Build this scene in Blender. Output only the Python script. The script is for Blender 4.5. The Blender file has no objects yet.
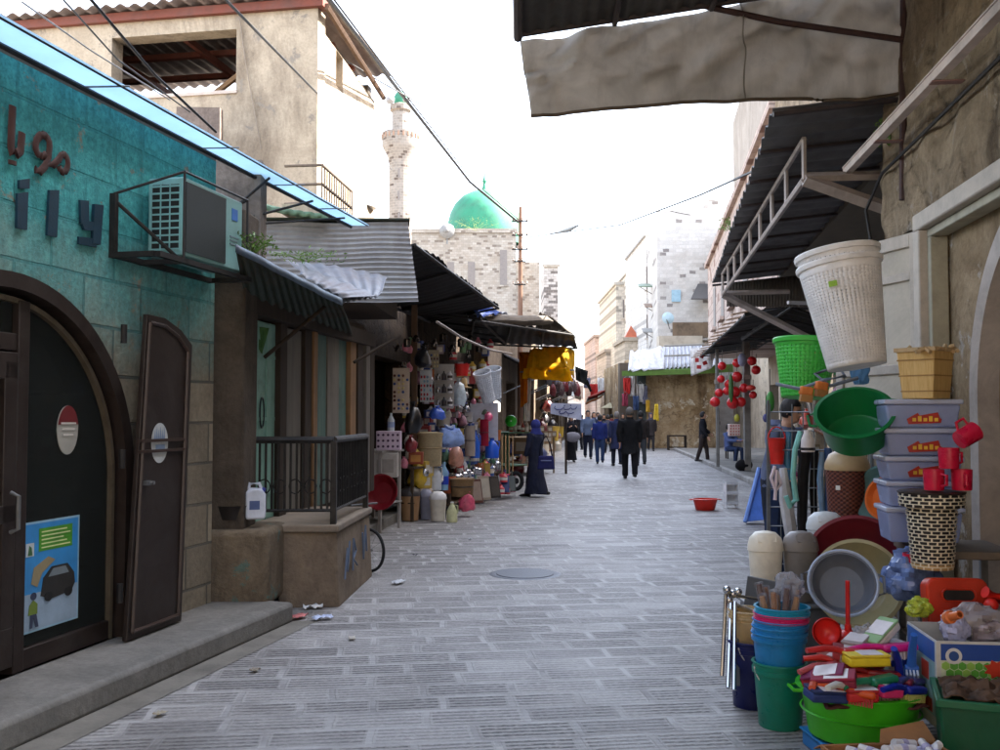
EXPOSURE = 2.92
import bpy, bmesh, math, random
from mathutils import Vector, Matrix, Euler, noise
R = math.radians
PI = math.pi
rng = random.Random(7)
scene = bpy.context.scene
col = scene.collection

# ------------------------------------------------------------------ camera model (photo measured in a 1000x750 grid)
FOC = 972.0
EYE = 1.6
PITCH = math.atan(40 / FOC)
CP, SP = math.cos(PITCH), math.sin(PITCH)

def ray(px, py):
    a = (px - 500) / FOC
    b = (375 - py) / FOC
    return Vector((a, CP - b * SP, SP + b * CP))

def A(px, py, Y):
    """world point seen at photo position px,py standing Y metres down the street"""
    d = ray(px, py)
    t = Y / d.y
    return Vector((d.x * t, Y, EYE + d.z * t))

def G(px, py, z=0.0):
    d = ray(px, py)
    t = (z - EYE) / d.z
    return Vector((d.x * t, d.y * t, z))

# ------------------------------------------------------------------ mesh builder
class MB:
    def __init__(s):
        s.v = []; s.f = []; s.m = []; s.mi = 0
    def add(s, vs, fs):
        o = len(s.v)
        s.v += [Vector(p) for p in vs]
        for f in fs:
            s.f.append([i + o for i in f]); s.m.append(s.mi)
        return s
    def mat(s, i):
        s.mi = i; return s
    def box(s, c, d, rot=None):
        x, y, z = d[0] / 2, d[1] / 2, d[2] / 2
        vs = [Vector(p) for p in ((-x,-y,-z),(x,-y,-z),(x,y,-z),(-x,y,-z),(-x,-y,z),(x,-y,z),(x,y,z),(-x,y,z))]
        if rot is not None:
            m = rot if isinstance(rot, Matrix) else Euler(rot).to_matrix()
            vs = [m @ p for p in vs]
        c = Vector(c)
        return s.add([p + c for p in vs], [(0,3,2,1),(4,5,6,7),(0,1,5,4),(1,2,6,5),(2,3,7,6),(3,0,4,7)])
    def bx(s, x0, x1, y0, y1, z0, z1):
        return s.box(((x0+x1)/2,(y0+y1)/2,(z0+z1)/2), (abs(x1-x0),abs(y1-y0),abs(z1-z0)))
    def quad(s, a, b, c, d):
        return s.add([a, b, c, d], [(0,1,2,3)])
    def hexa(s, b4, t4):
        return s.add(list(b4) + list(t4), [(3,2,1,0),(4,5,6,7),(0,1,5,4),(1,2,6,5),(2,3,7,6),(3,0,4,7)])
    def tube(s, pts, rad, n=8, ref=(1,0,0), cap=True):
        pts = [Vector(p) for p in pts]
        if not isinstance(rad, (list, tuple)): rad = [rad] * len(pts)
        ref = Vector(ref)
        rings = []
        for i, p in enumerate(pts):
            t = (pts[min(i+1, len(pts)-1)] - pts[max(i-1, 0)]).normalized()
            r = ref
            if abs(t.dot(r)) > .93: r = Vector((0,1,0)) if abs(t.y) < .9 else Vector((0,0,1))
            u = (r - t * t.dot(r)).normalized()
            w = t.cross(u)
            q = rad[i]
            a, b = q if isinstance(q, (list, tuple)) else (q, q)
            rings.append([p + u * (a * math.cos(2*PI*k/n)) + w * (b * math.sin(2*PI*k/n)) for k in range(n)])
        vs = [v for r_ in rings for v in r_]
        fs = []
        for i in range(len(rings)-1):
            for k in range(n):
                fs.append((i*n+k, i*n+(k+1) % n, (i+1)*n+(k+1) % n, (i+1)*n+k))
        if cap:
            fs.append(tuple(reversed(range(n)))); fs.append(tuple(range((len(rings)-1)*n, len(rings)*n)))
        return s.add(vs, fs)
    def cyl(s, p0, p1, r0, r1=None, n=12):
        return s.tube([p0, p1], [r0, r0 if r1 is None else r1], n)
    def lathe(s, prof, n=32, c=(0,0,0), sx=1, sy=1, wob=0):
        """prof: list of (r, z); closed at the ends when r==0"""
        vs = []; fs = []; idx = []
        c = Vector(c)
        for r, z in prof:
            if r <= 1e-6:
                idx.append([len(vs)]); vs.append(c + Vector((0,0,z)))
            else:
                idx.append(list(range(len(vs), len(vs)+n)))
                for k in range(n):
                    a = 2*PI*k/n
                    vs.append(c + Vector((r*sx*math.cos(a), r*sy*math.sin(a), z)))
        for i in range(len(idx)-1):
            p, q = idx[i], idx[i+1]
            for k in range(n):
                k2 = (k+1) % n
                if len(p) == 1 and len(q) == 1: continue
                if len(p) == 1: fs.append((p[0], q[k2], q[k]))
                elif len(q) == 1: fs.append((p[k], p[k2], q[0]))
                else: fs.append((p[k], p[k2], q[k2], q[k]))
        return s.add(vs, fs)
    def ball(s, c, r, n=14, sq=(1,1,1)):
        m = max(4, n // 2)
        o = len(s.v)
        s.lathe([(math.sin(PI*i/m), -math.cos(PI*i/m)) for i in range(m+1)], n)
        r3 = r if isinstance(r, (tuple, list)) else (r, r, r)
        for i in range(o, len(s.v)):
            p = s.v[i]; s.v[i] = Vector((c[0]+p.x*r3[0]*sq[0], c[1]+p.y*r3[1]*sq[1], c[2]+p.z*r3[2]*sq[2]))
        return s
    def prism(s, poly, y0, y1):
        """poly in x,z; extruded along y"""
        n = len(poly)
        vs = [(x, y0, z) for x, z in poly] + [(x, y1, z) for x, z in poly]
        fs = [tuple(range(n)), tuple(reversed(range(n, 2*n)))]
        for i in range(n):
            j = (i+1) % n
            fs.append((i, n+i, n+j, j))
        return s.add(vs, fs)
    def sheet(s, fn, nu, nv):
        vs = [fn(i/nu, j/nv) for j in range(nv+1) for i in range(nu+1)]
        fs = [(j*(nu+1)+i, j*(nu+1)+i+1, (j+1)*(nu+1)+i+1, (j+1)*(nu+1)+i) for j in range(nv) for i in range(nu)]
        return s.add(vs, fs)
    def xf(s, m, start=0):
        for i in range(start, len(s.v)): s.v[i] = m @ s.v[i]
        return s
    def rot(s, e, at=(0,0,0), start=0):
        m = Euler(e).to_matrix(); a = Vector(at)
        for i in range(start, len(s.v)): s.v[i] = m @ (s.v[i] - a) + a
        return s
    def shift(s, d, start=0):
        d = Vector(d)
        for i in range(start, len(s.v)): s.v[i] = s.v[i] + d
        return s
    def jitter(s, amp, freq=6.0, seed=0):
        o = Vector((seed*7.3, seed*3.1, seed*1.7))
        for i in range(len(s.v)):
            s.v[i] = s.v[i] + noise.noise_vector(s.v[i]*freq + o) * amp
        return s

def build(name, mb, mats, parent=None, smooth=35, bev=0, solid=0, loc=None, rot=None, seg=2):
    me = bpy.data.meshes.new(name)
    me.from_pydata([tuple(p) for p in mb.v], [], mb.f)
    if not isinstance(mats, (list, tuple)): mats = [mats]
    for m in mats: me.materials.append(m)
    if len(mats) > 1: me.polygons.foreach_set('material_index', mb.m)
    bm = bmesh.new(); bm.from_mesh(me)
    bmesh.ops.recalc_face_normals(bm, faces=bm.faces)
    bm.to_mesh(me); bm.free()
    if smooth:
        me.polygons.foreach_set('use_smooth', [True]*len(me.polygons))
        me.set_sharp_from_angle(angle=R(smooth))
    o = bpy.data.objects.new(name, me); col.objects.link(o)
    if parent is not None: o.parent = parent
    if loc is not None: o.location = loc
    if rot is not None: o.rotation_euler = rot
    if solid:
        md = o.modifiers.new('Solidify', 'SOLIDIFY'); md.thickness = solid; md.offset = 0
    if bev:
        md = o.modifiers.new('Bevel', 'BEVEL'); md.width = bev; md.segments = seg; md.limit_method = 'ANGLE'; md.angle_limit = R(40)
        md.harden_normals = False
    return o

def tag(o, label=None, cat=None, group=None, kind=None):
    if label: o['label'] = label
    if cat: o['category'] = cat
    if group: o['group'] = group
    if kind: o['kind'] = kind
    return o

def thing(name, label, cat, loc=(0,0,0), rot=(0,0,0), group=None):
    o = bpy.data.objects.new(name, None); col.objects.link(o)
    o.empty_display_size = .1
    o.location = loc
    o.rotation_euler = (0,0,rot) if not isinstance(rot, (tuple, list, Euler)) else rot
    return tag(o, label, cat, group)

def solo(name, label, cat, mb, mats, loc=(0,0,0), rot=(0,0,0), group=None, **k):
    o = build(name, mb, mats, None, loc=loc, rot=((0,0,rot) if not isinstance(rot, (tuple, list, Euler)) else rot), **k)
    return tag(o, label, cat, group)

def copy_tree(o, parent=None):
    c = o.copy(); col.objects.link(c)
    if parent is not None: c.parent = parent
    for ch in list(o.children): copy_tree(ch, c)
    return c

def clone(o, loc, rot=None, label=None, group=None, scale=None, mat=None):
    c = copy_tree(o)
    c.location = loc
    if rot is not None: c.rotation_euler = (0,0,rot) if not isinstance(rot, (tuple, list, Euler)) else rot
    if label: c['label'] = label
    if group: c['group'] = group
    if scale: c.scale = scale if isinstance(scale, (tuple, list)) else (scale,)*3
    return c

# ------------------------------------------------------------------ materials
def lin(c):
    out = []
    for x in c[:3]:
        x /= 255.0
        out.append(x/12.92 if x <= .04045 else ((x+.055)/1.055)**2.4)
    return tuple(out) + (1.0,)

class NT:
    """tiny node-tree helper"""
    def __init__(s, name):
        s.m = bpy.data.materials.new(name); s.m.use_nodes = True
        s.t = s.m.node_tree; s.t.nodes.clear()
        s.out = s.n('ShaderNodeOutputMaterial')
    def n(s, typ, **k):
        nd = s.t.nodes.new(typ)
        for a, b in k.items():
            if a in nd.inputs.keys(): nd.inputs[a].default_value = b
            else: setattr(nd, a, b)
        return nd
    def l(s, a, b): s.t.links.new(a, b)
    def coord(s, which='Object'):
        return s.n('ShaderNodeTexCoord').outputs[which]
    def mapping(s, vec, scale=(1,1,1), loc=(0,0,0), rot=(0,0,0)):
        mp = s.n('ShaderNodeMapping'); mp.inputs['Scale'].default_value = scale
        mp.inputs['Location'].default_value = loc; mp.inputs['Rotation'].default_value = rot
        s.l(vec, mp.inputs['Vector']); return mp.outputs['Vector']
    def noise(s, vec, scale, detail=4, rough=.6, dist=0):
        nd = s.n('ShaderNodeTexNoise'); nd.inputs['Scale'].default_value = scale
        nd.inputs['Detail'].default_value = detail; nd.inputs['Roughness'].default_value = rough
        nd.inputs['Distortion'].default_value = dist
        if vec is not None: s.l(vec, nd.inputs['Vector'])
        return nd.outputs['Fac']
    def ramp(s, fac, stops, interp='LINEAR'):
        r = s.n('ShaderNodeValToRGB'); r.color_ramp.interpolation = interp
        el = r.color_ramp.elements
        while len(el) < len(stops): el.new(.5)
        for e, (p, c) in zip(el, stops):
            e.position = p; e.color = c if len(c) == 4 else tuple(c)+(1,)
        s.l(fac, r.inputs['Fac']); return r.outputs['Color']
    def mix(s, fac, a, b, blend='MIX'):
        m = s.n('ShaderNodeMix', data_type='RGBA', blend_type=blend)
        for sock, v in ((m.inputs[0], fac), (m.inputs[6], a), (m.inputs[7], b)):
            if hasattr(v, 'is_output'): s.l(v, sock)
            else: sock.default_value = v
        return m.outputs[2]
    def math(s, op, a, b=0.0):
        m = s.n('ShaderNodeMath', operation=op)
        for sock, v in ((m.inputs[0], a), (m.inputs[1], b)):
            if hasattr(v, 'is_output'): s.l(v, sock)
            else: sock.default_value = v
        return m.outputs[0]
    def bump(s, h, strength=.3, dist=.01, normal=None):
        b = s.n('ShaderNodeBump'); b.inputs['Strength'].default_value = strength; b.inputs['Distance'].default_value = dist
        s.l(h, b.inputs['Height'])
        if normal is not None: s.l(normal, b.inputs['Normal'])
        return b.outputs['Normal']
    def bsdf(s, color, rough=.6, metal=0, spec=.5, normal=None, trans=0, coat=0, transmission=0, alpha=1):
        b = s.n('ShaderNodeBsdfPrincipled')
        for key, v in (('Base Color', color), ('Roughness', rough), ('Metallic', metal), ('Specular IOR Level', spec), ('Coat Weight', coat), ('Transmission Weight', transmission), ('Alpha', alpha)):
            if hasattr(v, 'is_output'): s.l(v, b.inputs[key])
            else: b.inputs[key].default_value = v
        if normal is not None: s.l(normal, b.inputs['Normal'])
        sh = b.outputs[0]
        if trans:
            t = s.n('ShaderNodeBsdfTranslucent')
            if hasattr(color, 'is_output'): s.l(color, t.inputs['Color'])
            else: t.inputs['Color'].default_value = color
            mx = s.n('ShaderNodeMixShader'); mx.inputs[0].default_value = trans
            s.l(sh, mx.inputs[1]); s.l(t.outputs[0], mx.inputs[2]); sh = mx.outputs[0]
        s.l(sh, s.out.inputs['Surface'])
        return s.m

_cache = {}
def mul(c, k): return (min(c[0]*k, 1), min(c[1]*k, 1), min(c[2]*k, 1), 1)

def M(name, rgb, rough=.55, var=.12, scale=7, bump=.0, bscale=60, metal=0, spec=.45, trans=0, dirt=0, coat=0, stretch=(1,1,1)):
    """general surface: sRGB colour, blotchy variation, fine bump, optional grime"""
    if name in _cache: return _cache[name]
    t = NT(name); c = lin(rgb)
    v = t.coord()
    if stretch != (1,1,1): v = t.mapping(v, stretch)
    n1 = t.noise(v, scale, 5, .65)
    colr = t.ramp(n1, [(.28, mul(c, 1-var*1.6)), (.5, c), (.75, mul(c, 1+var))])
    if dirt:
        n2 = t.noise(v, scale*.35, 6, .75, .6)
        fac = t.ramp(n2, [(.42, (0,0,0,1)), (.68, (dirt,)*3+(1,))])
        colr = t.mix(fac, colr, mul((.10,.09,.08,1), 1))
    nb = None
    if bump:
        nb = t.bump(t.noise(v, bscale, 4, .6), bump, .008)
    rr = t.math('ADD', t.math('MULTIPLY', n1, .25), rough-.12)
    _cache[name] = t.bsdf(colr, rr, metal, spec, nb, trans, coat)
    return _cache[name]

def P(rgb, rough=.38, dirt=.1):
    """moulded plastic of a given colour"""
    return M('plastic_%d_%d_%d' % tuple(rgb), rgb, rough, .13, 6, .08, 70, 0, .4, 0, max(dirt, .15))

def CANVAS(rgb, trans):
    t = NT('canvas'); v = t.coord(); c = lin(rgb)
    n1 = t.noise(v, 1.6, 6, .7, .6); n2 = t.noise(t.mapping(v, (3,3,.6)), 2.2, 6, .7)
    tone = t.ramp(n1, [(.3, mul(c,.78)), (.55, c), (.75, mul(c,1.12))])
    tone = t.mix(t.ramp(n2, [(.48,(0,0,0,1)),(.7,(.5,.5,.5,1))]), tone, mul(c,.6))
    w = t.n('ShaderNodeTexWave'); w.inputs['Scale'].default_value = 60; t.l(v, w.inputs['Vector'])
    nb = t.bump(t.math('ADD', t.math('MULTIPLY', w.outputs['Fac'], .4), t.noise(v, 12, 6, .75)), .5, .02)
    return t.bsdf(tone, .9, 0, .1, nb, trans)

def CL(rgb, trans=0, rough=.9):
    """cloth"""
    return M('cloth_%d_%d_%d_%d' % (tuple(rgb)+(int(trans*100),)), rgb, rough, .16, 5, .25, 45, 0, .2, trans, .12)

def glassy(name, tint, op=.25, rough=.05):
    """thin clear sheet: mostly see-through, a little gloss and a tint"""
    if name in _cache: return _cache[name]
    t = NT(name)
    tr = t.n('ShaderNodeBsdfTransparent'); tr.inputs['Color'].default_value = lin(tint)
    b = t.n('ShaderNodeBsdfPrincipled'); b.inputs['Base Color'].default_value = lin(tint); b.inputs['Roughness'].default_value = rough
    wv = t.bump(t.noise(t.coord(), 4, 2), .02, .05)
    t.l(wv, b.inputs['Normal'])
    mx = t.n('ShaderNodeMixShader'); mx.inputs[0].default_value = op
    t.l(tr.outputs[0], mx.inputs[1]); t.l(b.outputs[0], mx.inputs[2]); t.l(mx.outputs[0], t.out.inputs['Surface'])
    _cache[name] = t.m; return t.m

def stonework(name, c1, c2, mortar, bw=.5, bh=.25, msize=.012, axes='xz', bump=.6, dark=0, darkcol=(70,64,60), rough=.88, stain=.5, staincol=(70,58,44), paint=None, jag=.35, offset=.5):
    """coursed stone seen on the local x-z plane"""
    if name in _cache: return _cache[name]
    t = NT(name); v = t.coord()
    sp = t.n('ShaderNodeSeparateXYZ'); t.l(v, sp.inputs[0])
    cb = t.n('ShaderNodeCombineXYZ')
    ax = {'xz': ('X', 'Z'), 'xy': ('X', 'Y'), 'yz': ('Y', 'Z')}[axes]
    t.l(sp.outputs[ax[0]], cb.inputs['X']); t.l(sp.outputs[ax[1]], cb.inputs['Y'])
    w = t.n('ShaderNodeTexNoise'); w.inputs['Scale'].default_value = 3.0; w.inputs['Detail'].default_value = 3; t.l(v, w.inputs['Vector'])
    vm = t.n('ShaderNodeVectorMath', operation='MULTIPLY_ADD'); t.l(w.outputs['Color'], vm.inputs[0])
    vm.inputs[1].default_value = (.06*jag, .06*jag, 0); t.l(cb.outputs[0], vm.inputs[2])
    b = t.n('ShaderNodeTexBrick'); t.l(vm.outputs[0], b.inputs['Vector'])
    b.inputs['Scale'].default_value = 1; b.inputs['Brick Width'].default_value = bw; b.inputs['Row Height'].default_value = bh
    b.inputs['Mortar Size'].default_value = msize; b.inputs['Mortar Smooth'].default_value = .35; b.offset = offset
    b.inputs['Color1'].default_value = (0,0,0,1); b.inputs['Color2'].default_value = (1,1,1,1); b.inputs['Mortar'].default_value = (.5,.5,.5,1)
    tone = t.ramp(b.outputs['Color'], [(0, lin(c1)), (1, lin(c2))])
    if dark:
        tone = t.mix(t.ramp(b.outputs['Color'], [(1-dark, (0,0,0,1)), (1-dark+.02, (1,1,1,1))]), tone, lin(darkcol))
    fine = t.noise(v, 22, 6, .7)
    tone = t.mix(.55, tone, t.ramp(fine, [(.25, (.45,.45,.45,1)), (.75, (1.25,1.22,1.2,1))]), 'MULTIPLY')
    tone = t.mix(b.outputs['Fac'], tone, lin(mortar))
    big = t.noise(v, 1.3, 6, .72, .8)
    tone = t.mix(t.ramp(big, [(.45, (0,0,0,1)), (.7, (stain,)*3+(1,))]), tone, lin(staincol))
    if paint:
        pc, z0, z1 = paint
        zz = t.math('ADD', sp.outputs['Z'], t.math('MULTIPLY', t.math('SUBTRACT', t.noise(v, 1.6, 6, .7), .5), 1.1))
        pf = t.n('ShaderNodeMapRange'); pf.inputs['From Min'].default_value = z0; pf.inputs['From Max'].default_value = z1; t.l(zz, pf.inputs['Value'])
        pcol = t.mix(.75, lin(pc), t.ramp(fine, [(.3, (.3,.36,.38,1)), (.72, (1.4,1.4,1.4,1))]), 'MULTIPLY')
        pcol = t.mix(t.ramp(t.noise(v, 55, 4, .8), [(.56, (0,0,0,1)), (.66, (.75,.75,.75,1))]), pcol, mul(lin(pc), .22))
        pcol = t.mix(t.ramp(t.noise(v, 2.6, 6, .7), [(.5, (0,0,0,1)), (.7, (.6,.6,.6,1))]), pcol, mul(lin(pc), .45))
        pcol = t.mix(t.math('MULTIPLY', b.outputs['Fac'], .35), pcol, mul(lin(pc), .55))
        chipf = t.ramp(t.noise(v, 4.5, 9, .78), [(.58, (1,1,1,1)), (.62, (.12,.12,.12,1))])
        drip = t.ramp(t.noise(t.mapping(v, (7,7,.45)), 1.0, 5, .65), [(.5, (0,0,0,1)), (.68, (.55,.55,.55,1))])
        pcol = t.mix(drip, pcol, mul(lin(pc), .38))
        tone = t.mix(t.math('MULTIPLY', pf.outputs[0], chipf), tone, pcol)
    h = t.math('ADD', t.math('MULTIPLY', b.outputs['Fac'], -1.0), t.math('MULTIPLY', fine, .8))
    _cache[name] = t.bsdf(tone, rough, 0, .25, t.bump(h, bump, .02))
    return _cache[name]

def plaster(name, c1, c2, stain=(90,72,52), amt=.7, scale=1.2, bump=.5, rough=.92, chips=None, rubble=0):
    """old rendered masonry with blotches, streaks and exposed patches"""
    if name in _cache: return _cache[name]
    t = NT(name); v = t.coord()
    n1 = t.noise(v, scale*1.7, 7, .7, .5)
    tone = t.ramp(n1, [(.32, lin(c1)), (.62, lin(c2))])
    n2 = t.noise(t.mapping(v, (1,1,.3)), scale*1.1, 7, .75, 1.0)
    tone = t.mix(t.ramp(n2, [(.48, (0,0,0,1)), (.7, (amt,)*3+(1,))]), tone, lin(stain))
    if chips:
        n3 = t.noise(v, scale*2.3, 8, .72, .3)
        tone = t.mix(t.ramp(n3, [(.57, (0,0,0,1)), (.61, (1,1,1,1))]), tone, lin(chips))
    f = t.noise(v, 26, 6, .7)
    tone = t.mix(.5, tone, t.ramp(f, [(.3, (.6,.6,.6,1)), (.7, (1.15,1.15,1.15,1))]), 'MULTIPLY')
    h = t.math('ADD', t.math('MULTIPLY', f, .5), t.math('MULTIPLY', t.noise(v, 5, 5, .65), 1.0))
    if rubble:
        wn = t.n('ShaderNodeTexNoise'); wn.inputs['Scale'].default_value = 2.5; wn.inputs['Detail'].default_value = 4; t.l(v, wn.inputs['Vector'])
        va = t.n('ShaderNodeVectorMath', operation='MULTIPLY_ADD'); t.l(wn.outputs['Color'], va.inputs[0]); va.inputs[1].default_value = (.6,.6,.6); t.l(t.mapping(v, (1,1,1.6)), va.inputs[2])
        vo = t.n('ShaderNodeTexVoronoi', feature='DISTANCE_TO_EDGE'); vo.inputs['Scale'].default_value = 3.0; t.l(va.outputs[0], vo.inputs['Vector'])
        vc = t.n('ShaderNodeTexVoronoi'); vc.inputs['Scale'].default_value = 3.0; t.l(va.outputs[0], vc.inputs['Vector'])
        gap = t.math('MULTIPLY', t.ramp(vo.outputs['Distance'], [(.0, (1,1,1,1)), (.16, (0,0,0,1))]), t.ramp(t.noise(v, 8, 5, .7), [(.38, (0,0,0,1)), (.62, (1,1,1,1))]))
        mk = t.ramp(t.noise(v, 1.7, 4, .6), [(.42, (0,0,0,1)), (.62, (rubble,)*3+(1,))])
        tone = t.mix(t.math('MULTIPLY', gap, mk), tone, mul(lin(stain), .7))
        sh = t.n('ShaderNodeSeparateXYZ'); t.l(vc.outputs['Color'], sh.inputs[0])
        tone = t.mix(.45, tone, t.ramp(sh.outputs['X'], [(0, (.78,.74,.70,1)), (1, (1.18,1.16,1.14,1))]), 'MULTIPLY')
        h = t.math('ADD', h, t.math('MULTIPLY', t.math('MULTIPLY', gap, mk), -1.1))
    _cache[name] = t.bsdf(tone, rough, 0, .2, t.bump(h, bump, .03))
    return _cache[name]

def woody(name, c1, c2, scale=14, rough=.7, stretch=(1,1,.12), dirt=.3):
    if name in _cache: return _cache[name]
    t = NT(name); v = t.mapping(t.coord(), stretch)
    n = t.noise(v, scale, 6, .65, .4)
    tone = t.ramp(n, [(.3, lin(c1)), (.7, lin(c2))])
    d = t.noise(t.coord(), 3, 6, .7)
    tone = t.mix(t.ramp(d, [(.5, (0,0,0,1)), (.72, (dirt,)*3+(1,))]), tone, lin((48,42,36)))
    _cache[name] = t.bsdf(tone, rough, 0, .3, t.bump(n, .35, .006))
    return _cache[name]

def metalsheet(name, c, rust=.5, rough=.5, metal=.3, rustcol=(96,58,36), scale=1.6, trans=0):
    if name in _cache: return _cache[name]
    t = NT(name); v = t.coord()
    n = t.noise(v, scale*3, 5, .6)
    tone = t.ramp(n, [(.3, mul(lin(c), .75)), (.7, mul(lin(c), 1.15))])
    n2 = t.noise(t.mapping(v, (1,1,.5)), scale, 7, .75, .7)
    tone = t.mix(t.ramp(n2, [(.46, (0,0,0,1)), (.7, (rust,)*3+(1,))]), tone, lin(rustcol))
    rr = t.math('ADD', t.math('MULTIPLY', n2, .5), rough-.2)
    _cache[name] = t.bsdf(tone, rr, metal, .4, t.bump(t.noise(v, 30, 4), .15, .006), trans)
    return _cache[name]
# ------------------------------------------------------------------ frames & world-space parts
class Frame:
    """vertical wall frame: local x runs along the wall, local -y faces the street"""
    def __init__(s, p, ang):
        s.o = Vector((p[0], p[1], 0)); s.a = ang
        s.m = Matrix.Translation(s.o) @ Matrix.Rotation(ang, 4, 'Z'); s.i = s.m.inverted()
    def loc(s, px, py, off=0.0):
        c = s.i @ Vector((0, 0, EYE)); d = s.i.to_3x3() @ ray(px, py)
        t = (-off - c.y) / d.y
        q = c + d * t
        return q.x, q.z
    def w(s, x, y, z): return s.m @ Vector((x, y, z))

def mat_of(root):
    return Matrix.Translation(root.location) @ root.rotation_euler.to_matrix().to_4x4()

def wpart(name, mb, mats, root, **k):
    mb.xf(mat_of(root).inverted()); return build(name, mb, mats, root, **k)

def wsolo(name, label, cat, mb, mats, loc, rot=0, group=None, **k):
    loc = Vector(loc); e = Euler((0,0,rot)) if not isinstance(rot, (tuple, list, Euler)) else Euler(rot)
    mb.xf((Matrix.Translation(loc) @ e.to_matrix().to_4x4()).inverted())
    return solo(name, label, cat, mb, mats, loc, tuple(e), group, **k)

def wall_mb(L, H, ops, th, x0=0.0, z0=0.0):
    """wall slab on local x (x0..L), street face y=0, back y=th; ops: (xa, xb, za, zb, arch)"""
    m = MB(); x = x0
    for xa, xb, za, zb, arch in sorted(ops):
        if xa > x: m.bx(x, xa, 0, th, z0, H)
        if za > z0: m.bx(xa, xb, 0, th, z0, za)
        n = 72 if arch else 1
        for i in range(n):
            u0 = xa + (xb-xa)*i/n; u1 = xa + (xb-xa)*(i+1)/n
            if arch:
                c = (xa+xb)/2; r = (xb-xa)/2
                f = lambda u: zb + math.sqrt(max(r*r-(u-c)**2, 0)) * arch
                h0, h1 = f(u0), f(u1)
            else: h0 = h1 = zb
            if min(h0, h1) < H:
                m.hexa([(u0,0,h0),(u1,0,h1),(u1,th,h1),(u0,th,h0)], [(u0,0,H),(u1,0,H),(u1,th,H),(u0,th,H)])
        x = xb
    if x < L: m.bx(x, L, 0, th, z0, H)
    return m

def corr(p00, p10, p11, p01, waves, amp, nv=6, per=6, sag=0, wob=.01, seed=1):
    """corrugated sheet: waves are counted along p00->p10, ridges run p00->p01"""
    p00, p10, p11, p01 = map(Vector, (p00, p10, p11, p01))
    nrm = (p10-p00).cross(p01-p00).normalized()
    def fn(u, v):
        p = (p00*(1-u)+p10*u)*(1-v) + (p01*(1-u)+p11*u)*v
        p = p + nrm*(amp*math.sin(u*waves*2*PI) + sag*math.sin(PI*u)*math.sin(PI*v))
        return p + noise.noise_vector(p*1.3+Vector((seed,0,0)))*wob
    return MB().sheet(fn, waves*per, nv)

def cloth_sheet(p00, p10, p11, p01, nu=40, nv=14, fold=.03, freq=5, sag=0, seed=0, hem=.0):
    p00, p10, p11, p01 = map(Vector, (p00, p10, p11, p01))
    nrm = (p10-p00).cross(p01-p00).normalized()
    def fn(u, v):
        p = (p00*(1-u)+p10*u)*(1-v) + (p01*(1-u)+p11*u)*v
        q = Vector((u*freq*2, v*1.2, seed*5.1))
        p = p + nrm*(fold*2.4*noise.noise(q) + fold*.8*noise.noise(q*3.1))
        p.z -= sag*math.sin(PI*u)*(1-v)*1.0 + hem*v*(noise.noise(Vector((u*3, seed, 0)))+.4*noise.noise(Vector((u*11, seed, 0))))
        return p
    return MB().sheet(fn, nu, nv)

# ------------------------------------------------------------------ camera, world, sun
cam_d = bpy.data.cameras.new('camera'); cam = bpy.data.objects.new('camera', cam_d); col.objects.link(cam)
cam.location = (0, 0, EYE); cam.rotation_euler = (PI/2 + PITCH, 0, 0)
cam_d.sensor_width = 36; cam_d.lens = 36 * FOC / 1000; cam_d.clip_end = 2000; cam_d.clip_start = .05
scene.camera = cam
world = bpy.data.worlds.new('World'); scene.world = world; world.use_nodes = True
wt = world.node_tree; wt.nodes.clear()
sky = wt.nodes.new('ShaderNodeTexSky'); sky.sky_type = 'NISHITA'; sky.sun_disc = False
bg = wt.nodes.new('ShaderNodeBackground'); bg.inputs['Strength'].default_value = .15
wo = wt.nodes.new('ShaderNodeOutputWorld')
hs = wt.nodes.new('ShaderNodeHueSaturation'); hs.inputs['Saturation'].default_value = .6; wt.links.new(sky.outputs[0], hs.inputs['Color']); wt.links.new(hs.outputs[0], bg.inputs['Color']); wt.links.new(bg.outputs[0], wo.inputs['Surface'])
SUN_AZ, SUN_EL = R(76), R(46)            # clockwise from the street direction
tosun = Vector((math.sin(SUN_AZ)*math.cos(SUN_EL), math.cos(SUN_AZ)*math.cos(SUN_EL), math.sin(SUN_EL)))
sky.sun_elevation = SUN_EL; sky.sun_rotation = SUN_AZ
sky.air_density = 1.0; sky.dust_density = 2.5; sky.ozone_density = .6
ld = bpy.data.lights.new('sun', 'SUN'); ld.energy = 4.0; ld.angle = R(.5); ld.color = (1, .94, .85)
sun = bpy.data.objects.new('sun', ld); col.objects.link(sun)
sun.rotation_euler = tosun.to_track_quat('Z', 'Y').to_euler(); sun.location = tosun*60
scene.view_settings.view_transform = 'Standard'; scene.view_settings.look = 'None'
scene.view_settings.exposure = EXPOSURE; scene.view_settings.gamma = 1
scene.render.engine = 'CYCLES'
scene.cycles.max_bounces = 8; scene.cycles.diffuse_bounces = 4; scene.cycles.transparent_max_bounces = 12
scene.cycles.use_denoising = True

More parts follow.
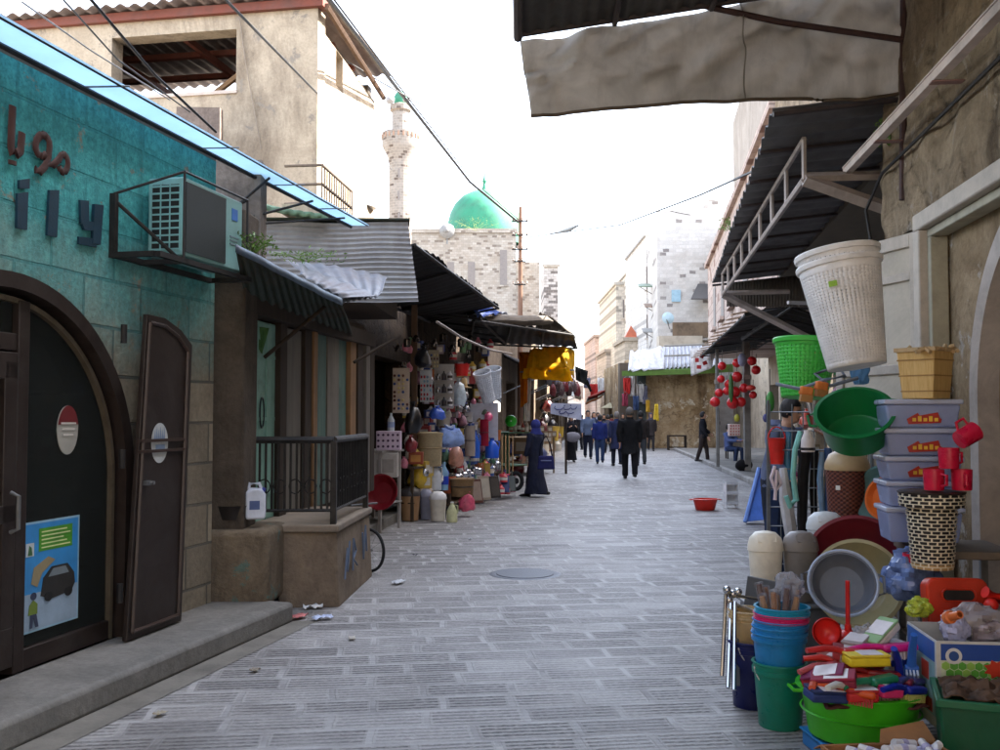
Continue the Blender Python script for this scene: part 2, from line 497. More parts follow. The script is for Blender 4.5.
# ------------------------------------------------------------------ paving
def paving():
    t = NT('paving'); v = t.mapping(t.coord(), rot=(0,0,R(-7)))
    w = t.n('ShaderNodeTexNoise'); w.inputs['Scale'].default_value = 1.6; w.inputs['Detail'].default_value = 4; t.l(v, w.inputs['Vector'])
    vm = t.n('ShaderNodeVectorMath', operation='MULTIPLY_ADD'); t.l(w.outputs['Color'], vm.inputs[0])
    vm.inputs[1].default_value = (.08,.035,0); t.l(v, vm.inputs[2])
    wv = vm.outputs[0]
    b = t.n('ShaderNodeTexBrick'); t.l(wv, b.inputs['Vector'])
    b.inputs['Scale'].default_value = 1; b.inputs['Brick Width'].default_value = .52; b.inputs['Row Height'].default_value = .255
    b.inputs['Mortar Size'].default_value = .021; b.inputs['Mortar Smooth'].default_value = .35; b.offset = .43; b.squash = .75; b.squash_frequency = 3
    b.inputs['Color1'].default_value = (0,0,0,1); b.inputs['Color2'].default_value = (1,1,1,1); b.inputs['Mortar'].default_value = (.5,.5,.5,1)
    sp = t.n('ShaderNodeSeparateXYZ'); t.l(wv, sp.inputs[0])
    # chiselled lines along each course, broken by chips
    ph = t.math('MULTIPLY', sp.outputs['Y'], 2*PI/.051)
    ph = t.math('ADD', ph, t.math('MULTIPLY', t.noise(v, 7, 4), 2.0))
    gr = t.math('POWER', t.math('ADD', t.math('MULTIPLY', t.math('SINE', ph), .5), .5), 1.1)
    pat = t.noise(v, .6, 5, .6)
    wear = t.noise(v, 2.6, 6, .7)
    chip = t.noise(v, 40, 5, .75)
    pit = t.noise(t.mapping(v, (1,2.4,1)), 26, 3, .6)
    amt = t.math('MULTIPLY', t.ramp(b.outputs['Color'], [(.04, (.5,)*3), (.3, (.9,)*3), (1, (1,)*3)]), t.ramp(pat, [(.38, (.35,)*3), (.5, (1,)*3)]))
    b2 = t.n('ShaderNodeTexBrick'); t.l(wv, b2.inputs['Vector'])
    b2.inputs['Scale'].default_value = 1; b2.inputs['Brick Width'].default_value = .52; b2.inputs['Row Height'].default_value = .255
    b2.inputs['Mortar Size'].default_value = .036; b2.inputs['Mortar Smooth'].default_value = .2; b2.offset = .43; b2.squash = .75; b2.squash_frequency = 3
    amt = t.math('MULTIPLY', amt, t.math('SUBTRACT', 1.0, t.math('MULTIPLY', b2.outputs['Fac'], .6)))
    gdark = t.math('MULTIPLY', t.math('MULTIPLY', gr, amt), t.ramp(pit, [(.34, (.15,)*3), (.55, (1,)*3)]))
    base = t.ramp(b.outputs['Color'], [(0, lin((172,169,167))), (.3, lin((166,163,161))), (.7, lin((160,157,155))), (1, lin((148,145,144)))])
    base = t.mix(.6, base, t.ramp(wear, [(.3, (.62,.62,.62,1)), (.7, (1.2,1.2,1.2,1))]), 'MULTIPLY')
    base = t.mix(.6, base, t.ramp(chip, [(.3, (.5,.5,.5,1)), (.66, (1.25,1.25,1.25,1))]), 'MULTIPLY')
    base = t.mix(t.math('MULTIPLY', gdark, 1.0), base, lin((30,28,29)))
    edge = t.noise(v, 2.3, 4, .6)
    jn = t.mix(t.ramp(edge, [(.42, (0,0,0,1)), (.66, (1,1,1,1))]), lin((180,178,178)), lin((104,102,102)))
    base = t.mix(t.math('MULTIPLY', b.outputs['Fac'], t.ramp(t.noise(v, 1.4, 4), [(.32, (.25,)*3), (.6, (.72,)*3)])), base, jn)
    grime = t.noise(v, .8, 7, .75, .8)
    base = t.mix(t.ramp(grime, [(.5, (0,0,0,1)), (.74, (.6,.6,.6,1))]), base, lin((92,86,82)))
    h = t.math('ADD', t.math('MULTIPLY', gdark, -1.0), t.math('MULTIPLY', chip, .45))
    h = t.math('ADD', h, t.math('MULTIPLY', b.outputs['Fac'], -.3))
    h = t.math('ADD', h, t.math('MULTIPLY', t.noise(v, 1.6, 3), 1.6))
    rr = t.ramp(wear, [(.3, (.46,)*3), (.7, (.68,)*3)])
    return t.bsdf(base, rr, 0, .5, t.bump(h, .6, .018))

ground = build('ground', MB().quad((-300,-60,-.012),(300,-60,-.012),(300,600,-.012),(-300,600,-.012)), M('dust', (150,140,126), .9, .2, .4, .2), smooth=0)
tag(ground, kind='structure')
street = build('street', MB().quad((-6,-3,0),(16,-3,0),(16,110,0),(-6,110,0)), paving(), smooth=0); tag(street, kind='structure')

STEP = plaster('step_stone', (112,110,106), (136,133,128), (74,70,64), .55, 1.3, .4, .75)
KERB = stonework('kerb_stone', (176,174,170), (146,144,140), (90,88,84), .8, .4, .012, 'yz', .35, rough=.7, stain=.5, staincol=(76,70,62))
# left step along the first shop, ending at the railed plinth
m = MB(); m.hexa([(-3.42,.2,-.01),(-3.27,.9,-.01),(-1.62,7.55,-.01),(-2.6,8.2,-.01)][::1], [(-3.42,.2,.15),(-3.27,.9,.15),(-1.62,7.55,.15),(-2.6,8.2,.15)])
m = MB()
f0, f1 = (-3.36,.6), (-1.60,7.62); b0, b1 = (-4.6,.6), (-2.45,7.9)
m.hexa([(f0[0],f0[1],-.01),(f1[0],f1[1],-.01),(b1[0],b1[1],-.01),(b0[0],b0[1],-.01)], [(f0[0],f0[1],.15),(f1[0],f1[1],.15),(b1[0],b1[1],.15),(b0[0],b0[1],.15)])
tag(build('pavement', m, STEP, bev=.03), kind='structure')
# drain strip of plain cement against the step
m = MB(); m.quad((-3.36,.6,.004),(-3.10,.6,.004),(-1.42,7.62,.004),(-1.60,7.62,.004))
tag(build('gutter_strip', m, M('gutter_cement', (120,116,108), .85, .25, 4, .4, 40, dirt=.4), smooth=0), kind='structure')
# low pavement in front of the left stalls and the right pavement with kerb
m = MB(); m.hexa([(-3.2,9.9,-.01),(-2.05,9.9,-.01),(-.3,26,-.01),(-1.6,26,-.01)], [(-3.2,9.9,.13),(-2.05,9.9,.13),(-.3,26,.13),(-1.6,26,.13)])
tag(build('pavement', m, STEP, bev=.012), kind='structure')
m = MB(); k0 = G(757,486); k1 = G(690,457)
dx = (k1.x-k0.x)/(k1.y-k0.y)
def kx(y): return k0.x + dx*(y-k0.y)
m.hexa([(kx(9)+.1,9,-.01),(kx(9)+4,9,-.01),(kx(44)+6,44,-.01),(kx(44)+.1,44,-.01)], [(kx(9)+.1,9,.116),(kx(9)+4,9,.116),(kx(44)+6,44,.116),(kx(44)+.1,44,.116)])
tag(build('pavement', m, STEP), kind='structure')
m = MB(); m.hexa([(kx(9)-.06,9,-.01),(kx(9)+.1,9,-.01),(kx(44)+.1,44,-.01),(kx(44)-.06,44,-.01)], [(kx(9)-.06,9,.12),(kx(9)+.1,9,.12),(kx(44)+.1,44,.12),(kx(44)-.06,44,.12)])
tag(build('kerb', m, KERB, bev=.02), kind='structure')
# worn iron cover in the paving
c = G(525,574)
wsolo('manhole_cover', 'round grey iron manhole cover set in the paving stones', 'manhole cover', MB().lathe([(0,.008),(.27,.008),(.285,.008),(.29,.002),(.34,.006),(.36,0)], 40, c), M('iron_cover', (92,94,100), .5, .2, 20, .5, 45, .5), c)
def mul3(c, k): return tuple(min(255, int(x*k)) for x in c)
# ================================================================== people
DW = woody('dark_wood', (44,36,30), (62,50,40), 10, .8)
def remeshed(name, mb, mats, parent, voxel=.016, wrinkle=0, wf=9, seed=0, post=None, colour=None):
    me = bpy.data.meshes.new('tmp'); me.from_pydata([tuple(p) for p in mb.v], [], mb.f)
    bm = bmesh.new(); bm.from_mesh(me); bmesh.ops.recalc_face_normals(bm, faces=bm.faces); bm.to_mesh(me); bm.free()
    o = bpy.data.objects.new('tmp', me); col.objects.link(o)
    md = o.modifiers.new('r','REMESH'); md.mode = 'VOXEL'; md.voxel_size = voxel
    ms_ = o.modifiers.new('s','SMOOTH'); ms_.iterations = 3; ms_.factor = .5
    dg = bpy.context.evaluated_depsgraph_get(); dg.update()
    me2 = bpy.data.meshes.new_from_object(o.evaluated_get(dg)); me2.name = name
    bpy.data.objects.remove(o); bpy.data.meshes.remove(me)
    if wrinkle:
        for v in me2.vertices:
            q = Vector((v.co.x*wf, v.co.y*wf, v.co.z*wf*.55+seed*3.7))
            v.co += v.normal*(wrinkle*(noise.noise(q)+.6*noise.noise(q*2.3)))
    me2.materials.clear()
    for m in (mats if isinstance(mats,(list,tuple)) else [mats]): me2.materials.append(m)
    if colour:
        for p in me2.polygons: p.material_index = colour(p.center)
    if post:
        for v in me2.vertices: v.co = post(v.co)
    me2.polygons.foreach_set('use_smooth', [True]*len(me2.polygons))
    r = bpy.data.objects.new(name, me2); col.objects.link(r); r.parent = parent
    return r

def fingers(m, wrist, elbow, side):
    """palm, four bent fingers and a thumb that continue the forearm"""
    d = (wrist-elbow).normalized(); u = Vector((0,-1,0)); u = (u-d*u.dot(d)).normalized(); w = d.cross(u)*side
    m.tube([wrist, wrist+d*.045, wrist+d*.095], [(.026,.018),(.042,.016),(.04,.013)], 10, ref=u)
    for k,L in enumerate((.072,.08,.075,.058)):
        b0 = wrist+d*.09+u*(.03-.02*k); b1 = b0+d*L*.5-w*.01; b2 = b1+d*L*.42-w*.026
        m.tube([b0-d*.02, b1, b2], [.010,.0092,.0075], 6)
    t0 = wrist+d*.03+u*.03; m.tube([t0, t0+d*.03+u*.03, t0+d*.065+u*.036-w*.01], [.014,.012,.009], 6)

SKIN = M('skin', (186,140,112), .6, .08, 8, .05)
def person(label, loc, heading, h=1.74, top=(40,40,46), legs=(36,36,42), hair=(30,26,24), kind='coat', hem=.55, stride=.0, female=False, scarf=None, bend=0, sit=False, armb=(0,0), armf=(0,0), head_turn=0, shoes=(28,26,26), voxel=.02, seed=0, face=True, build_w=1.0):
    root = thing('person', label, 'person', loc, (0,0,R(heading)))
    s = h/1.75; root.scale = (s*build_w, s*build_w, s)
    V = Vector
    J = {}
    for sd in (1,-1):
        st = stride*sd
        if sit:
            J['hip',sd]=V((.09*sd,0,.50)); J['knee',sd]=V((.13*sd,-.42,.50)); J['ank',sd]=V((.13*sd,-.40-.06*sd,.09))
        else:
            J['hip',sd]=V((.088*sd,0,.92)); J['knee',sd]=V((.095*sd,-st*.55-.02,.50)); J['ank',sd]=V((.09*sd,-st+ (.03 if st<0 else 0),.09+(.05 if st<0 else 0)))
    dz = -.42 if sit else 0
    arm = {1:armf, -1:armb}
    for sd in (1,-1):
        a, b = arm[sd]
        J['sho',sd]=V((.185*sd,0,1.41+dz)); sw = stride*.7*-sd
        up = V((.05*sd, -sw*.35-math.sin(R(a))*.27, -math.cos(R(a))*.27)); J['elb',sd]=J['sho',sd]+up
        lo = V((-.01*sd if b<40 else -.10*sd, -sw*.4-math.sin(R(a+b))*.25-.02, -math.cos(R(a+b))*.25)); J['wri',sd]=J['elb',sd]+lo
    H0 = V((0,-.02,1.63+dz))
    def post(co):
        if bend and co.z > .95:
            c = V((0,0,.95)); q = Matrix.Rotation(R(bend)*min(1,(co.z-.95)/.25), 3, 'X') @ (co-c); return q+c
        return co
    def hpost(co):
        q = Matrix.Rotation(R(head_turn), 3, 'Z') @ (co-V((0,0,0))); return post(q)
    # body: one continuous figure
    m = MB()
    ring = [((0,.0,.84),(.14,.10)),((0,0,.93),(.165,.115)),((0,0,1.08),(.135,.098)),((0,-.01,1.27),(.165,.115)),((0,0,1.39),(.165,.095)),((0,0,1.45),(.09,.07)),((0,-.005,1.53),(.05,.054)),((0,-.012,1.58),(.05,.055))]
    m.tube([(p[0],p[1],p[2]+dz) for p,_ in ring], [r for _,r in ring], 18)
    for sd in (1,-1):
        m.tube([J['hip',sd]+V((0,0,.03)), J['hip',sd].lerp(J['knee',sd],.5), J['knee',sd], J['knee',sd].lerp(J['ank',sd],.35), J['ank',sd]], [.088,.076,.056,.055,.04], 12)
        m.tube([J['ank',sd]+V((0,.05,-.04)), J['ank',sd]+V((0,-.06,-.045)), J['ank',sd]+V((0,-.16,-.06))], [(.038,.04),(.042,.035),(.036,.022)], 10)
        m.tube([V((.10*sd,0,1.41+dz)), J['sho',sd], J['sho',sd].lerp(J['elb',sd],.5), J['elb',sd], J['elb',sd].lerp(J['wri',sd],.35), J['wri',sd]], [.06,.062,.05,.042,.042,.028], 12)
        fingers(m, J['wri',sd], J['elb',sd], sd)
    hs = len(m.v)
    m.ball(H0, (.074,.094,.118), 20); m.ball(H0+V((0,-.03,-.06)), (.056,.064,.055), 16)
    m.tube([H0+V((0,-.088,.02)), H0+V((0,-.108,-.018)), H0+V((0,-.09,-.03))], [.012,.017,.012], 8)
    for sd in (1,-1): m.ball(H0+V((.076*sd,.008,-.005)), (.012,.024,.034), 8)
    if head_turn:
        q = Matrix.Rotation(R(head_turn),3,'Z')
        for i in range(hs, len(m.v)): m.v[i] = q @ m.v[i]
    zsk = 1.47+dz
    wr = [(J['wri',1],J['elb',1]),(J['wri',-1],J['elb',-1])]
    def colr(c):
        if c.z > zsk: return 0
        for w_,e_ in wr:
            if (c-w_).dot((w_-e_).normalized()) > -.01 and (c-w_).length < .24: return 0
        if c.z < .1 : return 3
        return 1 if c.z > .9+dz else 2
    body = remeshed('body', m, [SKIN, CL(top), CL(legs), P(shoes)], root, voxel*.7, post=post, colour=colr)
    # clothing
    if kind in ('coat','jacket','robe'):
        m = MB()
        z0 = .08 if kind=='robe' else hem
        infl = .028
        rr = []
        if not sit:
            if z0 < .8:
                fl = 1.25 if kind=='robe' else 1.1
                rr += [((0,0,z0),(.18*fl,.15*fl+abs(stride)*.35)),((0,0,(z0+.88)/2),(.185,.145+abs(stride)*.12))]
            rr += [((0,0,max(.86,z0)),(.185,.14)),((0,0,1.0),(.17,.13)),((0,0,1.12),(.165,.128)),((0,-.01,1.27),(.185,.14)),((0,0,1.38),(.185,.118)),((0,0,1.44),(.125,.095)),((0,0,1.485),(.075,.075)),((0,0,1.50),(.06,.06))]
        else:
            rr += [((0,0,.86),(.185,.14)),((0,0,1.0),(.17,.13)),((0,-.01,1.27),(.185,.14)),((0,0,1.38),(.185,.118)),((0,0,1.44),(.125,.095)),((0,0,1.49),(.072,.072))]
        m.tube([(p[0],p[1],p[2]+dz) for p,_ in rr], [r for _,r in rr], 22)
        for sd in (1,-1):
            m.tube([V((.08*sd,0,1.40+dz)), J['sho',sd]+V((.005*sd,0,0)), J['sho',sd].lerp(J['elb',sd],.5), J['elb',sd], J['elb',sd].lerp(J['wri',sd],.5), J['wri',sd].lerp(J['elb',sd],.06)], [.072,.083,.07,.064,.058,.048], 14)
        remeshed(kind, m, CL(top), root, voxel, .012, 9, seed, post)
        if kind != 'robe' and not sit: build('collar', MB().lathe([(.066,1.46+dz),(.084,1.475+dz),(.078,1.525+dz),(.066,1.52+dz)],20).xf(Matrix.Identity(4)), CL(mul3(top,1.15)), root)
    m = MB()
    for sd in (1,-1): m.tube([J['hip',sd]+V((-.01*sd,0,.02)), J['hip',sd].lerp(J['knee',sd],.5), J['knee',sd], J['knee',sd].lerp(J['ank',sd],.5), J['ank',sd]+V((0,0,-.02))], [.104,.093,.076,.069,.064], 14)
    m.tube([(0,0,.84+dz),(0,0,.96+dz),(0,0,1.02+dz)], [(.16,.115),(.172,.125),(.155,.115)], 16)
    if kind != 'robe': remeshed('trousers', m, CL(legs), root, voxel, .008, 10, seed+3, None if not bend else (lambda c: c))
    for sd in (1,-1):
        m = MB(); a = J['ank',sd]; m.tube([a+V((0,.075,-.05)), a+V((0,.02,-.04)), a+V((0,-.07,-.05)), a+V((0,-.15,-.062)), a+V((0,-.185,-.068))], [(.034,.034),(.044,.046),(.045,.036),(.04,.026),(.02,.016)], 12); build('shoe', m, P(shoes,.5), root, smooth=60)
    # head: eyes, mouth, hair or scarf
    rt_ = Matrix.Rotation(R(head_turn),3,'Z')
    if face:
        for sd in (1,-1):
            m = MB(); m.ball(H0+V((.031*sd,-.083,.008)), (.013,.008,.007), 8); m.tube([H0+V((.014*sd,-.092,.03)), H0+V((.033*sd,-.090,.035)), H0+V((.05*sd,-.078,.029))], .0045, 5)
            m.v = [post(rt_ @ p) for p in m.v]; build('eye', m, P((34,26,24)), root)
        m = MB(); m.ball(H0+V((0,-.087,-.062)), (.024,.008,.007), 8); m.v = [post(rt_ @ p) for p in m.v]; build('mouth', m, P((140,76,70)), root)
    if scarf:
        m = MB(); m.ball(H0+V((0,.012,.012)), (.094,.108,.126), 22); m.tube([H0+V((0,.03,-.06)), H0+V((0,.02,-.13)), H0+V((0,.02,-.2))], [(.09,.09),(.10,.09),(.155,.11)], 18)
        # open the face
        keep = []
        for f in m.f:
            c = sum((m.v[i] for i in f), V())/len(f)-H0
            keep.append(not (c.y < -.062 and abs(c.x) < .058 and -.10 < c.z < .062))
        m.f = [f for f,k in zip(m.f,keep) if k]; m.m = [0]*len(m.f)
        m.v = [post(rt_ @ p) for p in m.v]; m.jitter(.006, 14, seed); build('headscarf', m, CL(scarf), root, smooth=70, solid=.008)
    else:
        m = MB(); m.ball(H0+V((0,.014,.018)), (.083,.099,.118), 22)
        keep = []
        for f in m.f:
            c = sum((m.v[i] for i in f), V())/len(f)-H0
            keep.append(not (c.y < -.045 and c.z < .062) and not (c.z < -.06) and not (c.y < .0 and c.z < -.02))
        m.f = [f for f,k in zip(m.f,keep) if k]; m.m = [0]*len(m.f)
        m.v = [post(rt_ @ p) for p in m.v]; m.jitter(.007, 30, seed); build('hair', m, M('hair_%d_%d_%d'%hair,hair,.7,.3,40,.5,120), root, smooth=70, solid=.012)
    root['J'] = 0; del root['J']
    return root

w1 = person('woman in a long dark navy coat and blue headscarf walking past the stall', G(536,497), -128, 1.50, (34,38,56), (26,26,34), kind='robe', stride=.16, scarf=(52,58,122), head_turn=-20, armf=(12,14), armb=(5,40), seed=1, voxel=.016, build_w=1.12)
# her bag
bg1 = thing('shoulder_bag', 'navy shoulder bag with a pale stripe carried by the woman in navy', 'bag', A(546,462,18.45))
build('body', MB().hexa([(-.17,-.06,-.14),(.17,-.06,-.14),(.17,.06,-.14),(-.17,.06,-.14)],[(-.14,-.035,.12),(.14,-.035,.12),(.14,.035,.12),(-.14,.035,.12)]), CL((36,38,84)), bg1, bev=.035, seg=3); build('stripe', MB().box((0,-.056,.03),(.2,.012,.02)), CL((120,124,160)), bg1)
build('strap', MB().tube([(-.12,0,.1),(-.1,-.02,.34),(.0,.0,.5),(.08,.05,.34),(.12,.02,.1)],.014,6), CL((24,24,40)), bg1)
m2 = person('man in a knee length black coat walking away up the street', G(630,479), 178, 1.78, (22,22,24), (24,24,28), hair=(92,86,80), kind='coat', hem=.62, stride=.14, seed=2, voxel=.016, build_w=1.12)
person('woman in black robe and dark headscarf facing the camera', G(571,462), 8, 1.60, (26,26,30), (24,24,28), kind='robe', scarf=(44,42,50), stride=.05, armf=(30,90), armb=(30,90), seed=3)
b3 = solo('handbag', 'pale grey bag held at the chest of the woman in black', 'bag', MB().ball((0,0,0),(.26,.1,.17),16).jitter(.04,5), CL((130,126,132)), A(572,437,32.6))
person('man in a pale blue jacket and dark jeans facing the camera', G(588,459), 0, 1.76, (96,108,132), (30,34,50), kind='jacket', hem=.86, stride=.08, armf=(20,60), armb=(10,20), seed=4)
person('person in a bright blue jacket and jeans walking away', G(600,464), 175, 1.60, (34,46,104), (46,62,96), kind='jacket', hem=.84, stride=.06, hair=(40,34,32), seed=5)
person('person in a navy knee coat beside the man in black', G(617,466), 190, 1.70, (40,46,76), (30,32,44), kind='coat', hem=.55, stride=.1, hair=(120,112,106), seed=6)
person('man in a dark brown jacket right of the man in black', G(641,466), 182, 1.72, (44,38,36), (60,62,64), kind='jacket', hem=.8, stride=.1, seed=7)
person('man in a black jacket and brown trousers standing by the low bench', G(703,463), 70, 1.70, (28,28,34), (56,46,42), kind='jacket', hem=.82, stride=.16, armf=(20,30), armb=(6,10), seed=8)
sm = person('man in a blue jacket seated by the red goods', G(729,464), 40, 1.72, (92,106,150), (50,62,92), kind='jacket', sit=True, armf=(40,50), armb=(40,50), seed=9)
stl = thing('stool', 'low wooden stool under the seated man', 'stool', G(731,462)); build('seat', MB().bx(-.17,.17,-.17,.17,.36,.40), DW, stl, bev=.01)
for sx in (-.14,.14):
    for sy in (-.14,.14): build('leg', MB().bx(sx-.02,sx+.02,sy-.02,sy+.02,0,.36), DW, stl)
sp2 = A(781,600,9.7)
person('dark haired seller in a grey blue jacket leaning behind the wire rack', (sp2.x-.02, 9.75, .02), 38, 1.76, (96,104,128), (40,44,56), kind='jacket', hem=.8, bend=14, armf=(30,40), armb=(20,30), head_turn=14, seed=10, voxel=.016)
CW = [(593,441,(58,62,84),(30,34,48),'man in a slate jacket in the far crowd'),(607,443,(70,96,150),(40,44,60),'person in a mid blue coat in the far crowd'),(613,440,(30,34,52),(28,30,40),'person in a dark navy top deep in the far crowd'),(622,441,(84,76,76),(40,40,46),'person in a taupe coat near the parasol'),(648,443,(26,24,26),(34,32,34),'person in black reaching up beside the kiosk counter'),(582,440,(96,52,60),(40,36,40),'person in a maroon top by the far left stalls'),(600,437,(126,126,134),(60,60,66),'person in a light grey jacket deep in the far crowd'),(634,440,(50,50,60),(44,44,50),'person in a charcoal coat before the kiosk'),(579,451,(30,30,36),(30,30,34),'person in a black coat by the sign board post'),(594,452,(36,44,70),(36,40,54),'person in a navy top between the two blue jackets'),(608,453,(70,70,84),(40,42,50),'person in a dull grey coat left of the navy coat'),(612,447,(120,60,60),(40,36,40),'person in a brick red top far behind the navy coat'),(623,449,(30,32,40),(30,30,36),'person in a dark coat behind the man in black'),(651,451,(50,44,44),(50,48,50),'person in a brown top by the kiosk corner post'),(598,446,(150,150,160),(60,60,70),'person in a pale shirt in the far crowd'),(618,444,(60,80,130),(40,44,60),'person in a denim blue top in the far crowd'),(604,449,(26,26,34),(26,26,32),'person in a long black coat in the mid crowd')]
for k,(px_,py_,t1,l1,lab) in enumerate(CW):
    person(lab, G(px_,py_), rng.choice((0,180,170,10,200)), 1.6+.03*(k%5), t1, l1, kind='coat' if k%2 else 'jacket', hem=.7, stride=.1, seed=20+k, voxel=.034, scarf=(70,66,80) if k in (1,3,8,13) else None, face=False)
# ================================================================== first shop on the left
A1 = math.atan2(1, .22)
F1 = Frame((-2.55+.22*(3-6.2), 3.0), A1)
BROWN = M('brown_paint_metal', (40,29,25), .5, .2, 8, .1, 50, .1, dirt=.2)
DARKIRON = M('dark_iron', (40,38,38), .6, .25, 12, .2, 60, .4, dirt=.2)
GREYMETAL = M('grey_metal', (120,122,124), .45, .15, 10, .05, 60, .5)
TEALSTONE = stonework('teal_stone', (168,156,136), (136,126,110), (104,100,92), .62, .31, .012, 'xz', .9, stain=.45, staincol=(72,66,56), paint=((80,172,174), 1.8, 2.8), jag=.25)
INNER = M('shop_inner', (156,142,120), .85, .2, 2, .1)
SHELFW = M('shelf_wood', (150,140,124), .6, .2, 6, .1)
shop = thing('phone_shop', 'teal painted stone shop with an arched brown glass front', 'shop', F1.o, (0,0,A1))
ac_s, ac_r = 2.406, 1.18
wm = wall_mb(4.71, 3.6, [(ac_s-ac_r, ac_s+ac_r, .15, 1.2, 1.0)], .38, -2.4, 0)
build('wall', wm, TEALSTONE, shop, smooth=0)
m = MB(); m.bx(-2.4, 4.71, 2.6, 2.75, 0, 3.6); m.bx(-2.4,-2.25,.38,2.6,0,3.6); m.bx(4.5,4.71,.38,2.6,0,3.6)
build('back_wall', m, INNER, shop, smooth=0)
m = MB(); m.bx(-2.4, 4.71, .0, 2.75, 3.602, 3.64); build('roof', m, M('flat_roof', (110,104,98), .9, .2, 2, .3), shop, smooth=0)
m = MB(); m.bx(-2.2, 4.5, .3, 2.6, .1, .17); build('floor', m, M('shop_floor', (110,100,88), .5), shop, smooth=0)
# arch frame
def arch_band(r0, r1, y0, y1, zb, zs=1.2, cx=ac_s, n=36):
    m = MB(); pts = [(cx+math.cos(PI*i/n), math.sin(PI*i/n)) for i in range(n+1)]
    for i in range(n):
        a0, a1 = PI*i/n, PI*(i+1)/n
        q = lambda r, a, y: (cx+r*math.cos(a), y, zs+r*math.sin(a))
        m.hexa([q(r0,a0,y0),q(r0,a1,y0),q(r0,a1,y1),q(r0,a0,y1)], [q(r1,a0,y0),q(r1,a1,y0),q(r1,a1,y1),q(r1,a0,y1)])
    for sgn in (-1, 1):
        m.bx(cx+sgn*r0, cx+sgn*r1, y0, y1, zb, zs)
    return m
fr = build('door_frame', arch_band(1.105, 1.195, -.04, .13, .15), BROWN, shop)
build('inner_frame', arch_band(1.04, 1.07, .02, .10, .15), M('worn_alu', (116,104,88), .4, .2, 10, .1, 60, .5), fr)
m = MB(); mx0 = F1.loc(24, 450)[0]
m.bx(mx0-.045, mx0+.045, .01, .11, .15, 2.25); m.bx(ac_s-1.03, mx0-.045, .02, .1, 1.96, 2.06); m.bx(mx0+.045, ac_s+1.03, .02, .1, .15, .27)
build('mullion', m, BROWN, fr, bev=.006)
poly = [(ac_s-1.05, .25)] + [(ac_s+1.05*math.cos(PI-PI*i/30), 1.2+1.05*math.sin(PI-PI*i/30)) for i in range(31)] + [(ac_s+1.05, .25)]
build('glass', MB().prism(poly, .055, .063), glassy('shop_glass', (120,126,124), .10, .03), shop, smooth=0)
m = MB(); m.bx(ac_s-1.0, mx0-.06, .0, .05, .2, .42); m.bx(ac_s-1.0, mx0-.06, 0, .05, 1.0, 1.1); m.bx(mx0-.16, mx0-.06, 0, .05, .42, 1.9); m.bx(ac_s-1.0, mx0-.06, 0, .05, 1.8, 1.95)
dl = build('door', m, BROWN, shop, bev=.005)
build('handle', MB().tube([(mx0-.11,-.01,.95),(mx0-.11,-.06,.97),(mx0-.11,-.06,1.15),(mx0-.11,-.01,1.17)], .012), GREYMETAL, dl)
# display shelves behind the glass with phone boxes
sh = thing('display_rack', 'dim shelf rack standing behind the arched shop window', 'shelf', F1.w(2.95, .12, .17), (0,0,A1))
for k in range(4):
    build('shelf', MB().bx(-.45,.55,0,.32,.42+k*.38,.44+k*.38), SHELFW, sh)
for sx in (-.45, .53): build('upright', MB().bx(sx,sx+.02,0,.3,0,1.62), SHELFW, sh)
bxc = [((120,150,120),'green and white'),((60,66,74),'dark grey'),((180,184,186),'pale grey'),((70,90,120),'dull blue'),((150,60,60),'dull red'),((190,180,150),'cream')]
spots = [(-.3,.44,.16,.2,2,'on the lowest shelf'),(.25,.44,.2,.15,3,'on the lowest shelf'),(-.3,.82,.22,.18,1,'on the second shelf'),(.2,.82,.18,.22,5,'on the second shelf'),(-.32,1.2,.2,.2,1,'on the third shelf'),(.05,1.2,.16,.14,4,'on the third shelf'),(-.3,1.58,.12,.16,0,'on the top shelf')]
for i,(x,z,w_,h_,ci,where) in enumerate(spots):
    b = thing('phone_box', '%s phone box standing %s behind the shop window' % (bxc[ci][1], where), 'box', F1.w(2.95+x, .17, .17+z), (0,0,A1), 'phone boxes in the window')
    build('carton', MB().bx(-w_/2,w_/2,0,.1,0.001,h_), P(bxc[ci][0]), b, bev=.004)
    build('front_label', MB().bx(-w_*.3,w_*.3,-.002,0,h_*.25,h_*.75), P((200,200,196)), b)
# heart-bottom tag hanging on the glass
x, z = F1.loc(68, 430, -.045)
hs = thing('hanging_sign', 'maroon and white rounded sign hung inside the shop glass', 'sign', F1.w(x,.045,z), (0,0,A1))
m = MB(); pts = [(.1*math.cos(a)*(1 if math.sin(a)>0 else .96), .15*math.sin(a)) for a in [2*PI*i/28 for i in range(28)]]
build('plate', MB().prism([(a,b) for a,b in pts], 0, .006), P((168,166,158)), hs, smooth=0)
m = MB(); m.prism([(a*.96,b) for a,b in pts if b>.02]+[], -.003, 0); build('maroon_band', m, P((112,40,44)), hs, smooth=0)
m = MB()
for k in range(3): m.bx(-.07+k*.01,.07-k*.012,-.005,-.003,.035-k*.035,.047-k*.035)
build('lettering', m, P((214,208,200)), hs)
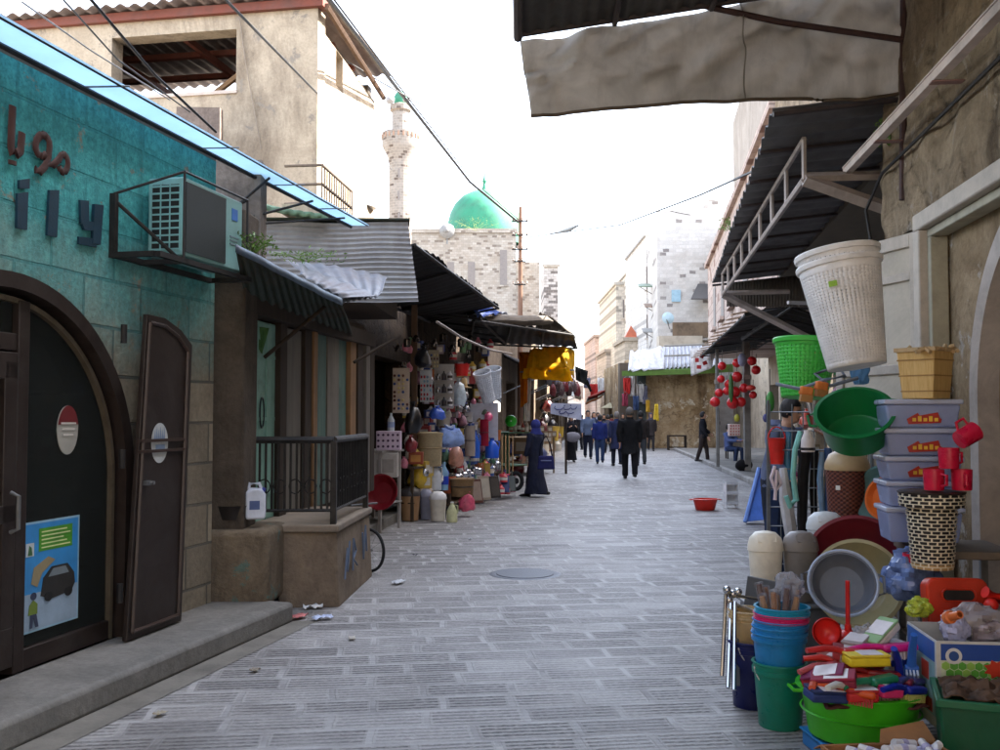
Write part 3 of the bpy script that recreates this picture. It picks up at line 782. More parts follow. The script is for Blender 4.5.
# poster
pc = [F1.loc(*q, -.05) for q in ((19,640),(77,622),(82,518),(24,527))]
px0, pz0 = pc[0]; pw = (pc[1][0]-px0+pc[2][0]-pc[3][0])/2; phh = (pc[3][1]-pz0+pc[2][1]-pc[1][1])/2
po = thing('window_poster', 'blue poster of a dark car and a green text panel on shop glass', 'poster', F1.w(px0, .048, pz0+.02), (0,0,A1))
def rect(x0,x1,z0,z1,y): return MB().bx(x0*pw,x1*pw,y,y+.0015,z0*phh,z1*phh)
build('sheet', rect(0,1,0,1,0), P((150,186,206)), po)
build('blue_field', rect(.03,.97,.35,.98,-.002), P((56,140,204)), po)
build('lower_field', rect(.03,.97,.02,.35,-.002), P((150,170,190)), po)
gp = build('green_panel', rect(.28,.86,.72,.93,-.004), P((78,150,44)), po)
m = MB()
for k in range(5): m.bx(.32*pw,(.82-.06*(k%3))*pw,-.0055,-.004,(.745+k*.036)*phh,(.757+k*.036)*phh)
build('text_lines', m, P((216,226,160)), gp)
build('badge', rect(.07,.2,.69,.81,-.004), P((196,204,206)), po)
m = MB(); m.prism([(.1*pw,.70*phh),(.17*pw,.70*phh),(.155*pw,.77*phh),(.12*pw,.79*phh)], -.006,-.004); build('badge_mark', m, P((70,110,70)), po, smooth=0)
m = MB(); m.prism([(a*pw,b*phh) for a,b in ((.32,.31),(.36,.47),(.5,.56),(.78,.56),(.9,.46),(.92,.36),(.86,.29),(.5,.26))], -.006,-.004); cr = build('car_picture', m, P((46,44,42)), po, smooth=0)
m = MB(); m.prism([(a*pw,b*phh) for a,b in ((.44,.47),(.52,.54),(.74,.54),(.8,.47))], -.008,-.006); build('windscreen', m, P((120,130,136)), cr, smooth=0)
m = MB()
for cx_ in (.45,.8): m.prism([(cx_*pw+.07*pw*math.cos(a), .29*phh+.045*phh*math.sin(a)) for a in [2*PI*i/14 for i in range(14)]], -.008,-.006)
build('wheels_picture', m, P((24,24,24)), cr, smooth=0)
m = MB(); m.prism([(a*pw,b*phh) for a,b in ((.16,.44),(.2,.58),(.44,.66),(.56,.62),(.34,.52),(.26,.4))], -.006,-.004); build('landscape_picture', m, P((150,136,104)), po, smooth=0)
m = MB(); m.prism([(a*pw,b*phh) for a,b in ((.12,.16),(.14,.25),(.2,.29),(.27,.25),(.27,.16))], -.006,-.004); fg = build('figure_picture', m, P((110,130,50)), po, smooth=0)
m = MB(); m.prism([(a*pw,b*phh) for a,b in ((.15,.04),(.15,.16),(.25,.16),(.29,.04),(.24,.04),(.2,.13),(.19,.04))], -.0075,-.006); m.prism([((.2+.05*math.cos(a))*pw,(.325+.035*math.sin(a))*phh) for a in [2*PI*i/12 for i in range(12)]], -.0075,-.006)
build('figure_detail', m, P((52,60,84)), fg, smooth=0)
# iron door leaf folded back on the wall
o0 = F1.loc(127, 640, .14); 
FL = [F1.loc(*q, .16) for q in ((126,644),(181,624),(192,345),(181,330),(165,318),(147,314))]
lf = thing('shutter_leaf', 'tall dark brown iron shutter leaf folded open beside the arch', 'shutter', F1.w(FL[0][0], -.13, .16), (0,0,A1))
lx, lz = FL[0][0], .16
poly = [(x-lx, max(z-lz, 0)) for x, z in FL]
build('panel', MB().prism(poly, -.035, .0), BROWN, lf, smooth=0, bev=.006)
def edge(a, b, w=.022, y=-.05): return MB().tube([(a[0],y+.01,a[1]),(b[0],y+.01,b[1])], w, 6)
m = MB()
ins = [(x*.84+.05, z*.95+.05) for x, z in poly]
for i in range(len(ins)): m.tube([(ins[i][0],-.04,ins[i][1]),(ins[(i+1)%len(ins)][0],-.04,ins[(i+1)%len(ins)][1])], .014, 6)
for zz in (1.2, 1.27): m.box((poly[1][0]*.56,-.042,zz), (poly[1][0]*.84,.02,.02))
build('frame_bars', m, M('brown_bar', (60,45,38), .45, .2, 8), lf)
c = F1.loc(164, 443, .2); cxl, czl = c[0]-lx, c[1]-lz
m = MB(); m.prism([(cxl+.10*math.cos(a), czl+.135*math.sin(a)) for a in [2*PI*i/30 for i in range(30)]], -.039, -.0365); stk = build('sticker', m, P((196,200,200), .5, .4), lf, smooth=0)
m = MB()
for k in range(6): m.prism([(cxl-.07+k*.022, czl+.02), (cxl-.06+k*.022, czl+.09+.02*(k%2)), (cxl-.05+k*.022, czl+.02)], -.041, -.039)
m.bx(cxl-.05,cxl+.06,-.041,-.039,czl-.05,czl-.01); build('print', m, P((120,140,168)), stk, smooth=0)
hx = F1.loc(150, 483, .2); build('handle', MB().box((hx[0]-lx,-.05,hx[1]-lz), (.05,.03,.03)).cyl((hx[0]-lx+.02,-.04,hx[1]-lz),(hx[0]-lx+.02,-.09,hx[1]-lz),.012), GREYMETAL, lf)
for zz in (.25, 1.1, 1.9): build('hinge', MB().cyl((-.03,0,zz),(-.03,0,zz+.12),.02), DARKIRON, lf)
# wall lettering
LETB = M('letter_blue', (22,52,70), .5, .2, 12, .2); LETR = M('letter_brown', (64,36,32), .6, .25, 12, .2)
def zpt(x, y): return F1.loc(x/3.0, y/3.0, .02)
o = zpt(60, 690)
lt = thing('wall_lettering', 'large dark blue latin letters ily fixed on the teal wall', 'sign letters', F1.w(o[0], -.02, o[1]), (0,0,A1))
def zrect(x0,y0,x1,y1,x2,y2,x3,y3):
    return [(zpt(x0,y0)[0]-o[0], zpt(x0,y0)[1]-o[1]), (zpt(x1,y1)[0]-o[0], zpt(x1,y1)[1]-o[1]), (zpt(x2,y2)[0]-o[0], zpt(x2,y2)[1]-o[1]), (zpt(x3,y3)[0]-o[0], zpt(x3,y3)[1]-o[1])]
m = MB(); m.prism(zrect(52,580,84,576,80,690,50,684), -.004, .012); m.prism(zrect(58,540,88,536,88,566,58,566), -.004, .012); build('letter', m, LETB, lt, smooth=0)
m = MB(); m.prism(zrect(148,570,177,570,170,712,141,706), -.004, .012); build('letter', m, LETB, lt, smooth=0)
m = MB(); m.prism(zrect(240,600,266,602,266,682,242,670), -.004, .012); m.prism(zrect(242,660,300,668,300,694,252,690), -.005, .013); m.prism(zrect(282,612,309,616,300,735,276,730), -.006, .014); m.prism(zrect(236,710,290,716,290,742,236,732), -.003, .011); build('letter', m, LETB, lt, smooth=0)
o = zpt(30, 500)
la = thing('wall_lettering', 'large brown arabic lettering on the teal wall above latin letters', 'sign letters', F1.w(o[0], -.02, o[1]), (0,0,A1))
def stroke(pts, r=.032):
    q = [zpt(*p) for p in pts]
    # rounded corners
    m_ = MB().tube([(x-o[0], 0, z-o[1]) for x, z in q], r, 8)
    for p_ in m_.v: p_.y *= .35
    return m_
def arc(cx, cy, rx, ry, a0, a1, n=14): return [(cx+rx*math.cos(R(a0+(a1-a0)*i/n)), cy+ry*math.sin(R(a0+(a1-a0)*i/n))) for i in range(n+1)]
m = stroke([(38,318),(35,380),(33,440),(36,458),(50,462),(62,452),(64,425),(66,398)], .03); build('letter', m, LETR, la)
build('letter_dot', stroke([(37,482),(37,494)], .034), LETR, la)
m = stroke(arc(128,437,21,32,60,360)+[(146,470),(136,498),(120,515),(106,508)], .026); build('letter', m, LETR, la)
m = stroke([(140,490),(160,495),(176,478)]+arc(190,490,14,26,200,520), .024); build('letter', m, LETR, la)
# air conditioner in its angle iron cage
s0, s1 = 3.70, 4.54
z0, z1 = 2.67, 3.22
ac = thing('air_conditioner', 'white air conditioner unit with dark coil caged on the teal wall', 'air conditioner', F1.w(s0, -.02, z0), (0,0,A1))
L_ = s1-s0; H_ = z1-z0
ACW = M('ac_white', (128,176,176), .45, .1, 4, .05, dirt=.25)
build('casing', MB().bx(0,L_,-.30,-.03,.012,H_), ACW, ac, bev=.012)
build('coil', MB().bx(.02,L_*.68,-.308,-.3,.04,H_-.03), M('ac_coil', (28,38,38), .6, .3, 40, .5, 160, stretch=(6,1,.6)), ac)
m = MB()
for k in range(10): m.bx(-.008,0.002,-.275,-.06,.05+k*.048,.062+k*.048)
for yy in (-.275,-.20,-.13,-.06): m.bx(-.01,0.0,yy-.004,yy+.004,.04,.51)
build('side_grille', m, ACW, ac)
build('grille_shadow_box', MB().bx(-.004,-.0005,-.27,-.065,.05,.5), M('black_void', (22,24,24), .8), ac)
bd = build('badge', MB().bx(L_*.80,L_*.9,-.305,-.3,H_*.7,H_*.86), P((40,110,190)), ac)
m = MB()
for k in range(3): m.bx(L_*.77,L_*(.93-.03*k),-.3045,-.3,H_*(.46-.05*k),H_*(.48-.05*k))
build('small_print', m, P((120,140,150)), ac)
cg = thing('wall_bracket', 'rusty angle iron cage bracket carrying the air conditioner', 'bracket', F1.w(3.36, 0, 2.62), (0,0,A1))
q = lambda a, b, r=.012: MB().tube([a, b], r, 6)
xe = s1+.06-3.36
m = MB(); m.bx(0,xe,-.36,-.32,0,.035); m.bx(0,xe,-.05,-.01,0,.035); m.bx(-.02,.02,-.32,0,0,.035); m.bx(xe-.02,xe+.02,-.36,0,0.001,.036); m.bx(.3,.34,-.36,0,0.001,.034)
build('base_frame', m, DARKIRON, cg)
m = MB(); m.bx(-.02,.02,-.04,0,.035,.42); m.tube([(0,-.02,.38),(.36,-.3,.02)], .013, 6); build('wall_post', m, DARKIRON, cg)
m = MB(); m.tube([(0,-.02,.42),(.33,-.33,.63)], .009, 6); m.tube([(.33,-.33,.63),(xe,-.33,.63)], .009, 6); m.tube([(xe,-.33,.03),(xe,-.33,.63)], .009, 6); m.tube([(.33,-.33,.03),(.33,-.33,.63)], .009, 6); m.tube([(xe,-.33,.63),(xe,0,.5)], .009, 6)
build('cage_rods', m, DARKIRON, cg)
# blue canopy
def lw1(y): return -2.55+.22*(y-6.2)
BLUE = M('blue_sheet', (206,230,244), .35, .06, 3, .05, trans=.75)
cn = thing('blue_canopy', 'long flat sky blue plastic canopy over the teal shop front', 'canopy', (lw1(6), 6, 3.64))
m = MB(); m.hexa([(lw1(1.6)-.02,1.6,3.66),(lw1(1.6)+.29,1.6,3.66),(-1.43,10.52,3.66),(lw1(10.5)-.02,10.5,3.66)], [(lw1(1.6)-.02,1.6,3.672),(lw1(1.6)+.29,1.6,3.672),(-1.43,10.52,3.672),(lw1(10.5)-.02,10.5,3.672)])
wpart('sheet', m, BLUE, cn, smooth=0)
m = MB(); m.tube([(lw1(1.6),1.6,3.635),(lw1(10.45),10.45,3.635)], .018, 6); m.tube([(lw1(1.6)+.28,1.6,3.655),(-1.44,10.5,3.655)], .007, 6)
wpart('edge_rail', m, DARKIRON, cn)
for yy in (3.2, 4.6, 6.0, 7.4, 8.6, 9.6):
    wpart('rib', MB().tube([(lw1(yy),yy,3.65),(lw1(yy)+.28,yy,3.655)], .006, 6), GREYMETAL, cn)
for yy in (8.3, 9.2, 10.0):
    wpart('strut', MB().tube([(lw1(yy)+.1,yy,3.64),(lw1(7.6)-.05,7.7,3.1)], .012, 6), DARKIRON, cn)
    
# ================================================================== old shop behind the railing
STONED = plaster('dark_pier', (70,62,54), (94,84,74), (42,37,32), .7, 1.6, .8)
F2 = Frame((-2.12, 8.1), math.atan2(4.0, .48)); A2 = F2.a
os_ = thing('old_shop', 'dark old shop front with worn turquoise doors behind the railing', 'shop', F2.o, (0,0,A2))
def span2(pa, pb, off=0): return F2.loc(pa, 400, off)[0], F2.loc(pb, 400, off)[0]
build('wall', MB().bx(-.3, 4.1, .06, .3, 0, 2.72), STONED, os_, smooth=0)
TD = woody('turquoise_door', (116,156,144), (140,178,164), 8, .6, (1,1,.15), .45)
TD2 = woody('faded_door', (66,92,86), (92,116,106), 8, .7, (1,1,.15), .5)
GW = woody('grey_boards', (96,92,86), (120,114,104), 10, .8)
TW = woody('tan_wood', (120,92,64), (146,112,80), 10, .75)
DW = woody('dark_wood', (44,36,30), (62,50,40), 10, .8)
a, b = span2(246, 276); d1 = build('turquoise_door', MB().bx(a,b,.01,.058,.66,2.42), TD, os_, bev=.006)
m = MB()
for zz in (.9,1.55,2.1): m.bx(a+.03,b-.03,-.002,.01,zz,zz+.03)
for k in range(1,3): m.bx(a+(b-a)*k/3-.004,a+(b-a)*k/3+.004,-.004,.01,.68,2.4)
build('door_batten', m, TD, d1)
cx_ = (a+b)/2; m = MB(); ringp = [(cx_+.05*math.cos(t_), -.004, 1.62+.13*math.sin(t_)) for t_ in [2*PI*i/24 for i in range(25)]]; m.tube(ringp, .008, 6, ref=(0,1,0)); build('painted_ring', m, P((40,52,52)), d1)
for (pa,pb,mt_,zt,y0,nm) in ((276,283,DW,2.6,-.04,'post'),(283,301,GW,2.42,0,'grey_boards'),(302,309,DW,2.7,-.03,'post'),(309,313,TW,2.5,-.05,'tan_post'),(313,326,TD2,2.5,.0,'faded_door'),(326.5,338,GW,2.5,-.01,'grey_boards'),(338.5,346,TD2,2.5,0,'faded_door'),(346.5,352,TW,2.5,-.05,'tan_post'),(353,358,DW,2.6,-.06,'post'),(360,364,M('pipe_grey',(98,92,84),.7),2.6,-.08,'post'),(366,370,DW,2.6,-.06,'post')):
    a, b = span2(pa, pb); build(nm, MB().bx(a,b,y0,.058,.66,zt), mt_, os_, bev=.008)
m = MB(); m.bx(-.2,4.0,-.1,.06,2.44,2.6); m.tube([(.3,-.05,2.1),(.9,-.4,2.6)], .018, 6); m.tube([(3.0,-.1,2.2),(3.6,-.5,2.55)], .02, 6)
build('beam', m, DW, os_)
a, b = span2(270, 302); build('brick_patch', MB().bx(a,b,.03,.058,2.47,2.7), plaster('rust_stone', (130,84,52), (150,110,78), (70,50,40), .6, 3), os_, smooth=0)
# stone pier beside the teal shop
m = MB(); m.bx(-2.36,-2.03,7.72,8.12,0,3.25); m.jitter(.012, 3)
wsolo('stone_pier', 'dark stained stone pier between the teal shop and the railing', 'pillar', m, STONED, (-2.2,7.9,0), bev=.02)
# wall slice between canopy and pier: grey upper masonry
m = MB(); m.bx(-2.6,-2.06,8.25,8.5,2.6,3.78); m.jitter(.02,3)
wsolo('masonry_stub', 'rough grey masonry stub rising behind the blue canopy', 'wall', m, plaster('grey_stub', (150,140,132), (120,112,106), (80,72,66), .6, 1.8), (-3,8.3,2.6), smooth=0)
# boulder-like block with paint traces
m = MB(); m.bx(-2.32,-1.80,7.62,8.3,.1,.70)
bm_ = bmesh.new(); 
blk = wsolo('stone_block', 'rough stone block with faded green paint below the white jug', 'stone block', m, plaster('paint_block', (104,92,78), (128,114,96), (60,52,44), .6, 2.2, .9, chips=(96,116,108)), (-2.06,7.95,.1), bev=.05, seg=3)
# plinth and railing
PLST = plaster('plinth_plaster', (140,124,106), (116,102,88), (72,62,54), .6, 2.0, .5)
pl = thing('railing_plinth', 'beige concrete plinth under the black railing with scrawled paint', 'plinth', (-1.6, 8.9, 0))
m = MB(); m.hexa([(-1.84,8.12,-.01),(-1.34,8.17,-.01),(-1.27,9.74,-.01),(-1.84,9.8,-.01)], [(-1.86,8.14,.62),(-1.37,8.19,.62),(-1.30,9.72,.62),(-1.84,9.8,.62)])
wpart('base', m, PLST, pl, smooth=0, bev=.02)
m = MB(); m.hexa([(-2.2,8.10,.621),(-1.345,8.15,.621),(-1.275,9.75,.621),(-2.0,9.85,.621)], [(-2.2,8.10,.685),(-1.345,8.15,.685),(-1.275,9.75,.685),(-2.0,9.85,.685)])
wpart('coping', m, M('coping', (134,120,104), .85, .2, 5, .4, 30, dirt=.4), pl, bev=.015)
m = MB()
F3p = Frame((-1.335, 8.2), math.atan2(1.55, .07))
for (x0,zz,pts) in ((.15,.2,((0,0),(.1,.25),(.12,.05),(.2,.3))),(.5,.22,((0,0),(.02,.28),(.14,.16),(.02,.1),(.2,.02))),(.95,.25,((0,.25),(.06,0),(.15,.3),(.22,.05)))):
    m.tube([F3p.w(x0+u, -.006, zz+v) for u,v in pts], .008, 6)
wpart('scrawl', m, P((104,120,146),.7,.3), pl)
rl = thing('iron_railing', 'black iron balustrade with upright bars on the beige plinth', 'railing', (-1.6,8.9,.685))
pa, pb, pc_ = Vector((-2.17,8.17,0)), Vector((-1.40,8.21,0)), Vector((-1.33,9.66,0))
BLK = M('black_rail', (30,28,28), .5, .2, 12, .2, 60, .3, dirt=.25)
def at(p, z): return (p.x, p.y, z)
for (p, q) in ((pa,pb),(pb,pc_)):
    wpart('top_rail', MB().tube([at(p,1.39), at(q,1.39)], .03, 8), BLK, rl)
    wpart('bottom_rail', MB().tube([at(p,.80), at(q,.80)], .014, 8), BLK, rl)
for p in (pa, pb, pc_): wpart('post', MB().box((p.x,p.y,1.03),(.05,.05,.70)), BLK, rl, bev=.004)
for (p, q, n) in ((pa,pb,15),(pb,pc_,21)):
    for k in range(1, n):
        w_ = p.lerp(q, k/n)
        wpart('baluster', MB().tube([at(w_,.8), at(w_,1.38)], .0105, 6), BLK, rl)
m = MB()
for (p, q, n) in ((pa,pb,6),(pb,pc_,9)):
    for k in range(n):
        c = p.lerp(q, (k+.5)/n); dv = (q-p).normalized()
        m.tube([Vector((c.x,c.y,1.0))+dv*.05*math.cos(t_)+Vector((0,0,.06*math.sin(t_))) for t_ in [2*PI*i/12 for i in range(13)]], .006, 5, ref=(0,0,1) if n==6 else (1,0,0))
wpart('scroll', m, BLK, rl)
# white jug and black bowl on the block
jg = thing('jerry_can', 'white plastic jerry can standing on the painted stone block', 'jerry can', A(255,519,7.85), (0,0,R(20)))
bodyp = [(-.075,0),(.075,0),(.08,.03),(.08,.2),(.045,.245),(-.03,.25),(-.08,.22),(-.08,.03)]
build('body', MB().prism(bodyp, -.055, .055), P((206,212,226)), jg, bev=.018, seg=3)
build('handle', MB().tube([(-.05,0,.235),(-.045,0,.285),(.03,0,.285),(.05,0,.235)], .015), P((206,212,226)), jg)
build('cap', MB().cyl((.055,0,.21),(.07,0,.25),.02), P((60,70,150)), jg)
build('label', MB().bx(-.05,.03,-.0575,-.055,.08,.15), P((70,90,140)), jg)
bk = solo('bowl', 'dark metal bowl resting on the stone block beside the jug', 'bowl', MB().lathe([(0,0),(.1,0),(.12,.1),(.13,.11),(.11,.1),(.095,.01),(0,.008)], 24), M('dark_bowl', (50,46,46), .4, .2, 10, 0, 60, .5), A(232,519,7.8))
# bicycle wheel poking out past the plinth
bw = thing('bicycle', 'small parked bicycle mostly hidden behind the railing plinth', 'bicycle', (-1.34, 9.98, 0), (0,0,R(140)))
bw.scale = (.72,.72,.72)
for x_ in (-.02, 1.0):
    wv = build('wheel', MB().tube([(x_+.29*math.cos(t_), 0, .31+.29*math.sin(t_)) for t_ in [2*PI*i/36 for i in range(37)]], .022, 8, ref=(0,1,0), cap=False), M('tyre', (30,30,32), .8, .2, 20, .4, 90), bw)
    m = MB()
    for i in range(12): m.tube([(x_,0,.31),(x_+.27*math.cos(PI*i/6),0,.31+.27*math.sin(PI*i/6))], .002, 4)
    m.cyl((x_,-.04,.31),(x_,.04,.31),.02); build('spokes', m, GREYMETAL, wv)
m = MB(); 
for a, b in (((.98,0,.31),(.62,0,.36)),((.62,0,.36),(.42,0,.8)),((.42,0,.78),(.12,0,.8)),((.12,0,.82),(.62,0,.36)),((.12,0,.85),(-.02,0,.31)),((.42,0,.78),(.98,0,.31))): m.tube([a,b], .014, 8)
build('frame', m, P((60,64,80)), bw)
build('saddle', MB().ball((.42,0,.86),(.12,.06,.03)), P((30,30,30)), bw)
build('handlebar', MB().tube([(.1,-.25,.95),(.12,0,.95),(.1,.25,.95)], .012).cyl((.12,0,.83),(.12,0,.95),.012), GREYMETAL, bw)
# litter by the step
LIT = [(322,620,(188,200,230),'crumpled blue and white wrapper lying by the plinth foot'),(298,619,(200,120,120),'small pink scrap of paper lying by the plinth foot'),(313,609,(226,228,230),'upright white paper scrap against the plinth foot'),(398,584,(200,204,210),'flattened pale wrapper lying past the plinth corner')]
for px_,py_,cc,lab in LIT:
    p = G(px_,py_); m = MB().sheet(lambda u,v: ((u-.5)*.16,(v-.5)*.09,.006+.035*noise.noise(Vector((u*4,v*4,px_)))+.02), 8, 5)
    solo('litter', lab, 'litter', m, P(cc,.6), p, rng.random()*2, solid=.002, group=None)

# lean-to roof over the old shop
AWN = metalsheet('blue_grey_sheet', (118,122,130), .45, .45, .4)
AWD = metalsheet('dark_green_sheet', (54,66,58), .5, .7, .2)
rf = thing('tin_awning', 'bent blue grey tin awning over the old shop front', 'awning', F2.w(1.5,-.3,2.8))
wpart('shaded_sheet', corr(A(236,250,6.9), A(341,303,8.8), Vector((-1.70,11.3,2.5)), Vector((-2.14,8.2,2.5)), 14, .012, 6, 6, seed=4), AWD, rf, solid=.006)  # underside of the bent sheet, its shade put into a darker colour
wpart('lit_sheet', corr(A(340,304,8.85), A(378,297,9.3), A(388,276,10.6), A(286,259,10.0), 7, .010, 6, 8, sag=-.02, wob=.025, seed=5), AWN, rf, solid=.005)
wpart('front_flashing', corr(A(236,246,6.88), A(342,299,8.78), A(342,306,8.78), A(236,254,6.88), 4, .004, 2, 8, wob=.02), metalsheet('blue_flash', (84,104,122), .4, .4, .4), rf, solid=.006)
wpart('second_flashing', corr(A(300,275,8.7), A(342,298,8.82), A(378,297,9.28), A(300,262,9.6), 5, .012, 3, 6, wob=.03), AWN, rf, solid=.004)
m = cloth_sheet(A(253,326,8.4), A(269,328,8.45), A(262,354,8.45), A(256,345,8.4), 6, 6, .02); wsolo('torn_cloth', 'torn green cloth scrap dangling beside the turquoise door', 'cloth', m, CL((74,110,66)), A(260,326,8.4), solid=.004)
# weeds on the tin roof
def weed(name, label, base, n, h, w_, c, seed, ):
    r_ = random.Random(seed); m = MB()
    for _ in range(n):
        a = r_.random()*2*PI; rr = r_.random()*w_; p = Vector((math.cos(a)*rr, math.sin(a)*rr*.6, r_.random()*h))
        d1_ = Vector((r_.uniform(-1,1), r_.uniform(-1,1), r_.uniform(-.2,1))).normalized(); d2 = d1_.cross(Vector((r_.random(),r_.random(),r_.random()))).normalized()
        L2 = r_.uniform(.02,.05)*(.5 if h < .25 else 1)
        m.add([p, p+d1_*L2+d2*L2*.4, p+d1_*L2*2.2, p+d1_*L2-d2*L2*.4], [(0,1,2,3)])
    for _ in range(max(4, n//30)):
        a = r_.random()*2*PI; q_ = Vector((math.cos(a)*w_*.8, math.sin(a)*w_*.5, h*r_.uniform(.5,1))); m.tube([q_*.02, q_*.5+Vector((0,0,.02)), q_], .004, 4)
    return solo(name, label, 'plant', m, c, base, smooth=0)
LEAF = M('weed_leaf', (92,124,52), .6, .35, 6, .1)
weed('weed', 'straggly green weed rooted on the tin roof beside the cage', A(252,256,7.4), 260, .16, .2, LEAF, 3)
weed('weed', 'low green weed tuft further along the tin awning roof', A(306,262,9.7), 220, .1, .4, LEAF, 4)

# ribbed upper wall (facing up the street) and dark awnings over the stalls
SID = metalsheet('grey_siding', (158,158,160), .3, .5, .35, (90,70,56), 1.1)
sd = thing('corrugated_wall', 'grey wall of horizontal corrugated sheets above the stall awnings', 'wall', (-1.9,11.2,2.9))
wpart('front_sheet', corr(A(243,306,11.2), A(243,222,11.2), A(409,222,11.2), A(417,302,11.2), 16, .014, 18, 8, wob=.03, seed=7), SID, sd)
tp = [A(243,222,11.2), A(409,222,11.2)]
m = MB(); m.hexa([(-3.0,11.24,2.9),(-1.5,11.24,2.9),(-1.4,13.2,2.9),(-3.0,13.2,2.9)], [(-3.0,11.24,tp[0].z-.03),(-1.5,11.24,tp[1].z-.03),(-1.4,13.2,tp[1].z-.1),(-3.0,13.2,tp[0].z-.1)])
wpart('body', m, DW, sd, smooth=0)
m = MB(); m.quad(A(238,218,11.15),A(410,219,11.15),(-1.3,13.3,3.85),(-3.2,13.3,3.95)); wpart('roof', m, AWD, sd, smooth=0, solid=.02)
AWK = metalsheet('dark_awning', (40,38,37), .4, .7, .2, (56,44,36))
def awning(label, quad4, waves, mt_=AWK, seed=1, amp=.015, posts=(), name='street_awning'):
    c = sum((Vector(q_) for q_ in quad4), Vector())/4
    a_ = thing(name, label, 'awning', c)
    wpart('sheet', corr(*quad4, waves, amp, 8, 6, wob=.05, seed=seed), mt_, a_, solid=.006)
    q4 = [Vector(q_)-Vector((0,0,.04)) for q_ in quad4]
    m = MB()
    for k in range(4):
        f = k/3; m.tube([q4[0].lerp(q4[1],f), q4[3].lerp(q4[2],f)], .02, 6)
    m.tube([q4[0], q4[1]], .025, 6); m.tube([q4[3], q4[2]], .025, 6)
    wpart('frame', m, DARKIRON, a_)
    return a_
awning('dark ragged tin awning sloping over the household goods stall', ((-1.0,11.3,3.62),(-.03,16.9,3.50),(-1.25,17.3,3.3),(-2.2,11.5,3.3)), 22, seed=3)
awning('narrow dark awning added between stall wall and black awning to block sun', ((-.35,16.8,3.3),(.1,22.3,3.3),(-1.1,22.3,3.5),(-1.75,16.8,3.45)), 14, seed=5)  # added to keep direct sun off the stall wall
awning('wide black awning roof further down above the yellow cloth', (A(474,318,16.8),A(573,333,20.2),A(577,347,24),A(470,342,24)), 12, seed=6)
rt = thing('rolled_tarp', 'grey canvas tarp rolled up along the awning edge', 'tarp', A(515,322,18.5))
wpart('roll', MB().tube([A(483,321,17.6),A(500,320,18),A(520,321,18.6),A(545,320,19.4),A(552,322,19.5)], [.07,.10,.11,.1,.03], 10).jitter(.02,5), CL((112,104,96)), rt)
wpart('loose_end', cloth_sheet(A(540,312,19.3),A(553,318,19.5),A(573,333,20.4),A(535,330,19.5), 14, 8, .05), CL((100,94,88)), rt, solid=.01)
bt = thing('plastic_sheet', 'blue and white plastic sheet crumpled over the awning roof', 'plastic sheet', A(480,308,17.5))
wpart('sheet', cloth_sheet(A(452,298,17.3),A(470,305,17.3),A(508,314,18.3),A(470,318,16.9), 18, 8, .08, 6), M('blue_white_sheet', (196,206,226), .5, .3, 3, .2), bt, solid=.006)
wpart('blue_patch', cloth_sheet(A(466,303,17.1),A(476,305,17.1),A(503,314,18.1),A(478,316,16.8), 10, 6, .05, 6), P((70,100,180)), bt, solid=.006)
YEL = CL((246,190,16), .55)
ya = thing('yellow_awning', 'bright yellow cloth awning with a hanging front flap', 'awning', A(548,365,22))
wpart('top_cloth', cloth_sheet(A(530,349,21.6),A(562,346,21.6),A(568,368,21.1),A(526,370,21.1), 22, 8, .03), CL((232,186,40), .5), ya, solid=.006)
wpart('flap', cloth_sheet(A(524,368,21.08),A(569,367,21.08),A(573,382,21.0),A(522,378,21.0), 22, 6, .04, 5), YEL, ya, solid=.006)
wpart('side_cloth', cloth_sheet(A(562,346,21.62),A(574,350,23.6),A(574,378,23.6),A(569,372,21.1), 10, 6, .03), CL((232,186,40), .5), ya, solid=.006)
wpart('pole', MB().tube([A(520,372,21.12),A(574,370,21.12)], .02, 6), GREYMETAL, ya)
oc = wsolo('orange_cloth', 'orange cloth hanging beside the yellow awning flap', 'cloth', cloth_sheet(A(519,352,21.4),A(530,352,21.5),A(527,402,21.5),A(521,408,21.4), 8, 10, .05, 3), CL((206,120,26), .4), A(524,352,21.4), solid=.006)
bf = thing('black_flag', 'black cloth flaps hanging at the end of the awning', 'cloth', A(580,375,24))
wpart('flap', cloth_sheet(A(575,366,24),A(588,371,24),A(586,385,24),A(576,380,24), 8, 6, .04), CL((40,44,44)), bf, solid=.006)
wpart('tail', cloth_sheet(A(583,378,24.05),A(588,380,24.05),A(592,391,24.05),A(590,392,24.05), 5, 6, .03), CL((40,44,44)), bf, solid=.006)

# ================================================================== stall building behind the goods
F3 = Frame((-2.15, 12.1), math.atan2(11.9, 1.34)); A3 = F3.a
RUB = plaster('left_rubble', (58,47,38), (82,68,54), (36,30,26), .6, 1.6, .9, rubble=.9)
st = thing('stall_building', 'low rubble shop row behind the household goods stall', 'building', F3.o, (0,0,A3))
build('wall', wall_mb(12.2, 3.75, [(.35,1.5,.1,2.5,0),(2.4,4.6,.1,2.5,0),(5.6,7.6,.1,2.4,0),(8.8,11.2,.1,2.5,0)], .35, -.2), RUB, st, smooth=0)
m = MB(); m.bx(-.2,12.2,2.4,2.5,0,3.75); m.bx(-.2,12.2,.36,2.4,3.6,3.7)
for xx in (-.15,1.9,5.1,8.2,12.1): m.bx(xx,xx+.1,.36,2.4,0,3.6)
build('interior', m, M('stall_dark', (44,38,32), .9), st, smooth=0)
for (xa,xb) in ((.45,.9),(.95,1.4)):
    d_ = build('door', MB().bx(xa,xb,.1,.14,.12,2.45), DW, st, bev=.005)
    mm = arch_band(.001,.16,.085,.1,1.2,1.45,(xa+xb)/2,10); build('door_panel', mm, M('black_panel',(26,22,20),.6), d_)
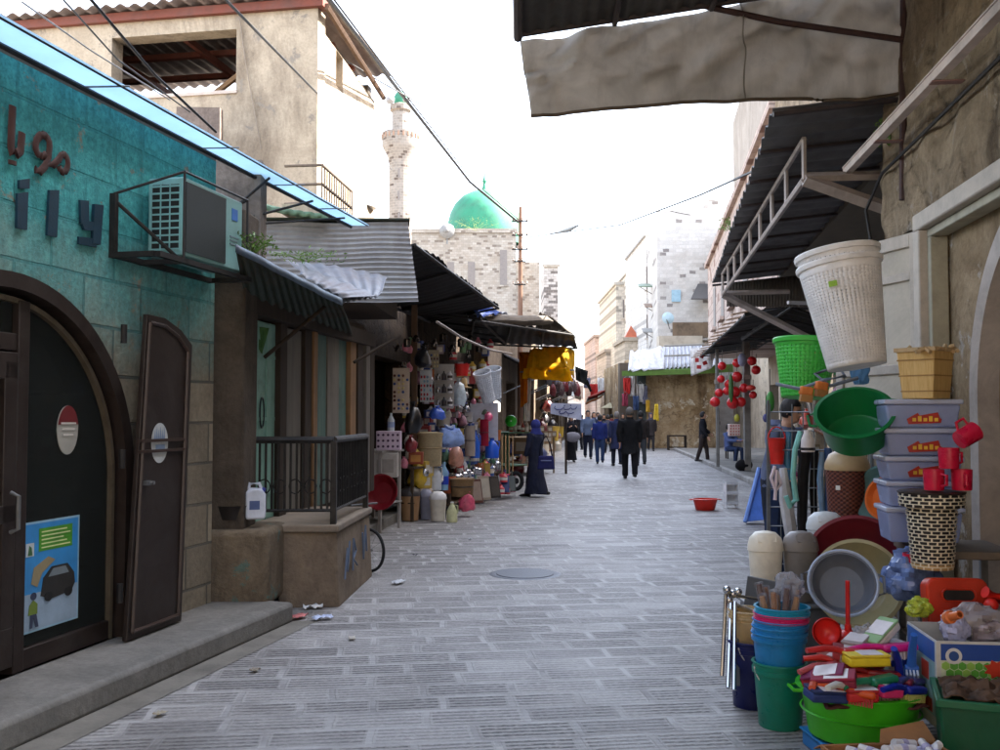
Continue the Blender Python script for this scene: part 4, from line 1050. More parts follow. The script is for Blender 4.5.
# lower row further on, to the far end of the market street
F4 = Frame((-.3, 24), math.atan2(40, 4.6)); A4 = F4.a
sr = thing('market_row', 'long low row of dim market shops beyond the yellow awning', 'building', F4.o, (0,0,A4))
build('wall', wall_mb(44, 4.4, [(.6+3.6*k,3.2+3.6*k,.1,2.6,0) for k in range(11)], .35), plaster('row_wall', (104,90,76), (132,116,98), (64,54,44), .6, 1.2, .7), sr, smooth=0)
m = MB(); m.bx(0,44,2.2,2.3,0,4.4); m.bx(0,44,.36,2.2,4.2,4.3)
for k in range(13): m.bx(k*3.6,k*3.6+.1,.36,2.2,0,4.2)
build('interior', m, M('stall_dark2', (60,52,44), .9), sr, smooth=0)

# cloth and tin shades along the lower row
for k,(y0,y1,cc,lab) in enumerate(((27,32,(60,58,60),'sagging black cloth shade over the market row past the yellow awning'),(33,38.5,(120,112,100),'dusty beige cloth shade midway along the market row'),(40,46,(74,84,96),'blue grey cloth shade further along the market row'),(48,56,(150,140,124),'pale cloth shade near the far end of the market row'))):
    xw = lambda y: -.3+.115*(y-24)
    q4 = (Vector((xw(y0)+1.25,y0,2.75)),Vector((xw(y1)+1.25,y1,2.75)),Vector((xw(y1)-.02,y1,3.3)),Vector((xw(y0)-.02,y0,3.3)))
    b = thing('cloth_awning', lab, 'awning', q4[0]); wpart('cloth', cloth_sheet(*q4, 20, 8, .05, 5, .12, k), CL(cc,.15), b, solid=.01)
    wpart('edge_flap', cloth_sheet(q4[0],q4[1],q4[1]+Vector((0,0,-.3)),q4[0]+Vector((0,0,-.3)),20,4,.04,5,0,k), CL(cc,.15), b, solid=.01)
    wpart('pole', MB().tube([q4[0]+Vector((0,0,-.02)),q4[1]+Vector((0,0,-.02))],.025,6), GREYMETAL, b)
    for e in (q4[0],q4[1]): wpart('prop', MB().tube([e,Vector((e.x-1.2,e.y,2.2))],.02,6), GREYMETAL, b)
# the street goes on behind the photographer
bh = thing('side_house', 'tall plain house further back along the left of the street', 'building', (-5.5,-8,0))
build('wall', MB().bx(-4,1.4,-14,8.2,0,9), plaster('behind_wall',(150,136,118),(170,156,136)), bh, smooth=0); build('roof', MB().bx(-4.2,1.6,-14.2,8.4,9,9.2), RUB, bh, smooth=0)
bh2 = thing('end_house', 'tall plain house closing the street behind the photographer', 'building', (0,-18,0))
build('wall', MB().bx(-5,6,-4,0,0,9), plaster('behind_wall',(150,136,118),(170,156,136)), bh2, smooth=0); build('roof', MB().bx(-5.2,6.2,-4.2,.2,9,9.2), RUB, bh2, smooth=0)

tp_ = thing('shade_tarp', 'unseen grey tarp added over the street to darken the near paving', 'tarp', (0,-1,4.7))  # out of view, added overhead to darken the lower left of the street
wpart('cloth', cloth_sheet((-3.4,-7,4.7),(1.2,-7,4.8),(.9,2.9,4.8),(-3.2,2.9,4.7), 30, 30, .06), CL((120,114,106),.15), tp_, solid=.006)
wpart('rope', MB().tube([(-3.4,2.9,4.72),(3.2,2.9,4.92)], .012, 6).tube([(-3.4,-7,4.72),(3.2,-7,4.92)], .012, 6), DARKIRON, tp_)
for k,(px_,py_,cc,lab) in enumerate(((352,640,(206,200,190),'tiny cream scrap on the paving before the plinth'),(255,672,(150,140,126),'small brown scrap in the gutter strip'),(470,540,(190,190,196),'tiny pale scrap on the paving left of the manhole cover'),(690,545,(196,190,184),'tiny whitish scrap on the paving below the red tub'),(160,716,(170,160,140),'small dull wrapper by the step at the lower left'),(415,556,(90,90,100),'small dark scrap past the bicycle wheel'))):
    p = G(px_,py_); m = MB().sheet(lambda u,v: ((u-.5)*.07,(v-.5)*.045,.006+.02*noise.noise(Vector((u*4,v*4,px_)))+.012), 6, 4)
    solo('litter', lab, 'litter', m, P(cc,.6), p, rng.random()*2, solid=.002)
# ================================================================== beige two storey building, upper left
def wallquad_frame(p, q): return Frame((p[0], p[1]), math.atan2(q[1]-p[1], q[0]-p[0]))
BEIGE = plaster('beige_plaster', (170,154,134), (198,182,160), (106,92,78), .75, .9, .4, chips=(150,140,128))
FB = wallquad_frame((-8.6, 15.05), (-2.66, 14.0))      # front face, x from left to right
bb = thing('plaster_building', 'beige plastered building with a large empty window under tin roof', 'building', FB.o, (0,0,FB.a))
Lb = 6.03
wx0, wz1 = FB.loc(112, 37); wx1, wz0 = FB.loc(236, 90); _, wz1 = FB.loc(236, 29)
zt = FB.loc(318, 8)[1]
build('wall', wall_mb(Lb, zt, [(wx0, wx1, wz0, wz1, 0)], .3), BEIGE, bb, smooth=0)
# street side wall (sunlit)
FBs = Frame((-2.66, 14.0), math.atan2(1, .108))
sw = wall_mb(3.5, zt-.25, [(.95,1.35,FBs.loc(338,88)[1],FBs.loc(338,52)[1],0)], .3, .3)
sw.xf(FBs.m).xf(FB.i); build('side_wall', sw, BEIGE, bb, smooth=0)
m = MB(); m.bx(.9,1.4,.2,.28,FBs.loc(338,90)[1],FBs.loc(338,50)[1]); m.xf(FBs.m).xf(FB.i); build('side_window', m, M('dim_window',(90,84,76),.5), bb, smooth=0)
m = MB(); m.bx(0,Lb-.3,3.3,3.5,0,zt); m.bx(0,.2,.3,3.3,0,zt); m.bx(.2,Lb-.3,.3,3.3,wz0-.6,wz0-.5); build('inner_wall', m, M('dim_inner',(74,64,54),.9), bb, smooth=0)
RED = M('red_beam', (122,66,52), .7, .2, 6, .2, dirt=.3)
zl = FB.loc(40, 27)[1]
m = MB(); m.bx(-.5,Lb+.1,-.08,.14,zt+.002,zt+.13)
for k in range(3): m.bx(.1,Lb-.3,.5+k*1.0,.6+k*1.0,zt+.0,zt+.09)
for k in range(4): m.bx(.4+k*1.6,.48+k*1.6,.15,3.4,zt-.12,zt-.02)
build('beam', m, RED, bb)
RT = metalsheet('old_tin_roof', (132,120,116), .4, .6, .3, (104,78,62), 1.2)
build('roof', corr((-.7,-.22,zt+.17),(Lb+.12,-.22,zt+.17),(Lb+.02,3.7,zt+.3),(-.7,3.7,zt+.3), 30, .03, 4, 6, wob=.04, seed=9), RT, bb, solid=.01)
m = MB(); m.tube([(wx1-.95,.5,wz0-.1),(wx1+.1,.35,wz0+.5)], .05, 6); m.tube([(wx1-.6,.9,wz0-.1),(wx1-.1,.8,wz0+.45)], .04, 6); build('loose_beam', m, TW, bb)
build('window_trim', MB().bx(wx0-.02,wx1+.02,-.025,.0,wz0-.05,wz0), M('sill_paint',(196,180,168),.8), bb)
m = MB(); m.tube([(2.9+FB.loc(240,30)[0]-2.9,-.03,zt-.05),(FB.loc(246,60)[0],-.03,FB.loc(246,60)[1]),(FB.loc(262,150)[0],-.03,FB.loc(262,150)[1])], .008, 5); build('cable', m, M('grey_cable',(150,136,120)), bb)
# rough cut of the edge eaves on the street side
m = MB(); a = FBs.w(.1,-.25,zt+.1); b = FBs.w(6.2,-.25,zt-.12); m.tube([FB.i@FBs.w(.0,-.12,zt+.02), FB.i@FBs.w(3.7,-.12,zt-.12)], .05, 6); build('eaves_beam', m, woody('eaves_wood',(92,70,56),(116,92,74),10), bb)
# balcony grille with plants on the sunlit side
bg_ = thing('balcony', 'rusty balcony grille on the sunlit side of the beige building', 'balcony', FBs.w(2.0,-.3,5.0), (0,0,FBs.a))
c0 = FBs.loc(322,170,.5); c1 = FBs.loc(352,205,.5)
zb, zt2 = FBs.loc(335,213,.5)[1], FBs.loc(330,172,.5)[1]
RUST = M('rust_iron', (104,90,80), .8, .3, 10, .3)
x0 = c0[0]-2.0; x1 = x0+1.5
for k in range(14): build('bar', MB().tube([(x0+(x1-x0)*k/13,-.2,zb-5),(x0+(x1-x0)*k/13,-.2,zt2-5)], .010, 5), RUST, bg_)
m = MB()
for zz in (zb-5, (zb+zt2)/2-5, zt2-5): m.tube([(x0,-.2,zz),(x1,-.2,zz)], .02, 5); m.tube([(x0,-.2,zz),(x0,.3,zz)], .02, 5)
build('rail', m, RUST, bg_); build('slab', MB().bx(x0-.1,x1+.1,-.25,.3,zb-5.15,zb-5.02), BEIGE, bg_)
wsolo('water_tank', 'small pale water tank standing by the balcony grille end', 'water tank', MB().lathe([(0,0),(.36,0),(.38,.1),(.38,.75),(.3,.95),(.1,1.02),(0,1.02)],20,A(356,208,17.2)), P((196,198,200)), A(356,208,17.2))
# dark grey masonry behind canopy
wsolo('masonry_patch', 'dark broken masonry patch below the empty window opening', 'wall', MB().bx(A(176,120,13.6).x,A(221,120,13.6).x,13.6,13.75,4.4,A(215,107,13.6).z).jitter(.03,2), plaster('dark_patch',(110,98,92),(140,126,116),(70,60,56),.6,2), (-4.2,13.65,4.4), smooth=0)
# green lean-to between canopy and siding
wsolo('green_lean_to', 'faded green wooden lean-to roof edge behind the canopy struts', 'roof', corr(A(243,205,10.9),A(330,218,10.9),A(300,216,12.6),A(240,200,12.6),8,.01,3), M('green_wood',(86,116,92),.7,.25,6,.2,dirt=.3), A(280,210,11.2), solid=.05)

# ================================================================== mosque
WHS = stonework('white_stone', (176,169,160), (150,142,132), (140,132,124), .36, .19, .014, 'xz', .4, dark=.10, darkcol=(120,110,102), stain=.6, jag=1.6, staincol=(140,126,112))
MY = 78
ms = thing('mosque', 'white stone mosque with a green dome above the market awnings', 'mosque', (A(415,232,MY).x, MY, 0))
wx = A(516,232,MY).x - ms.location.x; zt = A(470,233,MY).z
build('wall', MB().bx(-3,wx,0,16,0,zt), WHS, ms, smooth=0)
build('parapet', MB().bx(-3.1,wx+.12,-.12,.3,zt,zt+.35), WHS, ms, smooth=0)
zt3 = A(530,256,MY).z
build('side_wing', MB().bx(wx+.003,wx+A(541,250,MY).x-A(516,250,MY).x,3,16,0,zt3), WHS, ms, smooth=0)
GRN = M('green_dome', (42,124,94), .6, .2, 1.2, .1, dirt=.25)
dr = A(519,225,MY).x - A(450,225,MY).x; dr /= 1.85; dc = A(484.5,232,MY+4)
lx_, lz_ = dc.x-ms.location.x, zt+.02
hd = (A(484,180,MY+4).z - A(484,232,MY+4).z)
dr *= (MY+4)/MY
prof = [(dr*.99,-.3),(dr,.0),(dr*1.01,hd*.18),(dr*.985,hd*.36),(dr*.92,hd*.54),(dr*.8,hd*.71),(dr*.6,hd*.86),(dr*.32,hd*.96),(.12,hd*1.0),(0,hd*1.0)]
build('dome', MB().lathe(prof, 48, (lx_,4,zt)), GRN, ms, smooth=60)
build('finial', MB().lathe([(0,hd),(.22,hd),(.16,hd+.4),(.12,hd+.5),(.2,hd+.75),(.1,hd+1.0),(.06,hd+1.5),(.0,hd+2.3)], 12, (lx_,4,zt)), GRN, ms)
for k,(pa,pb,ya,yb) in enumerate(((431,438,262,288),(447,454,262,288),(468,475,262,288),(500,507,250,285))):
    x0 = A(pa,ya,MY).x-ms.location.x; x1 = A(pb,ya,MY).x-ms.location.x
    w_ = build('window', MB().bx(x0,x1,-.03,.1,A(pa,yb,MY).z,A(pa,ya,MY).z), M('far_window',(120,112,108),.6), ms, smooth=0)
    build('window_sill', MB().bx(x0-.1,x1+.1,-.12,-.03,A(pa,yb,MY).z-.15,A(pa,yb,MY).z), WHS, w_, smooth=0)
sb = thing('stone_building', 'grey blotched stone building just right of the mosque wall', 'building', (A(544,270,100).x,100,0))
build('wall', MB().bx(0,A(558,270,100).x-A(544,270,100).x,0,10,0,A(550,267,100).z), stonework('grey_far_stone',(186,180,176),(160,154,150),(130,124,120),.5,.28,.02,'xz',.4,jag=1.4,dark=.35,darkcol=(110,104,102)), sb, smooth=0)
build('parapet', MB().bx(-.2,A(558,270,100).x-A(544,270,100).x+.2,-.2,.3,A(550,267,100).z,A(550,265,100).z+.1), WHS, sb, smooth=0)
# loud hailer and weeds on mosque parapet
ls_ = thing('loudspeaker', 'round grey horn loudspeaker on the mosque parapet corner', 'loudspeaker', A(447,231,MY-.3))
build('horn', MB().lathe([(0,.5),(.12,.45),(.2,.2),(.62,.0),(.6,.03),(.15,.3),(0,.3)], 20).rot((R(90),0,0)), P((130,128,126)), ls_); build('stand', MB().cyl((0,.3,0),(0,.3,-1.0),.05), GREYMETAL, ls_)
weed('shrub', 'dry yellow green shrub growing on the mosque roof below the dome', A(476,231,MY-.2), 260, 1.0, 2.2, M('dry_shrub',(170,172,96),.8,.3,4), 11)
# minaret
MN = 72
mc = A(400,222,MN); u = 1/FOC*MN
zz = lambda py: A(400,py,MN).z
mn = thing('minaret', 'slim white stone minaret with a balcony and small green cap', 'minaret', (mc.x, MN, 0))
STM = stonework('minaret_stone', (150,144,138), (128,120,112), (160,150,142), .34, .2, .014, 'xz', .4, jag=1.6, dark=.14, darkcol=(96,86,80), stain=.25, staincol=(160,146,134))
r = 11.5*u
build('shaft', MB().lathe([(r,0),(r,zz(162)),(r*1.05,zz(160))], 16), STM, mn, smooth=20)
build('balcony', MB().lathe([(r*1.0,zz(164)),(r*1.15,zz(156)),(r*1.45,zz(150)),(r*1.62,zz(146)),(r*1.62,zz(134)),(r*1.5,zz(134)),(r*1.5,zz(144)),(r*.7,zz(144))], 24), STM, mn, smooth=30)
for k in range(24):
    a = 2*PI*k/24; build('balcony_slot', MB().box((r*1.62*math.cos(a),r*1.62*math.sin(a),zz(138)),(.12,.12,6*u*.7)), M('slot_shade',(150,120,100)), mn)
build('lantern', MB().lathe([(r*.72,zz(146)),(r*.72,zz(112)),(r*.95,zz(111)),(r*.95,zz(106)),(r*.5,zz(104)),(0,zz(103))], 16), STM, mn, smooth=20)
build('cap', MB().ball((0,0,zz(100)),(7*u,7*u,9*u),16), GRN, mn, smooth=60)
for k in range(5): build('window', MB().box((.0,-r*.99,zz(176+ (k%3)*22)),(.15,.08,.7)), M('far_window',(120,112,108),.6), mn) if k<3 else None
for dx_,rr in ((-9,4.5),(6,2.5),(9,2)):
    build('loudspeaker', MB().lathe([(0,rr*u*.8),(rr*u*.3,rr*u*.7),(rr*u,0),(rr*u*.9,.02),(0,.3)],14).rot((R(90),0,0)).shift((dx_*u,-r*1.1,zz(104))), P((140,136,134)), mn)

# ================================================================== street pole and cables
ub = A(520,415,30); up = thing('utility_pole', 'thin wooden utility pole crowded with insulators before the mosque', 'utility pole', (ub.x,30,0))
zq = lambda py: A(520,py,30).z
WOODP = woody('pole_wood', (120,88,70), (146,112,92), 8)
build('pole', MB().cyl((0,0,0),(0.02,0,zq(207)),.10,.055,10), WOODP, up)
for py in (222,236,250,262,285):
    ca = build('cross_arm', MB().box((0,-.1,zq(py)),(.5 if py<260 else .36,.04,.035)), DARKIRON, up)
    for k in range(4): build('insulator', MB().lathe([(0,0),(.025,0),(.035,.03),(.02,.06),(.03,.08),(0,.1)],10,(-.21+k*.14,-.1,zq(py)+.025)), P((150,130,116)), ca)
pl_ = thing('street_lamp', 'street lamp arm with a slim grey head reaching over the street', 'street lamp', A(535,236,30))
wpart('arm', MB().tube([A(522,238,30),A(545,235,29.8),A(563,231,29.5)], .018, 6), GREYMETAL, pl_)
wpart('head', MB().tube([A(560,231.5,29.5),A(570,229,29.3),A(579,225,29.2)], [.03,.07,.03], 8), P((150,152,150)), pl_)
def cable(label, pts, r, c=(36,34,36), sagk=0):
    P_ = [Vector(p) for p in pts]; out = []
    for i in range(len(P_)-1):
        for k in range(8):
            f = k/8; q_ = P_[i].lerp(P_[i+1], f); q_.z -= sagk*4*f*(1-f); out.append(q_)
    out.append(P_[-1]); c0 = out[len(out)//2]
    return wsolo('cable', label, 'cable', MB().tube(out, r, 5), M('cable_%d_%d_%d'%c, c, .6), c0, group=None)
cable('thick black cable passing in front of the empty window opening', (A(88,-4,6.2),A(155,75,7.4),A(216,132,8.4)), .012)
cable('thin pale wire slanting before the empty window opening', (A(22,2,5.6),A(90,50,7),A(170,100,8.2)), .006, (150,150,150))
cable('thin black cable crossing the beige wall to the minaret', (A(222,-4,8),A(310,86,13),A(350,126,22),A(392,170,40)), .014)
cable('twisted black cable bundle descending from the eaves to the pole', (A(325,-6,12),A(400,92,18),A(470,182,26),A(518,222,29.9)), .035)
cable('thin black cable running beside the twisted cable bundle', (A(330,-6,12.2),A(402,90,18.4),A(472,180,26.4),A(519,220,29.95)), .015)
cable('long thin wire sagging from the pole to the right awning', (A(522,238,29.9),A(620,225,22),A(700,195,15),A(800,150,8.6)), .016, (60,58,60), .0)
cable('thin dark wire crossing high from the beige building to the right awning', (A(345,60,16),A(560,150,24),A(690,215,30)), .012, (90,88,88), .3)
cable('thin wire dropping from the top left past the tin roof', (A(60,-4,6),A(118,60,7.6),A(190,112,9)), .007, (60,60,62))
cable('pale loose cable looping under the dark left awning', (A(437,322,12.5),A(462,338,14),A(490,350,16),A(512,354,18)), .02, (150,136,124))

# ================================================================== right background buildings
TWS = stonework('tower_stone', (206,202,198), (186,182,178), (184,180,176), .34, .19, .014, 'xz', .5, dark=.08, darkcol=(128,122,120), stain=.6, jag=1.6, staincol=(166,158,150))
TY = 50
tx0, tx1 = A(657,215,TY).x, A(772,195,TY).x
tw_ = thing('stone_tower_house', 'tall white blotched stone house facing down the street', 'building', (tx0, TY, 0))
W_ = tx1-tx0; H1 = A(657,211,TY).z; H2 = A(735,196,TY).z
m = MB(); m.add([(0,0,0),(W_,0,0),(W_,0,H2),(W_*.42,0,H2-.2),(W_*.40,0,H1+.1),(0,0,H1)]+[(2.2,20,0),(W_,20,0),(W_,20,H2),(2.2+W_*.3,20,H2-.2),(2.2+W_*.28,20,H1+.1),(2.2,20,H1)], [(0,1,2,3,4,5),(11,10,9,8,7,6),(0,5,11,6),(1,7,8,2),(2,8,9,3),(3,9,10,4),(4,10,11,5)])
build('wall', m, TWS, tw_, smooth=0)
rel = lambda px,py,Y=TY: A(px,py,Y)-tw_.location
for px_,py_,w2,h2 in ((676,296,9,12),):
    p = rel(px_,py_); w_ = build('window', MB().box((p.x,-.03,p.z),(w2/FOC*TY,.1,h2/FOC*TY)), M('blue_glass',(150,180,196),.2), tw_, smooth=0); build('window_frame', MB().box((p.x,-.05,p.z),(w2/FOC*TY,.05,.05)), P((120,130,136)), w_)
p = rel(690,330); bw_ = build('window', MB().box((p.x,-.04,p.z),(44/FOC*TY*.8,.12,15/FOC*TY)), M('brown_window',(110,92,74),.6,.4,2), tw_, smooth=0); build('window_sill', MB().box((p.x,-.15,p.z-.5),(2.4,.25,.08)), TWS, bw_, smooth=0)
p = rel(678,338); build('balcony', MB().box((p.x,-.4,p.z-.4),(2.2,.8,.9)), M('balcony_plaster',(176,166,152),.9,.2,2,.3), tw_, smooth=0)
p = rel(700,291); build('window_canopy', MB().hexa([(p.x-.65,-.9,p.z-.55),(p.x+.5,-.9,p.z-.55),(p.x+.7,0,p.z+.3),(p.x-.1,0,p.z+.3)],[(p.x-.65,-.9,p.z-.5),(p.x+.5,-.9,p.z-.5),(p.x+.7,0,p.z+.38),(p.x-.1,0,p.z+.38)]), P((66,64,64)), tw_)
for px_,py_,rr in ((668,318,6.5),):
    d_ = thing('satellite_dish', 'pale blue satellite dish on the white stone house balcony', 'satellite dish', A(px_,py_,TY-.9), (R(20),0,R(-25)))
    build('dish', MB().lathe([(0,.06),(.15,.05),(.30,.0),(.31,.005),(.15,.07),(0,.08)],24).rot((R(90),0,0)), P((176,200,214)), d_); build('arm', MB().tube([(0,0,-.3),(0,-.3,0),(0,.1,-.6)], .02, 5), GREYMETAL, d_)
for k,(px_,py_) in enumerate(((652,305),(650,330),(646,285))):
    p = A(px_,py_,56); b = thing('window_awning', ('rusty','grey','green')[k]+' window awning on the shaded flank of the stone house', 'awning', p); build('sheet', MB().hexa([(-.5,-.6,-.2),(.3,-.6,-.2),(.3,.6,.1),(-.4,.6,.1)],[(-.5,-.6,-.15),(.3,-.6,-.15),(.3,.6,.16),(-.4,.6,.16)]), P(((130,100,80),(130,130,128),(96,120,96))[k]), b); build('bracket', MB().tube([(.3,-.5,-.2),(.3,-.5,-.6),(-.4,-.5,-.2)], .02, 5), DARKIRON, b)
# pinkish row on the right, between the truss awning and the tower house
FR = Frame((5.04, 17.6), math.atan2(19.4, 2.91)+0.0)
PK = stonework('pink_stone', (204,184,172), (184,162,150), (150,132,124), .5, .28, .02, 'xz', .5, dark=.12, darkcol=(140,112,100), stain=.4, staincol=(140,116,102))
pr = thing('row_building', 'pinkish stone row building behind the truss awning', 'building', FR.o, (0,0,FR.a))
# local -y is the far side of this frame, so the building body runs to local y<0
build('wall', MB().bx(0,19.6,-5,0,3.75,7.2), PK, pr, smooth=0)
build('shop_wall', wall_mb(19.6, 3.745, [(.4+3.2*k,3.0+3.2*k,.1,2.7,0) for k in range(6)], .3).shift((0,0,0)).xf(Matrix.Translation((0,-2.5,0))), plaster('shop_wall_r',(150,136,118),(176,160,140),(96,82,66),.6,1.2,.5), pr, smooth=0)
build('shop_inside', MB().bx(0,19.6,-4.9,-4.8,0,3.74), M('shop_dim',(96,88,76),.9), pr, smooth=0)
hb = thing('shade_block', 'unseen tall block added behind the pinkish row building to shade the kiosk', 'building', (16,45,0)); build('wall', MB().bx(-4,8,-8,5.5,0,11), BEIGE, hb, smooth=0); build('roof', MB().bx(-4.2,8.2,-8.2,5.7,11,11.2), BEIGE, hb, smooth=0)  # hidden block added to keep the sun off the kiosk
build('cornice', MB().bx(-.1,19.7,-5,.12,7.2,7.36), PK, pr, smooth=0)
build('upper_storey', MB().bx(-7,3.2,-6,-1.2,7.36,13.5).bx(8,22,-6,-1.2,7.36,13.5), plaster('cream_plaster',(150,140,130),(170,160,150),(110,100,92),.5,.7,.3), pr, smooth=0)  # raised to shade the stalls; gap left so sun reaches the yellow awning
for k in range(2):
    w_ = build('window', MB().bx(-3+k*3.4,-1.9+k*3.4,-1.22,-1.15,8.3,10.3), M('pale_pane',(170,176,180),.3), pr, smooth=0); build('frame', MB().bx(-2.5+k*3.4,-2.4+k*3.4,-1.15,-1.12,8.3,10.3).bx(-3+k*3.4,-1.9+k*3.4,-1.15,-1.12,9.2,9.3), P((120,110,104)), w_)
    build('rod', MB().tube([(-2.4+k*3.4,-1.2,9.2),(-2.4+k*3.4,-.3,9.25)], .03, 5), DARKIRON, pr)
for k in range(4):
    w_ = build('window', MB().bx(5+k*3.5,6+k*3.5,-.05,.02,4.6,6.0), M('far_window',(120,112,108),.6), pr, smooth=0); build('sill', MB().bx(4.9+k*3.5,6.1+k*3.5,.02,.14,4.5,4.6), PK, w_, smooth=0)
weed('shrub', 'green shrub sprouting from the pinkish stone wall', A(730,231,27), 160, .35, .3, LEAF, 21)
# stone kiosk with green awning
KY = 47
kx0, kx1 = A(648,410,KY).x, A(716,410,KY).x
kz = lambda py: A(650,py,KY).z
ks = thing('stone_kiosk', 'yellowish stone market house under a green edged awning', 'building', (kx0, KY, 0))
KS = plaster('kiosk_stone', (140,112,76), (186,164,132), (82,60,40), .9, .55, .9, rubble=.9, chips=(196,182,160))
kl = A(622,410,KY).x-kx0; kw = kx1-kx0
build('wall', MB().bx(-.1,kw,0,8,0,kz(352)), KS, ks, smooth=0)
build('shopfront', MB().bx(kl,-.12,.8,1.5,0,kz(362)), M('kiosk_dark',(86,74,62),.8), ks, smooth=0)
build('rear_wall', MB().bx(kl,-.1,1.51,8,0,kz(362)), KS, ks, smooth=0)
build('corner_post', MB().bx(-.5,-.1,-.1,.3,0,kz(360)), P((52,60,58)), ks)
build('counter', MB().bx(-.95,-.5,-.4,.5,0,kz(424)), plaster('kiosk_counter',(140,130,116),(160,150,136)), ks, smooth=0)
gz = kz(372)
kzb = kz(378)
aw_ = thing('green_awning', 'dark green awning with a white sheet on top over the kiosk', 'awning', (kx0,KY-1,kzb))
rl_ = lambda px,py,Y: A(px,py,Y)-aw_.location
build('green_edge', MB().hexa([rl_(622,376,45.2),rl_(697,374,45.2),rl_(733,372,46.9),rl_(640,376,46.9)],[rl_(622,371,45.2),rl_(697,369,45.2),rl_(733,364,46.9),rl_(640,370,46.9)]), CL((86,112,52)), aw_, smooth=0)
build('white_sheet', cloth_sheet(rl_(628,371,45.15),rl_(664,369,45.15),rl_(665,346,46.8),rl_(630,352,46.8),16,8,.08), CL((196,196,200)), aw_, solid=.02)
build('roof_sheets', corr(rl_(662,369,45.4),rl_(722,365,45.6),rl_(715,344,46.9),rl_(664,346,46.9),14,.06,4), metalsheet('pale_tin',(196,198,204),.25,.5), aw_, solid=.02)
build('roof_struts', MB().tube([rl_(664,346,45.3),rl_(712,344,45.3)],.05,5).tube([rl_(664,356,45.3),rl_(712,354,45.3)],.05,5), P((150,146,140)), aw_)
wsolo('low_bench', 'low dark wooden bench standing before the yellowish stone wall', 'bench', MB().bx(A(668,440,44.5).x,A(686,440,44.5).x,44.3,44.8,.62,.68).bx(A(668,440,44.5).x,A(668.8,440,44.5).x,44.3,44.8,0,.62).bx(A(685.2,440,44.5).x,A(686,440,44.5).x,44.3,44.8,0,.62).bx(A(669,440,44.5).x,A(685,440,44.5).x,44.5,44.55,.1,.15), DW, A(677,440,44.5))
yf = wsolo('yellow_cloth', 'yellow and white cloth hanging by the kiosk counter', 'cloth', cloth_sheet(A(655,404,44.8),A(658,404,44.8),A(659,421,44.8),A(653,421,44.8),6,8,.05), CL((216,184,60)), A(656,404,44.8), solid=.02)
# far end of the street
def block(name, label, px0, px1, pyt, Y, depth, c, seed, wins=(), mt_=None):
    x0, x1 = A(px0,pyt,Y).x, A(px1,pyt,Y).x; H = A(px0,pyt,Y).z
    b = thing(name, label, 'building', ((x0+x1)/2, Y, 0)); hw = (x1-x0)/2
    build('wall', MB().bx(-hw,hw,0,depth,0,H), mt_ or stonework('far_%d'%seed, c, mul3(c,1.12), mul3(c,.85), .5, .26, .02, 'xz', .4, dark=.1, darkcol=mul3(c,.75), stain=.6, staincol=mul3(c,.7), jag=1.5), b, smooth=0)
    build('roof', MB().bx(-hw-.15,hw+.15,-.15,depth,H,H+.25), M('far_roof_%d'%seed, mul3(c,.85), .9), b, smooth=0)
    nx_ = max(1, int(hw*2/2.6)); nz_ = max(1, int((H-3)/3.1))
    for ix in range(nx_):
        for iz in range(nz_):
            xx = -hw+(ix+.5)*2*hw/nx_; zz_ = 3.4+iz*3.1
            w_ = build('window', MB().bx(xx-.45,xx+.45,-.04,.1,zz_,zz_+1.5), M('far_window',(120,112,108),.6), b, smooth=0)
            build('sill', MB().bx(xx-.6,xx+.6,-.22,-.04,zz_-.1,zz_), M('far_sill',(190,180,168),.8), w_, smooth=0)
            if (ix+iz+seed) % 3 == 0: build('balcony', MB().bx(xx-.9,xx+.9,-.9,-.02,zz_-.35,zz_-.2).bx(xx-.9,xx+.9,-.9,-.86,zz_-.2,zz_+.6), M('far_sill',(190,180,168)), b, smooth=0)
    for (wx,wy,ww,wh) in ():
        p = A(wx,wy,Y); w_ = build('window', MB().box((p.x-b.location.x,-.02,p.z),(ww/FOC*Y,.1,wh/FOC*Y)), M('far_window',(120,112,108),.6), b, smooth=0)
        build('sill', MB().box((p.x-b.location.x,-.12,p.z-wh/FOC*Y/2),(ww/FOC*Y*1.3,.2,.1)), M('far_sill',(190,180,168),.8), w_, smooth=0)
    return b
block('far_house', 'pink far house at the end of the market street', 595, 618, 337, 95, 12, (184,164,154), 1, ((603,350,4,8),(611,350,4,8),(606,372,7,9)))
block('far_house', 'tall pale stone house beside the red roofed house', 616, 640, 285, 80, 14, (200,192,180), 2, ((622,330,3,7),(630,310,3,7),(622,350,3,7)))
rr_ = block('far_house', 'cream house with a small red tiled roof', 625, 641, 341, 66, 6, (186,172,154), 3, ((630,350,3,9),(637,350,3,9)))
p0 = A(633,341,66); build('tiled_roof', MB().lathe([(.8,0),(.62,.1),(0,.9)],4).rot((0,0,R(45))).shift((0,1,p0.z+.26)), P((176,92,62)), rr_, smooth=0)
block('far_house', 'hazy white house closing the street behind the crowd', 560, 598, 372, 110, 10, (206,206,206), 4, ((572,384,5,8),(585,384,5,8)))
block('far_house', 'pale slim stone house with narrow windows beyond the tower house', 638, 660, 262, 72, 14, (210,204,196), 5, ((644,300,3,9),(650,280,3,9),(650,316,3,9)))

